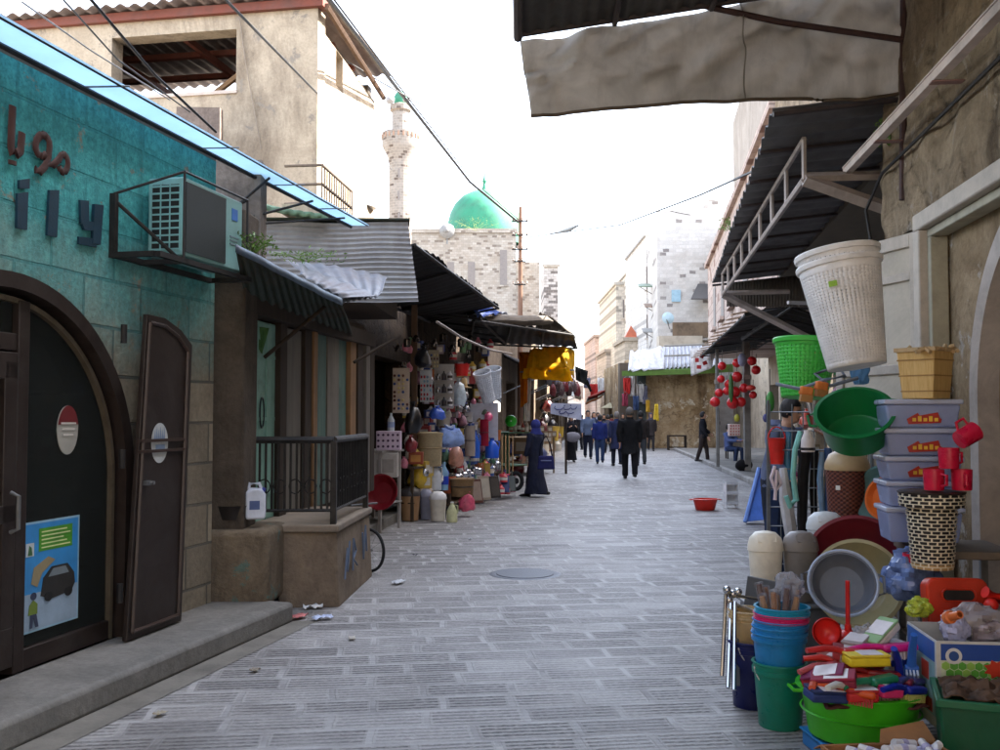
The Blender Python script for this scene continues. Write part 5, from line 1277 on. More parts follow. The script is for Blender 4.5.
# low shop row continuing past the kiosk on the right
FF = Frame((6.3, 54), math.atan2(44, 3.6))
fr_ = thing('far_shops', 'low beige row of shops past the stone kiosk at the far end', 'building', FF.o, (0,0,FF.a))
build('wall', wall_mb(46, 3.9, [(.5+3.4*k,2.9+3.4*k,.0,2.6,0) for k in range(13)], .3).xf(Matrix.Scale(-1,4,(0,1,0))), plaster('far_shop_wall',(150,134,118),(176,160,144),(96,84,72),.5,1,.4), fr_, smooth=0)
build('interior', MB().bx(0,46,-2.4,-2.3,0,3.9).bx(0,46,-2.3,-.31,3.7,3.8), M('stall_dark2',(60,52,44)), fr_, smooth=0)
for k in range(5):
    p = FF.w(2+k*6, .1, 2.9); b = thing('shop_awning', ('faded red','grey','cream','dull orange','brown')[k]+' cloth awning on the far right shop row', 'awning', p, (0,0,FF.a))
    build('cloth', cloth_sheet((-1.7,0,.2),(1.7,0,.2),(1.7,1.3,-.35),(-1.7,1.3,-.35),16,8,.06,seed=k), CL(((150,70,60),(130,128,126),(196,184,160),(190,120,70),(110,88,70))[k],.2), b, solid=.02); build('frame', MB().tube([(-1.7,1.3,-.35),(1.7,1.3,-.35)],.03,5), GREYMETAL, b)

block('far_house', 'pale grey stepped house left of the tall white stone house', 646, 660, 236, 62, 10, (204,200,196), 6)
block('far_house', 'slim weathered house seen over the far shop row', 606, 622, 352, 84, 8, (190,176,162), 7)
# ================================================================== near right building
FW = Frame((3.134, 7.95), math.atan2(-1, -.12)); AW = FW.a     # local x runs towards the camera, local -y faces the street
RW = plaster('right_wall', (122,106,86), (160,142,118), (72,60,48), .8, 1.3, 1.0, rubble=.8, chips=(160,148,134))
RW2 = plaster('right_inner', (138,118,92), (170,150,122), (84,66,48), .75, 1.5, .9, rubble=.5, chips=(186,178,168))
rb = thing('rubble_building', 'tall ochre rubble building with a framed arched doorway', 'building', FW.o, (0,0,AW))
def relief(p): return noise.noise(p*1.7)*.06 + noise.noise(p*4.2)*.04 + noise.noise(p*10)*.012
m = MB()
def fsheet(u, v):
    p = Vector((u*9.0, 0, 2.96+v*9.2)); d = relief(FW.m @ p)
    rnd = max(0, .12-p.x)
    return Vector((p.x+max(0,-d)*.3, -d+rnd*.6, p.z))
m.sheet(fsheet, 110, 110)
m.bx(0,.9,.02,5,0,2.96); m.bx(1.12-.22,1.12,.02,.3,0,2.96); m.bx(5.2,9,.0,.3,0,2.96); m.bx(0.05,9,.14,5,2.96,12.1)
build('wall', m, RW, rb)
def esheet(u, v):
    p = Vector((0, u*.0+.02, 0)); return p
m = MB(); m.sheet(lambda u,v: Vector((.0-relief(FW.m@Vector((0,u*3,v*12)))*.6, .03+u*3, v*12.1)), 24, 80); build('end_wall', m, RW, rb)
build('recessed_wall', wall_mb(5.2, 2.96, [(2.95-1.12,2.95+1.12,0,1.7,1.0)], .3, 1.12).shift((0,.13,0)), RW2, rb, smooth=0)
m = arch_band(1.06, 1.2, .07, .2, 0, 1.7, 2.95, 72); build('arch_trim', m, M('arch_paint',(186,176,168),.8,.15,5,.3,40,dirt=.35), rb)
m = MB(); m.bx(1.6,5.2,2.2,2.3,0,3); m.bx(1.5,1.6,.43,2.3,0,3); m.bx(5.1,5.2,.43,2.3,0,3); m.bx(1.5,5.2,.43,2.3,2.95,3.05); build('interior', m, M('dark_inside',(56,46,38),.9), rb, smooth=0)
gr = MB()
for k in range(9): gr.tube([(2.2,.25,.3+k*.22),(3.2,.25,.3+k*.22)], .006, 4)
for k in range(6): gr.tube([(2.25+k*.18,.25,.1),(2.25+k*.18,.25,2.2)], .006, 4)
build('inner_grille', gr, GREYMETAL, rb)
FRP = M('frame_paint', (184,172,158), .6, .15, 5, .2, 40, dirt=.3)
m = MB(); m.bx(1.06,1.19,-.06,.1,.15,2.9); m.bx(1.06,5.25,-.06,.1,2.9,3.02); fm = build('door_frame', m, FRP, rb, bev=.012)
m = MB(); m.bx(1.19,1.26,-.0,.12,.15,2.84); m.bx(1.19,5.2,.0,.12,2.84,2.9); build('inner_frame', m, M('frame_paint2',(166,160,140),.6,.15,5,.2,40,dirt=.4), fm, bev=.008)
# door leaf folded out along the wall
hx, hy = 3.0, 6.86; fx, fy = 2.74, 7.84
DFm = Frame((fx, fy), math.atan2(hy-fy, hx-fx)); wl = math.hypot(hx-fx, hy-fy)
LEAFP = M('leaf_paint', (190,178,160), .6, .12, 3, .15, 40, dirt=.35)
dl = thing('door_leaf', 'tall cream painted panelled door leaf folded open on the right wall', 'door', DFm.w(0,0,.35), (0,0,DFm.a))
build('panel', MB().bx(.0,wl,-.012,.02,0,2.56), LEAFP, dl, smooth=0)
m = MB(); m.bx(0,.09,-.035,-.012,0,2.56); m.bx(wl-.1,wl,-.035,-.012,0,2.56)
for z0_,z1_ in ((0,.12),(.75,.83),(1.55,1.62),(2.22,2.28),(2.46,2.56)): m.bx(.09,wl-.1,-.034,-.012,z0_,z1_)
build('frame', m, FRP, dl, bev=.006)
for zz in (.5,1.4,2.2): build('hinge', MB().cyl((wl+.015,-.03,zz),(wl+.015,-.03,zz+.13),.018).bx(wl-.02,wl+.05,-.04,-.03,zz+.02,zz+.11), FRP, dl)
# gutter
gt = thing('roof_gutter', 'pinkish white metal gutter running along the ochre wall', 'gutter', FW.w(2,-.2,3.66), (0,0,AW))
GUT = M('gutter_paint', (206,188,178), .5, .15, 4, .1, dirt=.4)
m = MB()
ga = (-2.15, 7.2)
m.bx(-2.2,8.3,-.045,-.037,-.025,.04); m.bx(-2.2,8.3,-.037,.015,-.025,-.018); m.bx(-2.2,8.3,-.053,-.045,.031,.041); build('trough', m, GUT, gt)
build('end_cap', MB().bx(-2.206,-2.201,-.045,.015,-.025,.04), GUT, gt)
for k in range(6): build('bracket', MB().bx(-1.2+k*1.3,-1.13+k*1.3,-.054,.14,-.036,-.026), M('bracket_rose',(150,116,110),.6,.2,6), gt, bev=.004)
build('pipe', MB().tube([(-2.2,.02,.09),(0,.03,.1),(3,.03,.1),(7,.03,.1)], .012, 6), GREYMETAL, gt)
wsolo('cable', 'black cable drooping along the ochre wall under the gutter', 'cable', MB().tube([FW.w(.0,-.06,2.9),FW.w(-.05,-.1,3.3),FW.w(.3,-.06,3.52),FW.w(1.4,-.05,3.55),FW.w(4,-.05,3.6)], .014, 6), M('cable_36_34_36',(36,34,36),.6), FW.w(.3,-.06,3.5))
dp = wsolo('awning_post', 'dark rusty upright pipe on the wall corner holding the canvas', 'pole', MB().tube([A(903,200,7.25),A(904,-20,7.25)], .03, 8), M('rust_pipe',(66,44,42),.7,.3,8,.3), A(903,200,7.25))
weed('weed', 'small weed growing from the wall corner above the gutter end', A(889,146,7.6), 120, .2, .12, LEAF, 31)
# ------------------------------------------------------------------ canvas awning overhead
CAN = CANVAS((200,193,184), .52)
CANR = metalsheet('awning_sheet', (84,80,76), .35, .7, .2, (70,56,46))
ca = thing('canvas_awning', 'large dark awning overhead with a grey brown canvas curtain', 'awning', (1.5, 6.5, 4.4))
p0, p1 = A(518,34,7.2), A(904,-26,7.2)
q0 = Vector((.02, 1.6, p0.z+.05)); q1 = Vector((2.5, 1.6, p1.z+.05))
wpart('roof_sheet', corr(q0, q1, p1, p0, 24, .012, 4, 6, wob=.02, seed=12), CANR, ca, solid=.012)
m = MB(); m.tube([p0, p1], .03, 8); m.tube([q0+Vector((0,0,-.03)), p0+Vector((0,0,-.03))], .035, 8)
for k in (1,2,3): m.tube([q0.lerp(q1,k/4)-Vector((0,0,.04)), p0.lerp(p1,k/4)-Vector((0,0,.04))], .022, 6)
wpart('frame', m, M('awning_frame',(60,50,50),.6,.3,8,.2), ca)
def curtain(u, v):
    top = A(520+384*u, (41 + (17-41)*min(u/.42,1)) if u<.42 else 17-43*(u-.42)/.58, 7.3)
    bpx = 531+374*u; bpy = 116 - 14*math.sin(min(u/.55,1)*PI/2) + (0 if u<.55 else -5*(u-.55)/.45 )
    if u > .9: bpy -= (u-.9)*60
    bot = A(bpx, bpy, 7.34)
    p = top.lerp(bot, v)
    q = Vector((u*5, v*1.1, 3.3))
    amp = math.sin(PI*min(1, v*1.2+.1))*1.0
    d = .20*noise.noise(q) + .10*noise.noise(q*2.7+Vector((v*2,0,0))) + .06*noise.noise(Vector((u*16+v*5, v*2, 1))) + .03*noise.noise(Vector((u*44+v*4, v*1.5, 2)))*max(0,1-u*2.2)
    # diagonal pulls from the tied corner
    d += .07*math.sin((u*22+v*7))*math.exp(-u*4) + .05*math.sin(u*30-v*9)*math.exp(-(1-u)*4)
    d += .045*noise.noise(Vector((u*9+v*4, v*5-u*3, 4))) + .02*abs(noise.noise(Vector((u*20-v*6, v*8, 9))))
    p.y += d*(.4+.6*amp)
    return p
wpart('curtain', MB().sheet(curtain, 110, 34), CAN, ca, solid=.004)
for us in (.57,):
    wpart('seam', MB().tube([curtain(us, k/20)+Vector((0,-.006,0)) for k in range(21)], .006, 5), CL((150,144,134), .3), ca)
wpart('hem', MB().tube([curtain(k/60, 1.0) for k in range(61)], .014, 6), CL((96,84,72), .1), ca)
wpart('side_pipe', MB().tube([A(690,3,7.2),A(780,22,7.22),A(903,40,7.24)], .025, 8), M('rust_pipe',(66,44,42),.7,.3,8,.3), ca)
# ------------------------------------------------------------------ truss awning
AWM = metalsheet('truss_sheet', (104,102,102), .3, .7, .25, (70,56,48))
ta = thing('truss_awning', 'dark ribbed metal awning carried by a pale welded truss', 'awning', (3.1,12,4.0))
o0, o1 = Vector((2.12,7.45,3.98)), Vector((3.82,17.4,3.98)); i0, i1 = Vector((3.45,7.45,4.14)), Vector((5.3,17.4,4.14))
wpart('sheet', corr(o0, o1, i1, i0, 30, .022, 6, 8, wob=.015, seed=14), AWM, ta, solid=.008)
TRP = M('truss_paint', (168,156,150), .55, .2, 6, .15, dirt=.35)
t0, t1 = Vector((2.56,8.1,3.58)), Vector((3.66,15.9,3.58))
up_ = Vector((0,0,.34))
m = MB(); m.tube([t0,t1], .03, 6); build_t = wpart('lower_chord', m, TRP, ta)
wpart('upper_chord', MB().tube([t0+up_,t1+up_], .028, 6), TRP, ta)
for k in range(9):
    p = t0.lerp(t1, k/8); wpart('upright', MB().tube([p,p+up_], .022, 6), TRP, ta)
for (p, zz, nm) in ((t0,3.58,'bracket'),(t1,3.58,'bracket')):
    e = p+Vector((1.0,.05,-.34)) if p is t0 else p+Vector((1.5,.1,-.75)); m = MB(); d = (e-p)
    m.tube([p, e], .06, 4); wpart('bracket', m, TRP, ta)
    wpart('tie', MB().tube([p+Vector((0,0,.02)), p+Vector((1.1,.02,.05))], .04, 4), TRP, ta)
for k in range(10):
    f = k/9; wpart('purlin', MB().tube([o0.lerp(o1,f)-Vector((0,0,.05)), i0.lerp(i1,f)-Vector((0,0,.05))], .022, 5), M('awning_frame',(60,50,50),.6,.3,8,.2), ta)
wpart('end_sheet', corr(A(727,283,16.3),A(830,272,16.3),A(830,308,16.2),A(727,306,16.2), 34, .016, 2, 6, seed=15), metalsheet('end_sheet',(112,106,100),.3,.6), ta, solid=.006)
# next awnings down the right side
SLT = woody('slat_wood', (140,112,92), (166,140,118), 8)
a3 = awning('dark tin awning with a fringe of wooden slats over the red plastic goods', ((4.62,18.2,3.52),(6.4,31,3.5),(8.2,31,3.75),(6.2,18.2,3.8)), 26, seed=16, name='slatted_awning')
for k in range(14):
    p = Vector((4.62,18.2,3.55)).lerp(Vector((6.4,31,3.5)), k/13); wpart('slat', MB().box(p+Vector((-.03,0,-.02)), (.5,.12,.03), (0,-.2,.1)), SLT, a3)
awning('low black sheet awning tucked under the truss awning end', (A(742,338,17.2),A(792,305,16.4),A(828,318,16.4),A(812,340,17)), 8, seed=17)
wl_ = wsolo('reflector_strip', 'thin white reflector strip fixed under the truss awning', 'lamp', MB().box(A(802,303,15), (.5,.06,.05), (0,0,.3)), P((206,206,214)), A(802,303,15))
bn = thing('banner', 'white cloth banner with red markings under the slatted awning', 'banner', A(705,360,31.2))
wpart('cloth', cloth_sheet(A(690,349,31.5),A(716,345,30.9),A(712,368,30.9),A(691,376,31.5),12,8,.04), CL((214,206,200)), bn, solid=.01)
m = MB()
for k,(px_,py_) in enumerate(((697,360),(702,356),(707,352),(705,363),(699,367))): m.box(A(px_,py_,30.85), (.12,.02,.14), (0,.4*k,0))
wpart('red_mark', m, P((176,50,50)), bn)
for i,(px_,top,lab) in enumerate(((747.5,341,'thick grey post with a faded cloth wrap beside the red goods'),(718,349,'thin pale post at the far side of the red goods'))):
    g_ = G(px_, 471-i*4, .116); ps = thing('awning_post', lab, 'post', g_)
    zt = A(px_, top, g_.y).z-g_.z
    build('shaft', MB().box((0,0,zt/2),(.17-.08*i,.17-.08*i,zt)), M('post_grey',(126,122,116),.8,.25,4,.2,dirt=.4), ps, bev=.015)
    build('collar', MB().box((0,0,zt*.72),(.22-.08*i,.22-.08*i,.12)), CL((150,140,130)), ps, bev=.01)
# right shop row behind the goods
FG = Frame((3.5, 8.05), math.atan2(9.5, 1.5)); AG = FG.a
rs = thing('goods_shop', 'cream walled shop row behind the hanging plastic goods', 'building', FG.o, (0,0,AG))
CR = plaster('cream_wall', (168,158,140), (190,180,160), (110,98,80), .6, 1.2, .4)
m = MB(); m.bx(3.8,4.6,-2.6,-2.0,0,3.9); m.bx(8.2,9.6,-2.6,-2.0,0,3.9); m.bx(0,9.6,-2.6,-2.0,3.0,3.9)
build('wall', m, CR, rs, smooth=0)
build('upper_shade_wall', MB().bx(-.02,9.55,-3.5,-.02,4.2,12), RW, rs, smooth=0)  # unseen, added this high to keep sun off the teal wall
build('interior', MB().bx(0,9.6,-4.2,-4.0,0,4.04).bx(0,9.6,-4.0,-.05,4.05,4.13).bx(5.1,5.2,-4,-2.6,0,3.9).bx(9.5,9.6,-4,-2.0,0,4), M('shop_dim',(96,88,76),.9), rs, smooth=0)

# ================================================================== goods on the right
def perforated(name, r0, r1, h, n, rows, rgb, hw=.24, hh=.5):
    """basket wall with real slots; r0 bottom, r1 top; slots are staggered row by row"""
    m = MB(); rad = lambda f: r0 + (r1-r0)*f
    fs = [0.0]
    for j in range(rows):
        b = .05 + .85*j/rows; d = .85/rows
        fs += [b, b + d*hh]
    fs += [.9, 1.0]
    an = []
    for k in range(n): an += [(k-hw/2)/n, (k+hw/2)/n]
    N = len(an)
    vs = []
    for f in fs:
        for a in an: vs.append((rad(f)*math.cos(2*PI*a), rad(f)*math.sin(2*PI*a), h*f))
    faces = []
    for j in range(len(fs)-1):
        slot_row = 1 <= j <= 2*rows and j % 2 == 1
        for k in range(N):
            if slot_row and k % 2 == 0: continue
            k2 = (k+1) % N; faces.append((j*N+k, j*N+k2, (j+1)*N+k2, (j+1)*N+k))
    return m.add(vs, faces)
def weld(o):
    bm = bmesh.new(); bm.from_mesh(o.data); bmesh.ops.remove_doubles(bm, verts=bm.verts, dist=1e-4); bm.to_mesh(o.data); bm.free()
    o.data.polygons.foreach_set('use_smooth', [True]*len(o.data.polygons)); return o
def basket(label, loc, rot, r0, r1, h, rgb, n=54, rows=30, group=None, name='laundry_basket', band=False):
    b = thing(name, label, 'basket', loc, rot, group)
    pm = P(rgb, .4, .05)
    build('wall', perforated('w', r0, r1, h, n, rows, rgb), pm, b, solid=.004, smooth=60)
    build('base', MB().lathe([(0,0),(r0,0),(r0,.006),(0,.006)], 36), pm, b)
    build('rim', MB().lathe([(r1-.004,h-.03),(r1+.012,h-.028),(r1+.016,h-.004),(r1+.010,h+.006),(r1-.006,h+.004)], 48), pm, b)
    return b
WHITEB = (238,234,230)
bA = basket('large white laundry basket hanging with its mouth tilted up', A(857,367,6.0), (R(-6),R(-7),0), .172, .248, .66, WHITEB)
build('sticker', MB().box((-.13,-.2,.5),(.05,.004,.035),(0,0,R(-33))), P((150,190,60)), bA)
bB = basket('outer white laundry basket rim stacked into the larger basket', A(857,367,6.0)+Vector((-.056,.048,.455)), (R(-6),R(-7),0), .214, .247, .27, WHITEB, 54, 4)
basket('bright green laundry basket hanging behind the white baskets', A(804,398,6.7), (R(-3),R(4),0), .15, .212, .40, (70,190,70), 40, 14)
# tubs
def tub(label, loc, rot, r, h, rgb, taper=.8, oval=1.0, handles=True, name='plastic_tub', group=None, lip=.02, cat='tub', scale=None):
    b = thing(name, label, cat, loc, rot, group)
    pm = P(rgb, .33, .08); q = r*taper
    build('bowl', MB().lathe([(0,0),(q*.9,0),(q,.012),(r*.97,h*.86),(r,h-.01),(r+lip,h-.006),(r+lip,h),(r-.002,h+.003),(r*.96,h*.86),(q*.97,.022),(q*.88,.012),(0,.012)], 56, (0,0,0), oval, 1), pm, b, smooth=40)
    if handles:
        for sg in (-1, 1):
            build('handle', MB().tube([(sg*(r*oval+lip*.5),-.06,h-.01),(sg*(r*oval+lip+.03),-.045,h-.012),(sg*(r*oval+lip+.03),.045,h-.012),(sg*(r*oval+lip*.5),.06,h-.01)], .009, 6), pm, b)
    return b
t_ = tub('big dark green round tub tilted with its open mouth to the street', A(857,437,5.85), (R(40),R(-10),R(-14)), .212, .2, (18,112,58), .86)
# bins
LIL = M('bin_lilac', (188,200,236), .25, .06, 5, .03, trans=.45); LILW = M('bin_lid', (196,202,224), .3, .06, 5, .03, trans=.2)
BINZ = [(507,543),(481,507),(456,481),(428,456),(399,428)]
bins = []
where = ['lowest of the stack, beside the blue wrapped bundle','second from the bottom of the stack','middle one of the stack','second from the top of the stack','topmost of the stack, under the bamboo box']
for k,(ta_,bo_) in enumerate(BINZ):
    z0_ = A(925,bo_,5.6).z; z1_ = A(925,ta_,5.6).z; h = z1_-z0_
    b = thing('storage_bin', 'lilac plastic storage bin with lid, '+where[k], 'storage bin', (A(927,500,5.6).x, 5.72, z0_+.002), (0,0,R(-9)), 'stacked lilac storage bins')
    w0, w1, d_ = .185, .205, .13; hh = h-.034
    m = MB(); m.hexa([(-w0,-d_,0),(w0,-d_,0),(w0,d_,0),(-w0,d_,0)],[(-w1,-d_-.015,hh),(w1,-d_-.015,hh),(w1,d_+.015,hh),(-w1,d_+.015,hh)])
    build('body', m, LIL, b, bev=.012)
    build('lid', MB().bx(-w1-.012,w1+.012,-d_-.028,d_+.028,hh+.001,h-.004), LILW, b, bev=.008)
    lg = build('logo', MB().prism([(-.09,.05),(-.03,.085),(-.02,.07),(.08,.088),(.09,.055),(.1,.05),(.095,.028),(-.08,.02)], -.0155-d_, -.0115-d_), P((176,40,30)), b, smooth=0)
    m = MB()
    for q_ in range(5): m.bx(-.06+q_*.03,-.04+q_*.03,-.0175-d_,-.0155-d_,.036,.056+.01*(q_%2))
    build('logo_letters', m, P((236,190,60)), lg)
# table carrying bins
tb = thing('display_table', 'worn steel display table carrying the bins and hamper', 'table', (2.62,5.6,0), (0,0,R(-9)))
build('top', MB().bx(-.27,.26,-.2,.35,.80,.845), M('table_top',(112,100,88),.7,.2,6,.1,dirt=.3), tb, bev=.006)
for sx in (-.24,.23):
    for sy in (-.17,.3): build('leg', MB().bx(sx-.02,sx+.02,sy-.02,sy+.02,0,.80), GREYMETAL, tb)
build('shelf', MB().bx(-.25,.24,-.18,.3,.3,.32), M('table_top',(112,100,88)), tb)
# bamboo box
bxr = thing('bamboo_box', 'square tapered bamboo basket standing on the topmost bin', 'basket', A(926,399,5.66), (0,0,R(38)))
BAM = woody('bamboo', (196,156,92), (220,186,124), 12, .5, (6,6,.4), .15)
m = MB(); m.hexa([(-.095,-.095,0),(.095,-.095,0),(.095,.095,0),(-.095,.095,0)],[(-.115,-.115,.28),(.115,-.115,.28),(.115,.115,.28),(-.115,.115,.28)]); build('body', m, BAM, bxr, bev=.006)
for zz,rr in ((.04,.1),(.13,.107),(.22,.114)): build('band', MB().hexa([(-rr,-rr,zz),(rr,-rr,zz),(rr,rr,zz),(-rr,rr,zz)],[(-rr,-rr,zz+.008),(rr,-rr,zz+.008),(rr,rr,zz+.008),(-rr,rr,zz+.008)]), woody('bamboo_band',(150,116,70),(170,134,84),10), bxr)
m = MB()
for k in range(26):
    a = rng.uniform(-.13,.13); s_ = rng.choice(((a,-.125),(-.125,a),(a,.125),(.125,a))); m.tube([(s_[0],s_[1],.285),(s_[0]+rng.uniform(-.05,.05),s_[1]+rng.uniform(-.05,.05),.285+rng.uniform(-.03,.03))], .012, 5)
m.bx(-.125,.125,-.125,.125,.272,.296); build('rope_rim', m, woody('rope',(176,146,104),(200,172,130),20), bxr)
# wicker hamper with black and cream checks
CRM = P((232,220,194), .5, .1); BLKP = P((36,32,32), .5, .05)
hm = thing('wicker_hamper', 'black and cream woven hamper with a flat woven lid', 'hamper', A(941,571,5.2)+Vector((0,.1,0)))
def woven(r0, r1, h, n, rows, z0=0):
    """black dashes on cream, staggered from row to row"""
    m = MB(); zs = [0.0]
    for j in range(rows): zs += [(j+.74)/rows, (j+1)/rows]
    for j in range(len(zs)-1):
        row = j//2; black = j % 2 == 0
        for k in range(n):
            m.mat(1 if black and (k + (row % 2)*2) % 5 < 4 else 0)
            f0, f1 = zs[j], zs[j+1]; a0, a1 = 2*PI*k/n, 2*PI*(k+1)/n; bul = -.003 if m.mi else .003
            q = lambda a, f, b: ((r0+(r1-r0)*f+b)*math.cos(a), (r0+(r1-r0)*f+b)*math.sin(a), z0+h*f)
            m.add([q(a0,f0,bul),q(a1,f0,bul),q(a1,f1,bul),q(a0,f1,bul)], [(0,1,2,3)])
    return m
build('body', woven(.105,.13,.33,80,17), [CRM, BLKP], hm, smooth=0)
build('base_rim', MB().lathe([(0,.0),(.104,0),(.108,.012),(.104,.03),(0,.02)],28), P((196,160,104)), hm)
ld_ = build('lid', woven(.165,.168,.075,100,4,.335), [CRM, BLKP], hm, smooth=0)
build('lid_top', MB().lathe([(0,.418),(.165,.418),(.176,.412),(.172,.404),(0,.402)],32).lathe([(0,.334),(.165,.334),(.165,.338),(0,.338)],32), P((52,44,38)), ld_)
def mug(label, loc, rot):
    b = thing('mug', label, 'mug', loc, rot, 'red plastic mugs')
    r, h = .054, .11
    build('cup', MB().lathe([(0,0),(r*.9,0),(r*.93,.008),(r,h),(r-.004,h),(r*.88,.01),(0,.01)],32), P((206,24,62), .28, .0), b)
    build('handle', MB().tube([(r*.95,0,h*.8),(r+.035,0,h*.75),(r+.035,0,h*.3),(r*.93,0,h*.2)], .008, 8), P((206,24,62), .28, .0), b)
    return b
zl = A(941,491,5.2).z
mug('red plastic mug at the left of the bottom pair on the hamper lid', A(934,490,5.2), (0,0,R(-70)))
mug('red plastic mug at the right of the bottom pair on the hamper lid', A(962,490,5.2), (0,0,R(-100)))
mug('red plastic mug standing across the bottom pair of mugs', A(949,468.5,5.2), (0,0,R(20)))
mug('red plastic mug toppled over on top of the mug pile', A(952,446,5.2)+Vector((.04,0,.03)), (R(10),R(-62),R(180)))
mug('red plastic mug half buried in the blue wrapped bundle', A(913,573,5.45), (0,0,R(60)))
# wrapped bundle
def crumple(label, loc, r3, matr, seed, name='plastic_bundle', cat='bundle', amp=.35, n=40):
    m = MB().ball((0,0,0), 1.0, n)
    for i,p in enumerate(m.v):
        q = p*2.2+Vector((seed,0,0)); d = 1+amp*noise.noise(q)+amp*.6*abs(noise.noise(q*3))+amp*.25*noise.noise(q*7)
        m.v[i] = Vector((p.x*d*r3[0], p.y*d*r3[1], max(p.z*d*r3[2], -r3[2]*.85)))
    return solo(name, label, cat, m, matr, loc, smooth=24)
FILM = lambda nm, c, op=.55: glassy(nm, c, op, .12)
crumple('blue film wrapped bundle of plates under the lowest bin', A(914,578,5.5), (.15,.12,.14), M('blue_film',(112,136,190),.16,.35,9,.5,30,0,.8), 2)
# wicker style bin
wb = thing('wicker_bin', 'brown woven plastic bin with a beige lid on the pavement rack', 'bin', A(848,516,6.7))
t = NT('weave_brown'); v = t.coord(); sp_ = t.n('ShaderNodeSeparateXYZ'); t.l(v, sp_.inputs[0])
ang = t.math('ARCTAN2', sp_.outputs['Y'], sp_.outputs['X'])
ck = t.math('MULTIPLY', t.math('SINE', t.math('MULTIPLY', ang, 22)), t.math('SINE', t.math('MULTIPLY', sp_.outputs['Z'], 210)))
WVB = t.bsdf(t.ramp(t.math('ADD', t.math('MULTIPLY', ck, .5), .5), [(.3, lin((62,26,20))), (.7, lin((116,62,46)))]), .5, 0, .4, t.bump(ck, .5, .004))
build('body', MB().lathe([(0,0),(.13,0),(.145,.32),(.14,.32),(.125,.01),(0,.01)],40), WVB, wb)
build('lid', MB().lathe([(.148,.315),(.152,.33),(.148,.36),(.12,.42),(.06,.455),(0,.46)],40), P((186,160,120)), wb)
build('lid_handle', MB().tube([(-.07,-.06,.43),(-.05,-.1,.45),(.05,-.1,.45),(.07,-.06,.43)], .01, 6), P((150,126,96)), wb)
build('badge', MB().box((-.1,-.098,.2),(.03,.004,.03),(0,0,R(-45))), P((226,226,220)), wb)
# round-topped waste bins
def swingbin(label, loc, r, h, rgb, rgb2=None, group=None, sy=.85):
    b = thing('waste_bin', label, 'waste bin', loc, (0,0,rng.uniform(-.2,.2)), group)
    pm = P(rgb, .35, .1); p2 = P(rgb2 or rgb, .35, .1)
    build('body', MB().lathe([(0,0),(r*.78,0),(r*.8,.01),(r*.98,h*.72),(r*.94,h*.72),(r*.76,.012),(0,.012)],36,(0,0,0),1,sy), pm, b)
    build('lid', MB().lathe([(r*.98,h*.71),(r*1.04,h*.72),(r*1.03,h*.79),(r*.92,h*.9),(r*.6,h*.98),(r*.2,h*1.0),(0,h)],36,(0,0,0),1,sy), p2, b)
    build('flap', MB().box((0,-r*sy*.72,h*.9),(r*1.1,.006,h*.12),(R(-42),0,0)), p2, b, bev=.002)
    return b
crt = thing('crate', 'low grey plastic crate under the cream and grey waste bins', 'crate', (A(785,600,6.25).x,6.25,0))
build('body', MB().bx(-.25,.3,-.16,.16,0,.40), P((112,114,118)), crt, bev=.015)
build('rim', MB().bx(-.27,.32,-.18,.18,.401,.42), P((130,132,136)), crt, bev=.006)
swingbin('cream swing top waste bin beside the grey one', A(766,600,6.2), .108, .435, (240,232,214))
swingbin('grey swing top waste bin beside the cream one', A(801,600,6.2), .112, .435, (132,126,122))
swingbin('white swing top waste bin behind the maroon tub', A(826,575,6.5), .12, .42, (206,212,214))
wsolo('grey_tray', 'grey plastic tray leaning by the waste bins and chrome stand', 'tray', MB().bx(-.02,.0,-.1,.1,0,.2).rot((.1,.1,.9)).shift(A(760,612,5.9)), P((92,94,98)), A(760,612,5.9), bev=.005)
# standing tubs
def standtub(label, px_, py_, Y, r, h, rgb, yaw, tilt=72, taper=.72, handles=False):
    b = tub(label, (0,0,0), (R(tilt),0,R(yaw)), r, h, rgb, taper, handles=handles)
    c = A(px_, py_, Y); off = Euler((R(tilt),0,R(yaw))).to_matrix() @ Vector((0,0,h))
    b.location = c-off; return b
standtub('large maroon tub leaning on edge behind the beige tub', 857, 566, 6.1, .30, .16, (120,34,46), -22, 74)
standtub('beige round tub leaning between the maroon and grey tubs', 858, 583, 5.85, .245, .14, (176,164,124), -18, 72)
standtub('grey round tub with pale rim and handles at the front', 843, 583, 5.4, .165, .1, (104,110,122), -14, 66, .8, True)
gt_ = [o for o in bpy.data.objects if o.get('label','').startswith('grey round tub')][0]
build('rim', MB().tube([(.182*math.cos(PI*i/20),.182*math.sin(PI*i/20),.103) for i in range(41)], .009, 6, ref=(0,0,1), cap=False), P((170,184,208)), gt_)
def tray(label, px_, py_, Y, r, rgb, yaw, sx):
    b = solo('round_tray', label, 'tray', MB().lathe([(0,0),(r*.8,0),(r,.03),(r+.01,.03),(r+.01,.035),(r*.97,.035),(r*.78,.008),(0,.008)],40), P(rgb), A(px_,py_,Y), (R(80),0,R(yaw)))
    return b
tray('teal grey round tray standing on edge beside the bins', 884, 497, 6.45, .2, (84,120,116), -62, 1)
tray('orange round tray standing on edge before the teal tray', 887, 499, 6.3, .13, (230,110,30), -56, 1)
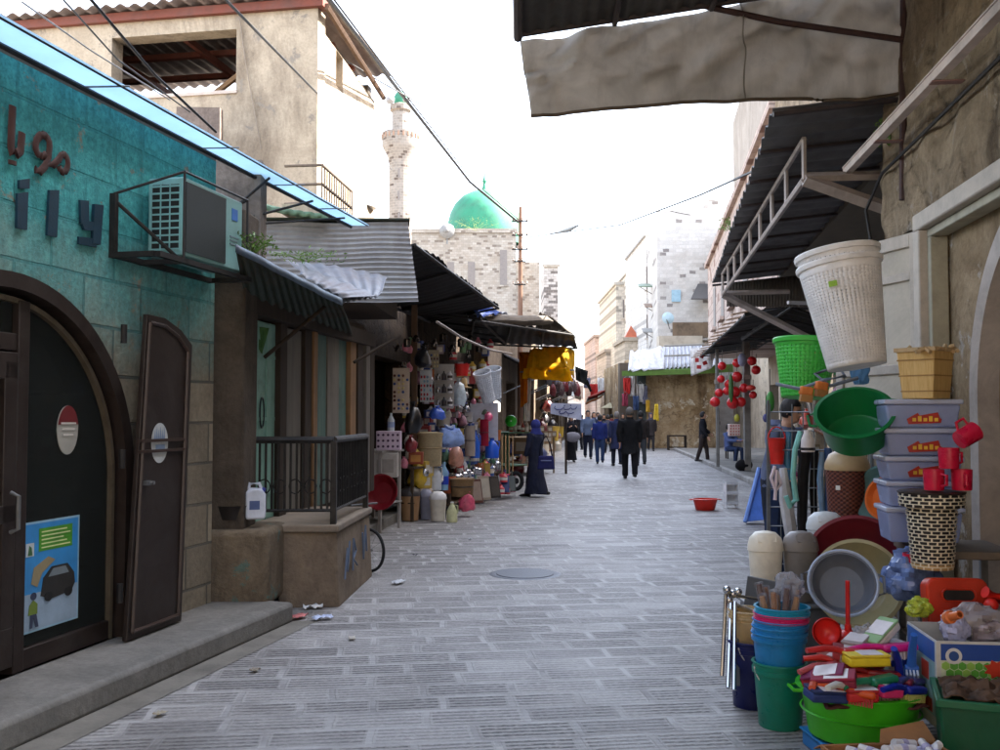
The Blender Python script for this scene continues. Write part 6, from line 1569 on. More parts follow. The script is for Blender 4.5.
# chrome stand
cs = thing('chrome_stand', 'folded chrome tube stand leaning at the kerbside corner', 'stand', G(736,690))
CHR = M('chrome', (206,208,212), .18, .05, 4, .0, 40, .95)
g0 = cs.location
m = MB()
for (a,b) in (((726,594,5.6),(722,676,5.45)),((731,600,5.6),(728,688,5.25)),((735,602,5.5),(734,690,5.2)),((728,594,5.6),(760,600,5.7)),((728,602,5.6),(756,612,5.6))):
    m.tube([A(*a), A(*b)], .011, 8)
wpart('tube', m, CHR, cs)
m = MB(); 
for q_ in ((727,590,5.6),(733,594,5.62),(729,600,5.6),(738,592,5.62)): m.ball(A(*q_), .025, 10)
wpart('joint', m, CHR, cs)
wpart('panel', MB().hexa([A(731,610,5.62),A(738,610,5.62),A(740,686,5.3),A(734,686,5.3)],[A(731,610,5.6),A(738,610,5.6),A(740,686,5.28),A(734,686,5.28)]), P((96,98,100)), cs, smooth=0)
# pails
def pail(label, loc, r0, r1, h, rgb, name='pail', group=None, handle=True, lipc=None, rot=0):
    b = thing(name, label, 'pail', loc, rot, group)
    pm = P(rgb, .3, .05)
    build('bucket', MB().lathe([(0,0),(r0,0),(r0+.003,.006),(r1-.004,h*.82),(r1+.006,h*.83),(r1+.008,h*.9),(r1,h*.9),(r1+.002,h-.008),(r1+.01,h-.004),(r1+.008,h),(r1-.005,h),(r0-.002,.01),(0,.01)],44), pm, b)
    if handle: build('handle', MB().tube([(r1*math.cos(t_)*1.03, -r1*.35*math.sin(t_)-.02, h*.93-.12*math.sin(t_)) for t_ in [PI*i/14 for i in range(15)]], .004, 6), P((196,196,196)), b)
    return b
gp_ = G(787,733); gp_.y += .12
zq_ = lambda py, Y: A(500,py,Y).z
pail('teal green pail at the base of the blue pail stack', (gp_.x, gp_.y, 0), .105, .132, .33, (22,126,108))
pz = .23
for k,(rgb,lab) in enumerate((((36,130,196),'lowest light blue pail nested in the teal green pail'),((36,130,196),'second light blue pail of the nested stack'),((36,130,196),'third light blue pail, just under the pink rimmed one'),((206,36,110),'pink pail nested between blue pails in the stack'),((30,150,190),'topmost turquoise pail holding wrapped wooden brushes'))):
    pail(lab, (gp_.x+.004*k, gp_.y, pz+.033*k), .108, .134, .25, rgb, handle=False, group='nested pails')
nv = G(758,712); nv.y += .12
pail('navy blue pail standing beside the teal green pail', (nv.x, nv.y, 0), .10, .125, .36, (22,30,92), rot=.6)
for k in range(2): pail(('lower','upper')[k]+' cream pail nested above the navy pail', (nv.x+.02, nv.y+.10, .27+.035*k), .09, .115, .2, (214,186,138), handle=False, group='cream pails')
# wooden brushes in bags standing in top pail
ptop = pz+.033*4+.25
for k in range(9):
    a = 2*PI*k/9; q0_ = Vector((gp_.x+.05*math.cos(a), gp_.y+.05*math.sin(a), ptop-.18)); q1_ = Vector((gp_.x+.1*math.cos(a), gp_.y+.09*math.sin(a), ptop+.08+.03*math.sin(k*2.1)))
    b = thing('wooden_brush', 'brush with wooden handle standing in the topmost turquoise pail', 'brush', q0_, group='brushes in the turquoise pail')
    c_ = ((176,120,72),(96,56,44),(200,150,96))[k%3]
    wpart('handle', MB().tube([q0_,q0_.lerp(q1_,.7),q1_], [.012,.017,.013], 8), woody('brush_wood_%d'%(k%3), c_, mul3(c_,1.12), 10), b)
    wpart('wrap', MB().tube([q0_.lerp(q1_,.45),q1_+Vector((0,0,.01))], [.022,.024], 8).jitter(.006,20,k), glassy('clear_film',(226,226,232),.14,.1), b)
crumple('clear plastic bag bunched over the brushes in the pail', Vector((gp_.x+.06,gp_.y+.02,ptop+.09)), (.07,.06,.07), glassy('clear_film2',(226,228,236),.28,.1), 5, 'plastic_bag', 'bag')
# plungers
def plunger(label, cup, d, L, rgb=(214,36,30)):
    b = thing('plunger', label, 'plunger', cup); z = Vector(d).normalized()
    q = z.to_track_quat('Z','Y').to_euler(); b.rotation_euler = q
    build('cup', MB().lathe([(.066,0),(.07,.004),(.066,.016),(.05,.036),(.018,.05),(.014,.08),(0,.08),(.0,.04),(.03,.03),(.052,.014),(.06,.0)],28), P(rgb,.3,0), b)
    build('stick', MB().cyl((0,0,.08),(0,0,L),.011), P((196,30,30),.35,0), b)
    return b
plunger('red plunger lying with its cup to the camera', A(827,632,4.85), (.25,.9,-.25), .3)
plunger('red plunger standing upright with a red stick', A(848,640,4.9), (-.03,-.1,1), .30)
# lime basin
bs = G(864,738); bY = 4.62
basin = tub('lime green basin heaped with brushes and sponges', (A(864,700,bY).x, bY+.05, .085), 0, .275, .235, (70,190,36), .86)
build('rib', MB().lathe([(.268,.12),(.276,.125),(.268,.13)],48), P((70,190,36),.33,.08), basin)
bs_box = thing('blue_box', 'blue plastic box under the lime basin', 'box', (A(846,742,bY).x, bY, 0), .1)
build('body', MB().bx(-.13,.3,-.16,.2,0,.07), P((40,120,190)), bs_box, bev=.01); build('rim', MB().bx(-.14,.31,-.17,.21,.071,.083), P((40,130,200)), bs_box, bev=.004)
bz = .085+.235
heapc = Vector((A(864,700,bY).x, bY+.05, bz))
def put(b, p, yaw, pitch=0, roll=0):
    b.scale = (1.3,1.3,1.3)
    b.location = p; b.rotation_euler = (R(roll), R(pitch), R(yaw)); return b
def brush(label, p, yaw, pitch, hc, bc, L=.24, roll=0):
    b = thing('scrub_brush', label, 'brush', p)
    build('handle', MB().tube([(-L*.5,0,0),(-L*.2,0,.012),(0,0,.008),(L*.1,0,0)], [(.012,.01),(.015,.012),(.016,.012),(.02,.012)], 10), P(hc,.3,0), b)
    build('block', MB().bx(L*.05,L*.55,-.026,.026,-.012,.014), P(hc,.3,0), b, bev=.01, seg=3)
    m = MB()
    for i in range(9):
        for j in range(4): m.bx(L*(.08+.05*i),L*(.08+.05*i)+.006,-.02+.012*j,-.014+.012*j,-.04,-.0125)
    build('bristles', m, P(bc,.6,0), b)
    return put(b, p, yaw, pitch, roll)
def spongepack(label, p, yaw, pitch, c1, c2, roll=0, s_=1.0):
    b = thing('sponge_pack', label, 'sponge', p)
    build('sponge', MB().bx(-.075*s_,.075*s_,-.04,.04,-.02,.012), P(c1,.6,0), b, bev=.008)
    build('scourer', MB().bx(-.075*s_,.075*s_,-.04,.04,.0125,.022), P(c2,.7,0), b, bev=.003)
    build('wrap_label', MB().bx(-.03,.05,-.036,.036,.0225,.024), P((226,222,226),.3,0), b)
    return put(b, p, yaw, pitch, roll)
def H(px_, py_, Y): return A(px_, py_, Y)
# hidden fill that keeps the heap up: a layer of folded cloths
m = MB().sheet(lambda u,v: Vector(((u-.5)*.46,(v-.5)*.46, .10*math.cos(min(1,math.hypot(u-.5,v-.5)*2)*PI/2)+.02*noise.noise(Vector((u*9,v*9,2))))), 30, 30)
solo('folded_cloths', 'dark folded cleaning cloths filling the lime basin', 'cloths', m, CL((92,54,58)), heapc+Vector((0,.0,-.04)), solid=.01)
brush('red scrub brush with pale bristles lying across the heap', H(838,652,4.6), 8, 4, (190,44,46), (206,196,180))
brush('long magenta brush resting at the top of the heap', H(878,649,4.65), 4, -3, (214,30,130), (230,220,226), .26)
brush('dark red scrub brush under the yellow sponge', H(862,672,4.55), -6, 5, (140,30,34), (120,40,40))
brush('pink handled brush at the left edge of the basin', H(824,668,4.6), 28, 0, (190,90,96), (200,170,160))
brush('green handled brush low in front of the heap', H(868,683,4.42), 14, -6, (30,116,84), (60,130,100), .2)
brush('royal blue brush standing on the right of the heap', H(898,672,4.55), 60, 50, (26,50,170), (226,226,230), .26, 20)
brush('sky blue brush leaning upright behind the royal blue brush', H(912,663,4.6), 75, 62, (56,110,200), (190,206,226), .26)
brush('dark blue brush lying at the right front of the heap', H(902,690,4.42), 30, 8, (24,40,150), (200,200,120), .2)
brush('orange handled brush peeking out by the basin rim', H(845,690,4.40), -20, 6, (206,80,30), (180,60,60), .18)
brush('white handled brush tucked at the left of the green brush', H(842,688,4.40), 40, 10, (216,214,208), (200,200,200), .18)
spongepack('yellow sponge pack with white label on the heap', H(866,659,4.55), 4, 0, (230,206,40), (226,200,60))
spongepack('maroon wrapped sponge pack with a white label', H(834,680,4.45), -24, -8, (128,30,60), (150,40,70), 12)
spongepack('purple red sponge pack at the front left rim', H(824,676,4.50), -30, -14, (170,40,60), (120,30,80), 16)
spongepack('pink sponge pack between green and blue brushes', H(886,690,4.43), 20, 6, (220,50,120), (206,40,110), 0, .6)
spongepack('red sponge pack showing behind the green brush', H(860,694,4.40), 0, 0, (190,36,40), (170,30,36), 0, .7)
spongepack('white and green labelled soap packet on the heap top', H(880,634,4.75), 34, -28, (214,214,206), (150,190,140))
spongepack('small clear wrapped packet beside the plungers', H(856,644,4.72), 50, -10, (196,190,190), (160,150,150), 0, .6)
crumple('clear wrapped bundle of scrubbers at the heap back', H(866,636,4.8), (.06,.05,.05), glassy('clear_film3',(206,206,210),.4,.12), 8, 'plastic_bag', 'bag')
EX = [(832,662,4.68,-12,4,(206,44,36)),(856,668,4.62,16,-4,(150,30,44)),(846,676,4.52,-8,6,(196,60,50)),(880,676,4.55,-30,6,(120,30,60)),(890,662,4.68,24,4,(30,70,180)),(872,692,4.46,12,0,(60,40,44)),(816,684,4.5,64,6,(206,90,60)),(908,682,4.52,48,10,(60,60,120))]
for k,(px_,py_,Y_,yw,pt,cc) in enumerate(EX):
    brush(('scarlet','wine red','coral','plum','bright blue','charcoal','salmon','slate blue')[k]+' brush wedged in the heap of the lime basin', H(px_,py_,Y_), yw, pt, cc, (200,190,180), .2)
for k,(px_,py_,Y_,yw,cc) in enumerate(((852,654,4.66,-18,(176,60,70)),(826,694,4.42,10,(40,60,120)),(894,648,4.75,30,(206,200,190)),(838,660,4.7,-40,(190,110,100)))):
    spongepack(('rose','navy','cream','dusty pink')[k]+' wrapped sponge pack wedged in the basin heap', H(px_,py_,Y_), yw, 5, cc, mul3(cc,.8), 6, .9)
# white pail behind basin with packets
pail('white pail behind the heap by the cardboard box', Vector((A(908,655,4.95).x,4.98,.1)), .11,.14,.27,(206,204,196), handle=False)
crumple('yellow and green wrapped packets beside the cardboard box', A(920,608,5.0), (.06,.05,.05), M('packet_yg',(176,190,60),.35,.5,20,.3,30), 9, 'packet_bundle', 'packets')
# cardboard box with printed sides
cb_o = A(937,700,4.45); 
cb = thing('cardboard_box', 'printed cardboard box with blue band and green hexagons', 'box', (cb_o.x, cb_o.y, .18), (0,0,R(-6)))
cw, cdp, ch_ = .46, .42, A(937,641,4.45).z-.18
build('carton', MB().bx(0,cw,0,.006,0,ch_).bx(0,cw,cdp-.006,cdp,0,ch_).bx(0,.006,.006,cdp-.006,0,ch_).bx(cw-.006,cw,.006,cdp-.006,0,ch_).bx(.006,cw-.006,.006,cdp-.006,0,.006), P((206,206,204),.7), cb, smooth=0)
def bface(x0,x1,z0,z1,c,nm,par=cb,d=.002): return build(nm, MB().bx(x0,x1,-d,-d+.0015,z0,z1), P(c,.5,.05), par, smooth=0)
bface(.02,cw,ch_-.085,ch_-.012,(36,76,160),'blue_band')
bface(.02,cw,.02,ch_-.087,(206,216,190),'pale_field')
hexs = MB(); hg2 = MB()
for j in range(6):
    for i in range(12):
        cx0 = .04+i*.036+(.018 if j%2 else 0); cz0 = ch_-.11-j*.032
        if cz0 < .03 or cx0 > cw-.02: continue
        (hexs if (i+j)%3 else hg2).prism([(cx0+.0195*math.cos(PI/6+PI*k/3), cz0+.0195*math.sin(PI/6+PI*k/3)) for k in range(6)], -.0035, -.002)
build('green_pattern', hexs, P((92,166,62),.5), cb, smooth=0); build('light_pattern', hg2, P((150,196,90),.5), cb, smooth=0)
m = MB(); m.prism([(.075+.036*math.cos(a), ch_-.065+.036*math.sin(a)) for a in [2*PI*k/24 for k in range(24)]], -.005,-.0035); em = build('emblem', m, P((220,222,226),.5), cb, smooth=0)
m = MB(); m.prism([(.075+.022*math.cos(a), ch_-.065+.022*math.sin(a)) for a in [2*PI*k/24 for k in range(24)]], -.0065,-.005); build('emblem_core', m, P((40,80,150),.5), em, smooth=0)
m = MB(); m.prism([(.26+ (.06 if k%2 else .04)*math.cos(PI*k/8), ch_-.12+(.045 if k%2 else .03)*math.sin(PI*k/8)) for k in range(16)], -.005,-.0035); build('red_burst', m, P((206,60,40),.5), cb, smooth=0)
m = MB(); m.bx(-.002,-.0005,.02,cdp-.01,ch_-.10,ch_-.01); build('side_blue', m, P((50,100,176),.5), cb, smooth=0)
m = MB(); m.bx(-.002,-.0005,.02,cdp-.01,.05,ch_-.102); build('side_field', m, P((150,186,190),.5), cb, smooth=0)
m = MB(); m.bx(-.0035,-.002,.1,.2,ch_-.2,ch_-.12); m.bx(-.0035,-.002,.06,.3,.06,.12); build('side_red', m, P((200,70,50),.5), cb, smooth=0)
# bags in the box
zb_ = .18+ch_
crumple('clear bag of pale plastic parts heaped in the cardboard box', A(975,622,4.75), (.14,.12,.08), glassy('clear_film4',(214,206,206),.42,.12), 12, 'plastic_bag', 'bag')
crumple('smoky wrapped bundle inside the cardboard box', A(990,632,4.7), (.12,.1,.07), M('smoky_wrap',(150,136,140),.2,.4,10,.4,30,0,.7), 13, 'plastic_bag', 'bag')
crumple('pale lilac wrapped roll inside the cardboard box', A(955,628,4.65), (.06,.06,.07), M('lilac_wrap',(176,176,206),.2,.2,10,.4,30,0,.7), 14, 'plastic_bag', 'bag')
hn = solo('hose_nozzle', 'orange and white plastic nozzle poking from the box', 'nozzle', MB().lathe([(.012,0),(.028,0),(.03,.03),(.02,.035),(.018,.1),(.012,.1)],20), P((226,120,60)), A(947,618,4.5), (R(70),0,R(10)))
# toolbox-like carrier
tc = thing('plastic_carrier', 'orange red plastic carrier with a dark handle slot', 'carrier', A(957,632,5.0), (R(-8),0,R(-4)))
RO = P((196,52,26),.35,.05)
def rrect(w_, h_, r_, n=8): 
    out = []
    for cx0, cz0, a0 in ((w_-r_,r_,-90),(w_-r_,h_-r_,0),(-w_+r_,h_-r_,90),(-w_+r_,r_,180)):
        out += [(cx0+r_*math.cos(R(a0+90*i/n)), cz0+r_*math.sin(R(a0+90*i/n))) for i in range(n+1)]
    return out
build('body', MB().prism(rrect(.155,.27,.05), -.05, .05), RO, tc, bev=.012)
build('slot', MB().prism([(x,z+.16) for x,z in rrect(.075,.05,.024)], -.064, -.051), P((30,26,26)), tc)
build('slot_rim', MB().tube([(x*1.08,-.058,(z-.025)*1.2+.185) for x,z in rrect(.075,.05,.024)]+[(rrect(.075,.05,.024)[0][0]*1.08,-.058,(rrect(.075,.05,.024)[0][1]-.025)*1.2+.185)], .006, 6), RO, tc)
solo('plastic_bottle', 'bright red plastic spray handle beside the orange carrier', 'handle', MB().tube([(0,0,0),(.1,.02,-.04),(.2,.03,-.07)], [.03,.032,.026], 12).ball((.02,-.02,-.06),.035,12), P((226,40,30)), A(985,592,4.9), smooth=50)
# dark green crate and paper goods at the very front
gc = A(963,702,4.12)
gk = thing('green_crate', 'dark green plastic crate with rags at the lower corner', 'crate', (gc.x-.1, gc.y, .05), (0,0,R(-20)))
h_ = gc.z-.05
build('body', MB().hexa([(.02,.02,0),(.46,.02,0),(.46,.34,0),(.02,.34,0)],[(0,0,h_),(.48,0,h_),(.48,.36,h_),(0,.36,h_)]), P((14,84,56)), gk, bev=.012)
m = MB(); m.bx(-.012,.492,-.012,.012,h_-.02,h_+.012); m.bx(-.012,.492,.348,.372,h_-.02,h_+.012); m.bx(-.012,.012,.012,.348,h_-.02,h_+.012); m.bx(.468,.492,.012,.348,h_-.02,h_+.012)
build('rim', m, P((18,100,66)), gk, bev=.004)
m = MB().sheet(lambda u,v: Vector((.02+u*.44,.02+v*.33,h_+.012+.05*abs(noise.noise(Vector((u*4,v*4,7))))+.02*noise.noise(Vector((u*13,v*13,1))))), 30, 24)
wsolo('rags', 'brown and black rags piled in the dark green crate', 'rags', m.xf(mat_of(gk)), M('brown_rag',(84,62,46),.9,.6,9,.4,30), gk.location+Vector((.2,.2,h_)), solid=.006)
fc = A(895,752,4.0)
fb = thing('open_carton', 'open brown carton of white wrapped goods at the bottom edge', 'box', (fc.x, 4.02, 0), (0,0,R(6)))
fz = A(895,757,4.0).z
CARD = M('cardboard', (158,112,72), .85, .15, 6, .2)
build('carton', MB().bx(-.24,.26,-.15,-.14,0,fz).bx(-.24,.26,.14,.15,0,fz).bx(-.24,-.23,-.14,.14,0,fz).bx(.25,.26,-.14,.14,0,fz).bx(-.23,.25,-.14,.14,0,.05), CARD, fb, smooth=0)
build('flap', MB().hexa([(-.24,.15,fz-.002),(.0,.15,fz-.002),(.0,.22,fz-.04),(-.24,.22,fz-.04)],[(-.24,.15,fz+.002),(.0,.15,fz+.002),(.0,.22,fz-.036),(-.24,.22,fz-.036)]), CARD, fb, smooth=0)
build('flap', MB().hexa([(.27,.15,fz-.002),(.02,.15,fz-.002),(.06,.22,fz+.03),(.27,.25,fz+.05)],[(.27,.15,fz+.002),(.02,.15,fz+.002),(.06,.22,fz+.034),(.27,.25,fz+.054)]), CARD, fb, smooth=0)
for k in range(14):
    p = Vector((rng.uniform(-.19,.2), rng.uniform(-.1,.1), fz+rng.uniform(-.02,.03)))
    b = thing('wrapped_roll', 'white paper wrapped roll lying in the open brown carton', 'roll', fb.location+p, (rng.uniform(-.3,.3), rng.uniform(-.5,.5), rng.uniform(0,3)), 'white rolls in the brown carton')
    build('roll', MB().cyl((-.05,0,0),(.05,0,0),.018).jitter(.004,30,k), P((220,218,220),.5,.05), b); build('band', MB().cyl((-.012,0,0),(.012,0,0),.0205), P((170,166,200),.5,.05), b)

# ------------------------------------------------------------------ hanging goods on the wire rack
wr = thing('wire_rack', 'grey wire grid rack hung with tools and hoses', 'rack', A(815,560,8.0))
m = MB()
def rk(px_, py_): return A(px_, py_, 8.0+.9*(px_-755)/105*-.6)
for k in range(9): m.tube([rk(768,412+k*19), rk(872,412+k*19)], .005, 4)
for k in range(10): m.tube([rk(770+k*11,404), rk(770+k*11,600)], .005, 4)
wpart('grid', m, GREYMETAL, wr)
for px_ in (768, 872): wpart('upright', MB().tube([rk(px_,400), rk(px_,650)], .014, 6), GREYMETAL, wr)
def strand(name, label, cat, pts, rad, matr, n=8, w=None): 
    q = [A(*p) for p in pts]; return wsolo(name, label, cat, MB().tube(q, rad, n), matr, q[0])
strand('hose', 'loop of pale teal hose hanging on the wire rack', 'hose', [(800,432,7.7),(795,450,7.65),(793,475,7.65),(796,500,7.65),(790,506,7.6),(786,496,7.6)], [.02,.022,.022,.024,.024,.02], P((130,196,186)))
strand('hose', 'blue hose hanging straight on the wire rack behind the teal one', 'hose', [(789,432,7.9),(787,455,7.9),(789,480,7.9)], .022, P((60,130,170)))
strand('mop', 'long black mop hanging head up by the white hose end', 'mop', [(806,448,7.7),(803,475,7.7),(802,520,7.7),(804,560,7.7)], [.05,.045,.04,.035], CL((26,24,26)))
strand('mop', 'thin black strap hanging right of the long black mop', 'strap', [(815,450,7.75),(813,490,7.75),(815,530,7.75),(812,565,7.75)], [.03,.03,.026,.02], CL((30,28,32)))
strand('rolled_cloth', 'white rolled cloth hanging to the ground by the black mop', 'cloth', [(783,468,7.8),(786,500,7.8),(792,540,7.8),(794,575,7.8)], [.03,.055,.05,.055], CL((206,204,206)))
strand('cord_hank', 'white and pink hank of cord on the wire rack', 'cord', [(775,466,7.7),(771,478,7.7),(776,492,7.7),(781,484,7.7),(777,470,7.7),(775,500,7.7)], .014, P((226,206,216)))
strand('hose', 'navy hose hanging at the right of the wire rack', 'hose', [(828,448,7.6),(830,480,7.6),(828,520,7.6),(829,545,7.6)], [.03,.035,.035,.03], P((50,84,130)))
strand('hose', 'pale blue strip hanging left of the navy hose', 'hose', [(822,452,7.6),(820,480,7.6),(823,520,7.6)], [.02,.026,.02], P((120,150,180)))
strand('belt', 'brown leather belt hanging over the rack top', 'belt', [(815,430,7.5),(828,436,7.4),(836,450,7.4),(838,470,7.4)], [.012,.02,.025,.02], M('leather',(110,70,48),.5,.2,10,.2))
ck_ = thing('plastic_jug', 'white plastic jug with black band hanging among the hoses', 'jug', A(808,452,7.6))
build('body', MB().lathe([(0,0),(.05,0),(.055,.02),(.05,.1),(.03,.15),(.03,.17),(0,.17)],24), P((226,214,210)), ck_); build('band', MB().lathe([(.056,.015),(.058,.02),(.056,.035),(.054,.035)],24), P((40,40,46)), ck_)
rbk = thing('red_bucket', 'small red plastic bucket hanging left of the hoses', 'bucket', A(777,464,7.9))
build('body', MB().lathe([(0,0),(.05,0),(.07,.2),(.075,.21),(.065,.2),(.046,.01),(0,.01)],24), P((220,40,30)), rbk); build('handle', MB().tube([(.07*math.cos(t_),0,.2+.1*math.sin(t_)) for t_ in [PI*i/10 for i in range(11)]], .006, 6), P((220,40,30)), rbk)
for k,(px_,py_) in enumerate(((806,391),(821,386))):
    b = thing('orange_brush', ('left','right')[k]+'-hand orange wooden brush head hanging under the green basket', 'brush', A(px_,py_,6.2)); build('block', MB().box((0,0,0),(.085,.05,.055),(0,.15,.2*k)), woody('orange_wood',(206,110,50),(226,136,70),8,.5), b, bev=.012); build('bristles', MB().box((0,0,-.045),(.075,.04,.05),(0,.15,.2*k)), P((170,120,70)), b)
strand('coiled_cable', 'coil of grey cable hanging above the green tub', 'cable', [(776,384,6.3),(800,389,6.2),(825,380,6.2),(845,376,6.2),(838,366,6.25),(815,374,6.3),(830,386,6.2),(858,378,6.2)], .012, P((110,120,136)))
strand('shiny_funnel', 'small bright metal strip hanging below the green basket', 'strip', [(804,392,6.5),(809,404,6.5),(812,416,6.5)], [.01,.02,.006], CHR)
crumple('wooden toy bundle hanging at the top right of the rack', A(860,456,7.0), (.05,.04,.08), M('wood_bundle',(160,104,66),.6,.4,12,.3), 17, 'brush_bundle', 'brushes')
crumple('blue wrapped packet behind the dark green tub', A(860,372,6.6), (.06,.04,.1), P((96,150,200)), 18, 'packet', 'packet')
# blue and pink panels standing on the kerb
bp = G(755,523)
pn = thing('plastic_board', 'tapering blue plastic panel leaning at the rack foot', 'panel', bp)
wpart('sheet', MB().hexa([A(745,522,14.3),A(764,520,14.3),A(764,520,14.5),A(745,522,14.5)],[A(759,468,14.7),A(766,470,14.7),A(766,470,14.75),A(759,468,14.75)]), P((84,128,216)), pn, smooth=0, bev=.01)
wpart('edge', MB().tube([A(745,522,14.29),A(759,468,14.69)], .03, 6), P((120,156,226)), pn)
pn2 = thing('plastic_board', 'narrow pink red plastic panel beside the blue panel', 'panel', G(768,520))
wpart('sheet', MB().hexa([A(764,521,14.2),A(773,522,14.2),A(773,522,14.4),A(764,521,14.4)],[A(770,472,14.6),A(774,472,14.6),A(774,472,14.7),A(770,472,14.7)]), P((196,60,90)), pn2, smooth=0, bev=.01)
wpart('hook', MB().tube([A(772,472,14.6),A(774,462,14.6),A(770,460,14.6)], .02, 6), P((196,60,90)), pn2)
strand('rolled_mat', 'dark blue rolled mat standing behind the white rolled cloth', 'mat', [(777,490,8.2),(775,520,8.2),(774,575,8.1)], [.08,.085,.09], CL((34,48,78)))
# street items
tb_ = G(707,511)
tub('red oval tub standing alone on the paving', tb_+Vector((0,.14,0)), 0, .165, .19, (214,44,30), .78, 1.25)
sk = thing('shelf_rack', 'small white three tier plastic rack standing on the paving', 'rack', G(731,508), .15)
for k in range(3):
    sf = build('shelf', MB().bx(-.11,.11,-.07,.07,.06+k*.17,.075+k*.17), P((226,228,230)), sk, bev=.004)
    build('lip', MB().bx(-.11,.11,-.075,-.068,.075+k*.17,.12+k*.17).bx(-.11,-.105,-.068,.07,.075+k*.17,.11+k*.17).bx(.105,.11,-.068,.07,.075+k*.17,.11+k*.17), P((216,220,224)), sf)
build('back_panel', MB().bx(-.11,.11,.066,.074,.04,.44), P((236,238,240)), sk)
for sx in (-.105,.105): build('side_panel', MB().bx(sx-.004,sx+.004,-.07,.07,.04,.44), P((236,238,240)), sk)
for sx in (-.105,.105):
    for sy in (-.065,.065): build('leg', MB().bx(sx-.008,sx+.008,sy-.008,sy+.008,0,.44), P((226,228,230)), sk)
# red goods stall by the post
RB = [(722,366,5.5,'round red ball at the top left of the red cluster'),(721,379,5,'round red ball under the top left one'),(737,363,6,'round red ball high beside the post'),(737,377,7,'round red ball in the middle of the cluster'),(752,361,6,'round red ball right of the post top'),(727,391,5.5,'round red ball left of centre in the cluster'),(715,402,6.5,'large red bowl shaped ball lowest on the left'),(733,403,8,'large red ball lowest in the cluster'),(741,402,6.5,'large red ball touching the lowest one'),(753,395,5,'red ball to the right of the post'),(729,384,6,'red ball behind the left pair of the cluster'),(744,388,6,'red ball against the post below its wrap'),(735,392,7,'red ball just above the lowest large one'),(756,370,6,'red ball right of the post under the top one'),(719,393,5.5,'red ball above the bowl shaped ball')]
for px_,py_,r_,lab in RB:
    b = thing('red_ball', lab, 'ball', A(px_,py_,25.5), group='red balls hanging by the post')
    r_ *= .78
    build('ball', MB().ball((0,0,0), r_/FOC*25.5, 18), P((206,30,36),.3,.0), b); build('cord', MB().tube([(0,0,r_/FOC*25.5*.95),(.01,0,r_/FOC*25.5+.3)], .008, 4), P((90,80,70)), b)
for k,(px_,py_,w_,h_,c_,lab) in enumerate(((734,430,11,12,(214,190,180),'white box with red dots standing before the red balls'),(737,418,6,8,(176,170,60),'small yellow green striped packet under the red balls'),(751,388,10,6,(196,60,50),'red basket hung right of the post'),(731,388,5,30,(70,110,60),'green leafy string hanging among the red balls'),(742,360,9,14,(150,150,176),'blue grey bag hung behind the post top'),(766,418,7,9,(70,70,120),'dark blue cup hanging in the shop'),(770,402,9,22,(70,140,60),'green plastic leaves hanging in the shop'))):
    b = thing('hung_goods', lab, 'goods', A(px_,py_,25.2 if px_<760 else 11))
    Yk = 25.2 if px_<760 else 11; ww, hh = w_/FOC*Yk, h_/FOC*Yk
    build('pack', MB().ball((0,0,0),(ww/2,ww/3,hh/2),12).jitter(.06*ww,8/ww*.1,k) if k not in (0,) else MB().bx(-ww/2,ww/2,-ww/3,ww/3,-hh/2,hh/2), P(c_), b, bev=.01 if k==0 else 0)
    if k == 0:
        m = MB()
        for i in range(4):
            for j in range(4): m.box((-ww*.36+i*ww*.24,-ww/3-.003,-hh*.36+j*hh*.24),(ww*.1,.006,hh*.1))
        build('red_dots', m, P((190,50,50)), b)
    else: build('cord', MB().tube([(0,0,hh*.45),(0,0,hh*.5+.25)], .006, 4), P((90,80,70)), b)
solo('black_bag', 'round black bag lying at the foot of the grey post', 'bag', MB().ball((0,0,.2),(.22,.16,.16),16).jitter(.04,4), CL((24,22,24)), G(744,473,.06))
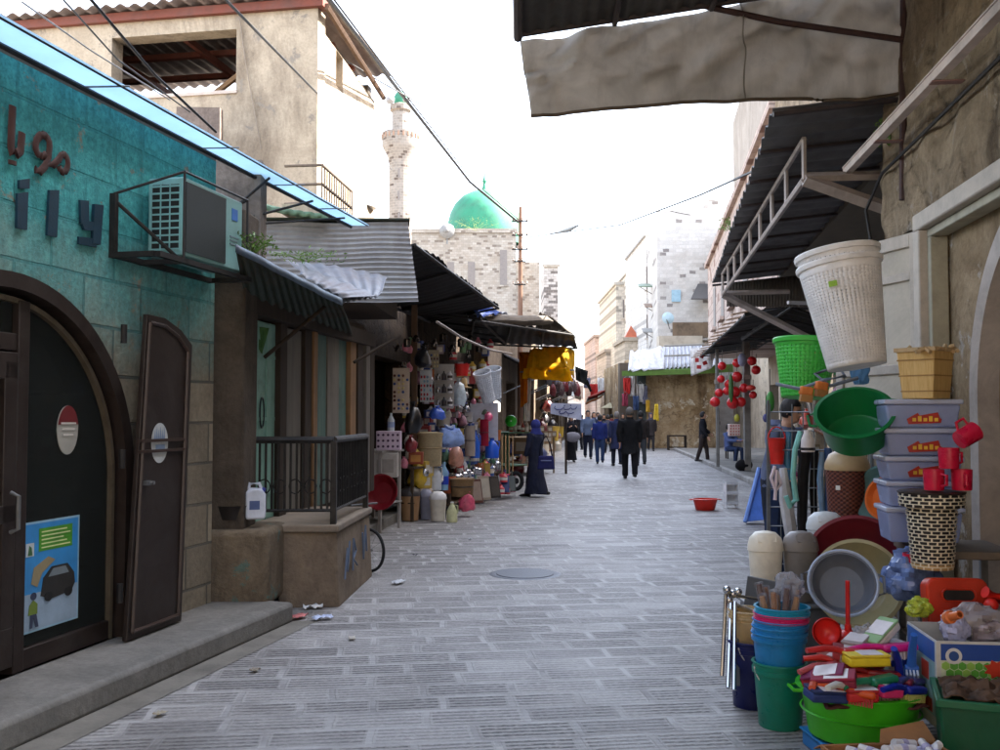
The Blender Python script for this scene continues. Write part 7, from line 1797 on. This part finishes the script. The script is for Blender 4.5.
# ================================================================== household goods stall on the left
def sz(px_, Y): return px_/FOC*Y
def item(kind, label, px_, py_, Y, w, h, rgb, rgb2=(220,216,206), group=None, yaw=0, name=None, cat=None):
    """one article of the stall: base centre at photo px_,py_ and Y metres away; w,h in photo pixels"""
    W, Hh = sz(w, Y)/2, sz(h, Y); loc = A(px_, py_, Y); c1, c2 = P(rgb), P(rgb2)
    nm = name or {'bin':'waste_bin','jug':'jug','bag':'bag','box':'box','pot':'cooking_pot','bottle':'bottle','bucket':'bucket','board':'board','broom':'broom','ball':'ball','hamper':'hamper','frame':'picture_frame','card':'display_card','kettle':'kettle','tub':'tub','hat':'straw_hat','mat':'rolled_mat','dustpan':'dustpan'}[kind]
    b = thing(nm, label, cat or nm.replace('_',' '), loc, (0,0,yaw), group)
    if kind == 'bin':
        build('body', MB().lathe([(0,0),(W*.8,0),(W*.98,Hh*.74),(W*.94,Hh*.74),(W*.76,.02),(0,.02)],24), c1, b)
        build('lid', MB().lathe([(W*1.02,Hh*.73),(W*1.04,Hh*.78),(W*.9,Hh*.9),(W*.5,Hh*.99),(0,Hh)],24), c2, b)
    elif kind == 'jug':
        build('body', MB().lathe([(0,0),(W*.95,0),(W,Hh*.08),(W*.95,Hh*.55),(W*.5,Hh*.8),(W*.3,Hh*.86),(W*.3,Hh*.96),(0,Hh*.96)],20), c1, b)
        build('handle', MB().tube([(W*.4,0,Hh*.85),(W*1.05,0,Hh*.8),(W*1.05,0,Hh*.5),(W*.9,0,Hh*.42)],W*.1,6), c1, b)
        build('cap', MB().cyl((0,0,Hh*.94),(0,0,Hh),W*.34), c2, b)
    elif kind == 'bottle':
        build('body', MB().lathe([(0,0),(W,0),(W,Hh*.6),(W*.5,Hh*.8),(W*.35,Hh*.85),(W*.35,Hh),(0,Hh)],14), c1, b); build('label', MB().lathe([(W*1.02,Hh*.2),(W*1.03,Hh*.5)],14), c2, b)
    elif kind == 'bag':
        build('bag', MB().lathe([(0,0),(W*.7,0),(W,Hh*.2),(W*.95,Hh*.5),(W*.55,Hh*.8),(W*.2,Hh*.9),(W*.35,Hh),(0,Hh*.97)],16).jitter(W*.35,3/ max(W,.05)*.5,int(px_)), M('film_%d_%d_%d'%rgb,rgb,.3,.3,8,.4,20,0,.6), b, smooth=50); build('knot', MB().tube([(-W*.3,0,Hh*1.02),(0,0,Hh*.9),(W*.3,0,Hh*1.03)],W*.09,6), c2, b)
    elif kind == 'box':
        build('carton', MB().bx(-W,W,-W*.7,W*.7,0,Hh), c1, b, bev=W*.06); build('label', MB().bx(-W*.7,W*.7,-W*.71-.003,-W*.7-.001,Hh*.2,Hh*.75), c2, b)
    elif kind == 'pot':
        mt_ = M('pot_%d_%d_%d'%rgb, rgb, .22, .1, 6, .05, 40, .9)
        build('pan', MB().lathe([(0,0),(W*.9,0),(W,Hh*.1),(W,Hh*.72),(W*.95,Hh*.72),(W*.9,.01),(0,.01)],22), mt_, b); build('lid', MB().lathe([(W*1.03,Hh*.72),(W*.8,Hh*.84),(W*.1,Hh*.9),(W*.12,Hh),(0,Hh)],22), mt_, b); build('handle', MB().tube([(-W,0,Hh*.6),(-W*1.25,0,Hh*.6),(-W*1.25,W*.3,Hh*.6),(-W,W*.3,Hh*.6)],W*.07,5), P((40,36,36)), b); build('handle', MB().tube([(W,0,Hh*.6),(W*1.25,0,Hh*.6),(W*1.25,W*.3,Hh*.6),(W,W*.3,Hh*.6)],W*.07,5), P((40,36,36)), b)
    elif kind == 'kettle':
        mt_ = M('pot_%d_%d_%d'%rgb, rgb, .25, .1, 6, .05, 40, .85)
        build('body', MB().lathe([(0,0),(W*.9,0),(W,Hh*.2),(W*.8,Hh*.5),(W*.4,Hh*.68),(W*.1,Hh*.72),(W*.1,Hh*.8),(0,Hh*.8)],20), mt_, b); build('spout', MB().tube([(-W*.7,0,Hh*.3),(-W*1.2,0,Hh*.45),(-W*1.4,0,Hh*.65)],[W*.2,W*.13,W*.09],8), mt_, b); build('handle', MB().tube([(-W*.6,0,Hh*.6),(-W*.5,0,Hh*.98),(W*.5,0,Hh*.98),(W*.6,0,Hh*.6)],W*.08,6), c2, b)
    elif kind in ('bucket','tub'):
        build('body', MB().lathe([(0,0),(W*.75,0),(W*.97,Hh*.95),(W*1.05,Hh*.95),(W*1.05,Hh),(W*.93,Hh),(W*.7,.015),(0,.015)],24), c1, b); build('handle', MB().tube([(W*math.cos(t_),-W*.3*math.sin(t_),Hh*.95-Hh*.3*math.sin(t_)) for t_ in [PI*i/8 for i in range(9)]],.006,5), c2, b)
    elif kind == 'hamper':
        build('body', MB().lathe([(0,0),(W*.9,0),(W,Hh*.9),(W*.96,Hh*.9),(W*.86,.02),(0,.02)],20), woody('cane_%d_%d_%d'%rgb, mul3(rgb,.8), rgb, 30, .7, (1,1,4)), b); build('lid', MB().lathe([(W*1.05,Hh*.89),(W*1.05,Hh*.97),(W*.6,Hh),(0,Hh)],20), woody('cane_%d_%d_%d'%rgb, mul3(rgb,.8), rgb, 30), b)
        build('band', MB().lathe([(W*.96,Hh*.5),(W*1.0,Hh*.52),(W*.97,Hh*.56)],20), c2, b)
    elif kind in ('board','card','frame'):
        m = MB().bx(-W,W,-.012,.012,0,Hh); build('sheet', m, c1, b, bev=.004)
        if kind == 'frame':
            build('picture', MB().bx(-W*.8,W*.8,-.016,-.012,Hh*.1,Hh*.9), c2, b)
        if kind == 'card':
            cs_ = ((170,40,50),(40,70,130),(60,70,80),(190,170,120),(110,140,170),(90,50,40)); r_ = random.Random(int(px_*7+py_))
            nx, nz = 4, max(4,int(h/5))
            for q_ in range(3):
                mm = MB()
                for i in range(nx):
                    for j in range(nz):
                        if (i*5+j*3+r_.randrange(3))%3 == q_: mm.ball((-W*.75+i*W*.5,-.02,Hh*(.1+.82*j/nz)),(W*.17,.012,Hh*.3/nz),8)
                if mm.v: tag(build('carded_goods', mm, P(cs_[(q_*2+int(px_))%6]), b), kind='stuff')
        if yaw == 0 and kind == 'frame': b.rotation_euler = (R(-14),0,R(30))
    elif kind == 'broom':
        build('stick', MB().cyl((0,0,Hh*.3),(0,.15,Hh),.012,None,6), woody('stick',(176,140,96),(196,160,116)), b); build('head', MB().bx(-W,W,-.03,.03,Hh*.22,Hh*.32), c1, b, bev=.01); build('bristles', MB().hexa([(-W*1.15,-.04,0),(W*1.15,-.04,0),(W*1.15,.04,0),(-W*1.15,.04,0)],[(-W*.95,-.02,Hh*.22),(W*.95,-.02,Hh*.22),(W*.95,.02,Hh*.22),(-W*.95,.02,Hh*.22)]), c2, b)
    elif kind == 'ball':
        build('ball', MB().ball((0,0,Hh/2),(W,W,Hh/2),18), c1, b); build('valve', MB().cyl((0,-W*.97,Hh/2),(0,-W*1.01,Hh/2),W*.1), c2, b)
    elif kind == 'hat':
        build('hat', MB().lathe([(W,0),(W*1.0,.01),(W*.5,.03),(W*.45,Hh*.8),(W*.3,Hh),(0,Hh)],22), woody('straw_%d_%d_%d'%rgb, mul3(rgb,.8), rgb, 30), b)
    elif kind == 'mat':
        build('roll', MB().tube([(0,0,0),(0,.03,Hh)],W,16).jitter(W*.15,4,int(px_)), CL(rgb), b); build('tie', MB().lathe([(W*1.1,Hh*.5),(W*1.15,Hh*.52),(W*1.1,Hh*.54)],14).shift((0,.015,0)), c2, b)
    elif kind == 'dustpan':
        build('pan', MB().hexa([(-W,-.08,0),(W,-.08,0),(W,.0,0),(-W,0,0)],[(-W*.8,.05,Hh*.75),(W*.8,.05,Hh*.75),(W*.8,.08,Hh*.75),(-W*.8,.08,Hh*.75)]), c1, b, bev=.01); build('handle', MB().cyl((0,.06,Hh*.75),(0,.1,Hh),W*.2), c2, b)
    return b
# stands
def stand(label, p0, p1, depth, zt, name='display_stand', shelves=1, c=(110,92,74)):
    """table of given front edge p0->p1 (x,y) and height"""
    a = math.atan2(p1[1]-p0[1], p1[0]-p0[0]); L = math.hypot(p1[0]-p0[0], p1[1]-p0[1])
    b = thing(name, label, 'table', (p0[0],p0[1],0), (0,0,a)); mt_ = woody('stand_%d_%d_%d'%c, mul3(c,.8), c, 8)
    build('top', MB().bx(0,L,0,depth,zt-.03,zt), mt_, b)
    for k in range(shelves): build('shelf', MB().bx(.02,L-.02,.02,depth,zt*.35-.02,zt*.35), mt_, b)
    for xx in (.03,L-.07):
        for yy in (.03,depth-.07): build('leg', MB().bx(xx,xx+.04,yy,yy+.04,0,zt-.03), mt_, b)
    return b
a_ = A(452,478,15.6); b_ = A(500,474,19.2)
stand('long low wooden table of pots along the left stall front', (a_.x,a_.y), (b_.x,b_.y), .8, .48)
a_ = A(382,452,13.2); b_ = A(404,452,13.9)
stand('white painted side table under the dotted box', (a_.x,a_.y), (b_.x,b_.y), .5, A(390,450,13.5).z, c=(176,170,164))
a_ = A(414,465,14.6); b_ = A(446,465,15.8)
stand('dark rough table carrying the cane hamper', (a_.x,a_.y), (b_.x,b_.y), .7, A(430,466,15).z, c=(84,70,56))
a_ = A(508,433,22.6); b_ = A(534,433,23.4)
stand('green edged table of small goods behind the woman', (a_.x,a_.y), (b_.x,b_.y), .9, A(520,432,23).z, c=(96,130,100))
a_ = A(536,445,25.5); b_ = A(556,445,27)
stand('pale wooden market table beside the woman in black', (a_.x,a_.y), (b_.x,b_.y), 1.0, A(546,437,26).z, c=(150,130,104))
# standing articles along the front edge
rb_ = thing('round_basin', 'dark red round basin standing on edge beside the railing plinth', 'basin', A(383,493,12.9), (R(78),0,R(-14)))
build('bowl', MB().lathe([(0,0),(.15,0),(.225,.1),(.24,.105),(.24,.112),(.22,.11),(.14,.012),(0,.012)],40), P((132,22,34)), rb_); build('foot_ring', MB().lathe([(.12,-.008),(.13,-.008),(.13,0),(.12,0)],30), P((132,22,34)), rb_)
item('bin','tan waste bin with a dark grey swing lid at the stall corner',410,520,14.8,21,33,(168,130,92),(74,70,70))
item('bin','translucent grey waste bin between the tan and white bins',426,519,14.9,13,30,(132,134,150),(150,150,166))
item('bin','white rounded waste bin standing at the stall front',438,520.5,14.7,17,29,(214,206,190),(226,224,222))
item('jug','small pale yellow jug standing before the white bin',452,522,14.6,11,20,(206,206,160),(220,220,216))
item('bag','pink and white wrapped pack on the paving by the jug',467,510,15.4,17,18,(204,84,110),(226,220,226))
item('bag','yellow plastic bag hanging beside the cane hamper',418,486,15.0,20,24,(200,166,44),(206,190,120))
item('bag','white bag with orange print behind the grey bin',423,497,15.1,20,14,(206,190,176),(226,140,60))
item('jug','clear jug with an orange label behind the white bin',435,490,15.2,13,28,(196,200,206),(226,90,40))
item('bottle','blue capped bottle above the orange tub',444,490,15.4,9,28,(130,170,200),(40,70,190))
item('tub','orange brown tub in the middle of the stall front',448,493,15.6,15,16,(190,96,60),(150,70,50))
item('ball','small blue ball on top of the orange brown tub',445,478,15.6,8,9,(50,80,190),(220,220,220))
item('hamper','tall cane hamper with a flat lid on the dark table',430,466,15.2,25,34,(178,160,126),(150,130,96))
item('box','pale pink box with dark dots on the white side table',389,450,13.5,24,19,(206,186,206),(84,50,90))
item('box','white crate under the dotted box',386,477,13.4,24,24,(176,172,166),(150,146,140))
item('bottle','wrapped doll like bottle on the dotted box',391,431,13.5,7,18,(190,200,206),(140,160,200))
item('bag','large black bag hanging by the wooden column',413,432,14.2,16,30,(28,28,32),(50,50,56))
item('bag','small red wrapped pack below the black bag',411,452,14.4,12,16,(130,40,50),(200,190,186))
item('box','orange red box under the black bag',416,464,14.6,14,12,(150,62,34),(190,130,60))
item('bag','bright blue bag on the wire shelf',437,419,15.4,16,13,(60,100,206),(120,150,220))
item('bag','blue white plastic bag draped on the hamper',450,446,15.6,26,20,(140,166,220),(220,226,236))
item('bag','peach coloured plush pack on the stall',456,466,16.2,16,22,(206,150,130),(190,120,110))
item('bag','green wrapped pack left of the peach pack',444,462,16.2,10,16,(90,130,106),(180,200,190))
item('mat','pale rolled mat standing behind the peach pack',470,456,17,10,30,(156,144,134),(110,100,96))
item('mat','crimson roll standing by the white board',484,446,17.4,9,26,(140,24,48),(90,20,30))
item('jug','tall blue water jug beside the crimson roll',475,458,17.2,10,28,(40,96,196),(30,60,140))
item('jug','round bright blue jug right of the crimson roll',492,458,17.8,14,20,(30,90,206),(30,60,140))
item('ball','bright green ball on the stall shelf near the yellow awning',511,427,22.4,12,12,(50,196,50),(220,220,220))
item('hat','straw hat with wide brim on the stall top',463,388,16.8,18,10,(206,176,130))
item('hat','dark brimmed hat hanging under the straw hat',463,402,16.7,16,8,(60,50,44))
item('bucket','red topped bundle of brushes hanging from the awning',462,376,16.2,15,12,(206,36,30),(226,100,90))
item('board','tall pale plastic board leaning at the back of the stall',484,441,18.2,28,38,(186,190,204),(200,200,206))
item('bag','pink mark like packet stuck on the pale board',488,421,18.0,9,9,(226,96,140),(226,150,180))
item('board','pale grey peg panel hung with utensils',444,408,16.0,20,44,(160,156,152),(90,90,94))
for k in range(9):
    item('kettle' if k%3==0 else 'bottle', ['small steel ladle pot hooked on the grey peg panel','dark utensil hooked on the grey peg panel','pale utensil hooked on the grey peg panel'][k%3], 438+6*(k%3), 374+13*(k//3)+6, 15.8, 5, 9, ((150,150,156),(46,44,48),(196,190,190))[k%3], (60,50,50), group='utensils on the peg panel', name='utensil')
item('bag','white lacy bag hanging beside the peg panel',459,405,16.4,14,26,(190,204,214),(150,170,196))
item('card','tall card of small goods hung left of the wooden column',401,413,13.8,17,45,(176,160,146))
item('card','narrower card of blue goods hung right of the wooden column',426,402,15.0,12,32,(166,170,176))
item('card','faded card of goods hung high near the awning pole',433,368,15.6,12,18,(150,140,120))
col_ = wsolo('timber_column', 'square brown timber column between the two goods cards', 'column', MB().bx(A(411,440,15.3).x,A(417,440,15.3).x,15.25,15.35,0,3.5), woody('column_wood',(92,72,56),(116,92,72)), A(414,440,15.3), bev=.008)
item('bag','black umbrella like bundle hanging between column and panel',423,368,14.9,16,22,(34,36,44),(60,60,70))
# white baskets hanging
for k,(px_,yw,lab) in enumerate(((483,-14,'white perforated basket hanging at the left of the pair'),(495,-6,'white perforated basket hanging at the right of the pair'))):
    Y = 17.2+k*.25; q = A(px_+6*(1-k),401-3*k,Y)
    basket(lab, q, (R(22),R(yw),0), .115, .155, .56, (214,220,230), 22, 12, group='white baskets hung over the left stall')
# pots and kettles on the table: row by row
for k in range(12):
    f = k/11; Yk = 15.9+3.1*f; px_ = 456+40*f
    kd = ('pot','kettle','pot')[k%3]
    item(kd, 'small steel %s set in the front row on the long table' % ('kettle' if kd=='kettle' else 'lidded pot'), px_, A(px_,400,Yk) and 415+(EYE-.48)*FOC/Yk-1.5, Yk, 9, 9+ (k%2)*2, (186,186,190), (40,40,44), group='steel %s on the long table' % ('kettles' if kd=='kettle' else 'pots'))
for k in range(9):
    f = k/8; Yk = 16.6+2.9*f; px_ = 460+36*f
    cc = ((180,50,60),(206,206,210),(60,80,150),(200,170,90),(90,100,96))[k%5]
    item('bottle', '%s bottle in the back row on the long table' % ('red','white','blue','yellow','grey green')[k%5], px_, 415+(EYE-.48)*FOC/Yk-5, Yk, 6, 15, cc, (220,216,210), group='bottles in the back row')
# wooden barrel and leaning frames below the table
item('hamper','low wooden tub with dark rim under the table corner',462,496,15.5,24,18,(140,110,76),(50,44,40))
for k,(px_,py_,Y,w,h,c1_,c2_,lab) in enumerate(((478,503,16.5,12,24,(92,56,46),(150,130,116),'brown framed tray leaning at the table front'),(486,500,16.9,12,24,(150,136,120),(176,166,150),'beige framed tray leaning beside the brown one'),(496,498,17.5,11,22,(52,46,44),(76,70,64),'dark framed tray leaning at the end of the row'))):
    item('frame', lab, px_, py_, Y, w, h, c1_, c2_)
for k in range(4):
    item('broom', 'pink headed broom standing upside the dark dustpans', 502+3.6*k, 492, 18.8+.15*k, 5, 56, (214,50,96), (190,120,140), group='pink brooms by the dustpans')
item('dustpan','dark blue dustpan at the foot of the brooms',505,492,18.5,9,22,(24,36,96),(40,50,110))
item('dustpan','dark olive dustpan next to the blue dustpan',512,491,18.7,8,20,(62,66,56),(80,80,70))
wl2 = wsolo('wheel', 'small black trolley wheel with pale hub by the dustpans', 'wheel', MB().tube([(sz(6,18.9)*math.cos(t_),0,sz(8,18.9)*math.sin(t_)) for t_ in [2*PI*i/24 for i in range(25)]], .04, 8, ref=(0,1,0), cap=False).cyl((0,-.03,0),(0,.03,0),.06).shift(A(516,481,18.9)), M('tyre',(30,30,32)), A(516,481,18.9))
for k in range(6):
    item('bottle', 'small mixed bottle on the green edged table', 511+4*k, 432, 23.2, 4, 9+(k%3)*2, ((160,60,50),(190,180,170),(100,70,50))[k%3], group='bottles on the green edged table')
for k in range(5):
    item('box', 'small brown carton stacked on the pale market table', 538+4*k, 437-(k%2)*5, 26.2, 5, 6, ((140,110,80),(120,96,72))[k%2], (190,180,160), group='cartons on the pale market table')
for k in range(7):
    item('bag', 'dark reddish bag hanging under the yellow awning', 553+4*k, 396-(k%2)*4, 25+.3*k, 7, 14, ((110,40,44),(60,44,44),(90,70,70))[k%3], (60,50,50), group='bags under the yellow awning')
for k in range(10):
    item('pot' if k%2 else 'kettle', 'small dark pan hanging under the left awnings', 398+9*k, 352-(k%3)*5, 13.8+.45*k, 7, 10, ((70,66,66),(96,92,90),(52,48,46))[k%3], (40,36,36), group='pans hanging under the left awnings', name='hanging_pan')
for k in range(14):
    cc = ((150,50,56),(120,110,120),(190,190,196),(60,70,110),(170,130,80),(90,110,90),(140,120,130))[k%7]
    item(('bag','box','bottle','bag')[k%4], '%s small article on the dim back shelves of the stall' % ('red','grey','white','blue','tan','green','mauve')[k%7], 420+5.4*k, 440-(k*7%5)*6, 16.8+.12*k, 8, 10, cc, (200,196,190), group='articles on the back shelves', name='stall_article')
sb_ = thing('sign_board', 'white board with blue handwriting held over the market stall', 'sign', A(566,418,26.5), (0,0,R(2)))
w2, h2 = sz(15.5,26.5), sz(15,26.5)
build('board', MB().hexa([(-w2,-.01,.12),(w2,-.01,-.06),(w2,.02,-.06),(-w2,.02,.12)],[(-w2,-.01,h2),(w2,-.01,h2*.95),(w2,.02,h2*.95),(-w2,.02,h2)]), P((190,194,214)), sb_, smooth=0)
def scrib(pts, r=.012): return MB().tube([(x*w2,-.018,h2*z) for x,z in pts], r, 5)
m = scrib([(.7,.75),(.6,.6),(.4,.58),(.3,.7),(.2,.58),(-.1,.56),(-.15,.72),(-.3,.58),(-.6,.56),(-.75,.66),(-.7,.8)])
wr_ = build('writing', m, P((40,56,130)), sb_)
build('writing', scrib([(.5,.38),(.35,.3),(.1,.32),(.0,.44),(-.15,.32),(-.4,.3),(-.45,.42)]), P((40,56,130)), sb_)
for x_,z_ in ((.3,.84),(-.1,.82),(-.4,.44),(.15,.2)): build('dot', MB().ball((x_*w2,-.018,z_*h2),.018,8), P((40,56,130)), sb_)
build('post', MB().bx(-.03,.03,.03,.06,-1.6,.3), DW, sb_)
# sunlit strip of pale cloth at the stall end
wsolo('white_curtain', 'narrow white curtain strip hanging under the orange cloth', 'curtain', cloth_sheet(A(523,383,22.6),A(531,378,22.6),A(530,421,22.6),A(524,421,22.6),8,12,.04), CL((226,222,214)), A(527,383,22.6), solid=.008)
# garments further down
GC = [((176,44,40),'red'),((206,200,196),'white'),((216,170,60),'yellow'),((190,96,60),'orange'),((120,120,140),'grey'),((150,60,80),'pink'),((70,90,130),'blue')]
for k,(px_,py_,Y,w,h,ci) in enumerate(((594,384,62,8,14,0),(601,378,60,7,16,1),(607,374,58,6,12,2),(612,386,56,6,16,3),(618,382,54,7,18,4),(626,384,52,6,16,5),(632,388,50,6,14,0),(640,384,46.5,7,18,1),(645,386,46.5,5,18,4),(636,396,46.4,6,14,6),(627,378,46.4,7,16,0),(632,376,46.5,5,20,1),(625,394,46.4,6,12,5),(648,400,46.3,4,12,2),(587,378,64,7,10,4))):
    c0 = A(px_,py_,Y); ww, hh = sz(w,Y)/2, sz(h,Y)
    b = thing('hung_garment', '%s garment hung %s' % (GC[ci][1], 'outside the stone kiosk' if Y<51 else 'along the far end of the market'), 'garment', c0, group='garments hung along the market')
    build('cloth', cloth_sheet((-ww,0,0),(ww,0,0),(ww*.9,0,-hh),(-ww*.9,0,-hh),8,8,.08,seed=k), CL(GC[ci][0]), b, solid=.03); build('hanger', MB().tube([(-ww*.8,0,0),(0,0,.12),(ww*.8,0,0)],.02,5), GREYMETAL, b)
awning('pale far awning over the end stalls of the street', (A(600,388,66),A(640,380,58),A(640,374,62),A(600,380,72)), 10, metalsheet('far_awn',(176,160,150),.3,.7,.1), 31)
parasol = solo('parasol', 'cream parasol open above the far crowd', 'parasol', MB().lathe([(0,.5),(.6,.35),(1.2,.0),(1.18,-.02),(.6,.31),(0,.46)],10).cyl((0,0,-2),(0,0,.4),.03), CL((196,184,150),.2), A(623,408,52))

# dense small stock of the left stall: copies of a few articles
r_ = random.Random(23)
KIND = [('box',(150,60,60),'maroon'),('bag',(190,186,190),'white'),('bottle',(60,90,150),'blue'),('tub',(190,110,60),'orange'),('bottle',(206,200,190),'cream'),('bag',(70,110,90),'green'),('box',(200,170,80),'yellow'),('kettle',(176,176,180),'steel'),('bag',(150,110,130),'mauve'),('tub',(50,56,70),'dark')]
for ci,(kd,cc,cn_) in enumerate(KIND):
    src = None
    for k in range(13):
        f = r_.random(); py_ = r_.choice((384,398,412,426,440,452,464,476,488)); px_ = 418+f*80 if py_ < 470 else 424+f*72
        Yk = (15.2+f*3.6) + (.5 if py_ < 450 else 0) - (.25 if py_ > 470 else 0)
        if src is None:
            src = item(kd, '%s %s of small stock piled in the left stall' % (cn_, {'box':'carton','bag':'bag','bottle':'bottle','tub':'tub','kettle':'kettle'}[kd]), px_, py_, Yk, 10, 12, cc, (206,200,190), group='%s stock of the left stall' % cn_, yaw=r_.uniform(-.5,.5))
        else: clone(src, A(px_,py_,Yk), r_.uniform(-1,1), scale=r_.uniform(.7,1.25))

# stock along the lower row beyond the yellow awning
LR = [('bag',(120,44,48),'red'),('box',(150,120,86),'brown'),('bag',(60,70,110),'blue'),('bottle',(190,184,170),'pale'),('tub',(180,150,60),'yellow'),('bag',(44,40,44),'black')]
for ci,(kd,cc,cn_) in enumerate(LR):
    src = None
    for k in range(7):
        yk = 26.5+k*3.1+ci*.5; xk = -.3+.115*(yk-24)+.12+r_.random()*.5; zk = r_.choice((.02,.45,.9,1.3,1.75)) if kd=='bag' else r_.choice((.02,.5,.52))
        if src is None:
            src = item(kd, '%s goods set out along the market row beyond the yellow awning' % cn_, 540, 420, 27, 14, 16, cc, (200,190,176), group='%s goods along the market row' % cn_, name='market_goods'); src.location = (xk,yk,zk)
        else: clone(src, (xk,yk,zk), r_.uniform(-1,1), scale=r_.uniform(.8,1.4))

# dim stock hanging and shelved inside the right shop
RS = [('bag',(150,60,110),'purple'),('bottle',(196,190,180),'pale'),('tub',(60,110,60),'green'),('bag',(190,70,50),'red'),('box',(150,130,100),'tan'),('bottle',(60,80,130),'blue'),('hat',(190,160,110),'straw')]
for ci,(kd,cc,cn_) in enumerate(RS):
    src = None
    for k in range(7):
        Yk = r_.uniform(11,17); xk = 2.5+.15*Yk*1.0+r_.uniform(-.1,.6); zk = r_.choice((.4,.9,1.4,1.8,2.2,2.5))
        if src is None:
            src = item(kd, '%s article in the dim stock of the right shop' % cn_, 780, 400, 12, 16, 20, cc, (200,196,186), group='%s stock of the right shop' % cn_, name='shop_stock'); src.location = (xk,Yk,zk)
        else: clone(src, (xk,Yk,zk), r_.uniform(-1,1), scale=r_.uniform(.8,1.4))

# smaller pieces heaped between the larger goods of the left stall
SM = [('bottle',(196,60,70),'red capped'),('box',(60,80,140),'dark blue'),('bag',(226,222,214),'white'),('tub',(110,150,110),'pale green'),('bottle',(220,190,90),'yellow'),('box',(150,140,150),'lilac grey'),('kettle',(120,118,120),'dull steel'),('bag',(214,130,150),'pink')]
for ci,(kd,cc,cn_) in enumerate(SM):
    src = None
    for k in range(16):
        f = r_.random(); hang = k % 4 == 0
        px_ = 404+f*92; py_ = (344+r_.random()*34) if hang else r_.choice((404,418,432,446,458,468,482,494))
        Yk = 14.6+f*4.0 + (.35 if py_ < 450 else -.1); 
        if not hang and py_ > 470: px_ = 440+f*68; Yk = 15.3+f*3.4
        if src is None:
            src = item(kd, '%s small piece heaped between the larger goods of the left stall' % cn_, px_, py_, Yk, 7, 9, cc, (214,210,200), group='%s small pieces of the left stall' % cn_, name='small_goods')
        else: clone(src, A(px_,py_,Yk), r_.uniform(-1,1), scale=r_.uniform(.7,1.2))

# dark dots printed on the pale pink box
pb = [o for o in bpy.data.objects if o.get('label','').startswith('pale pink box with dark dots')][0]
for ch in list(pb.children):
    if ch.name.startswith('label'): bpy.data.objects.remove(ch)
W_ = sz(24,13.5)/2; H_2 = sz(19,13.5); m = MB()
for i in range(5):
    for j in range(3): m.ball((-W_*.8+i*W_*.4, -W_*.705, H_2*(.2+.3*j)), (W_*.11,.004,W_*.11), 8)
tag(build('polka_dots', m, P((70,40,76)), pb), kind='stuff')
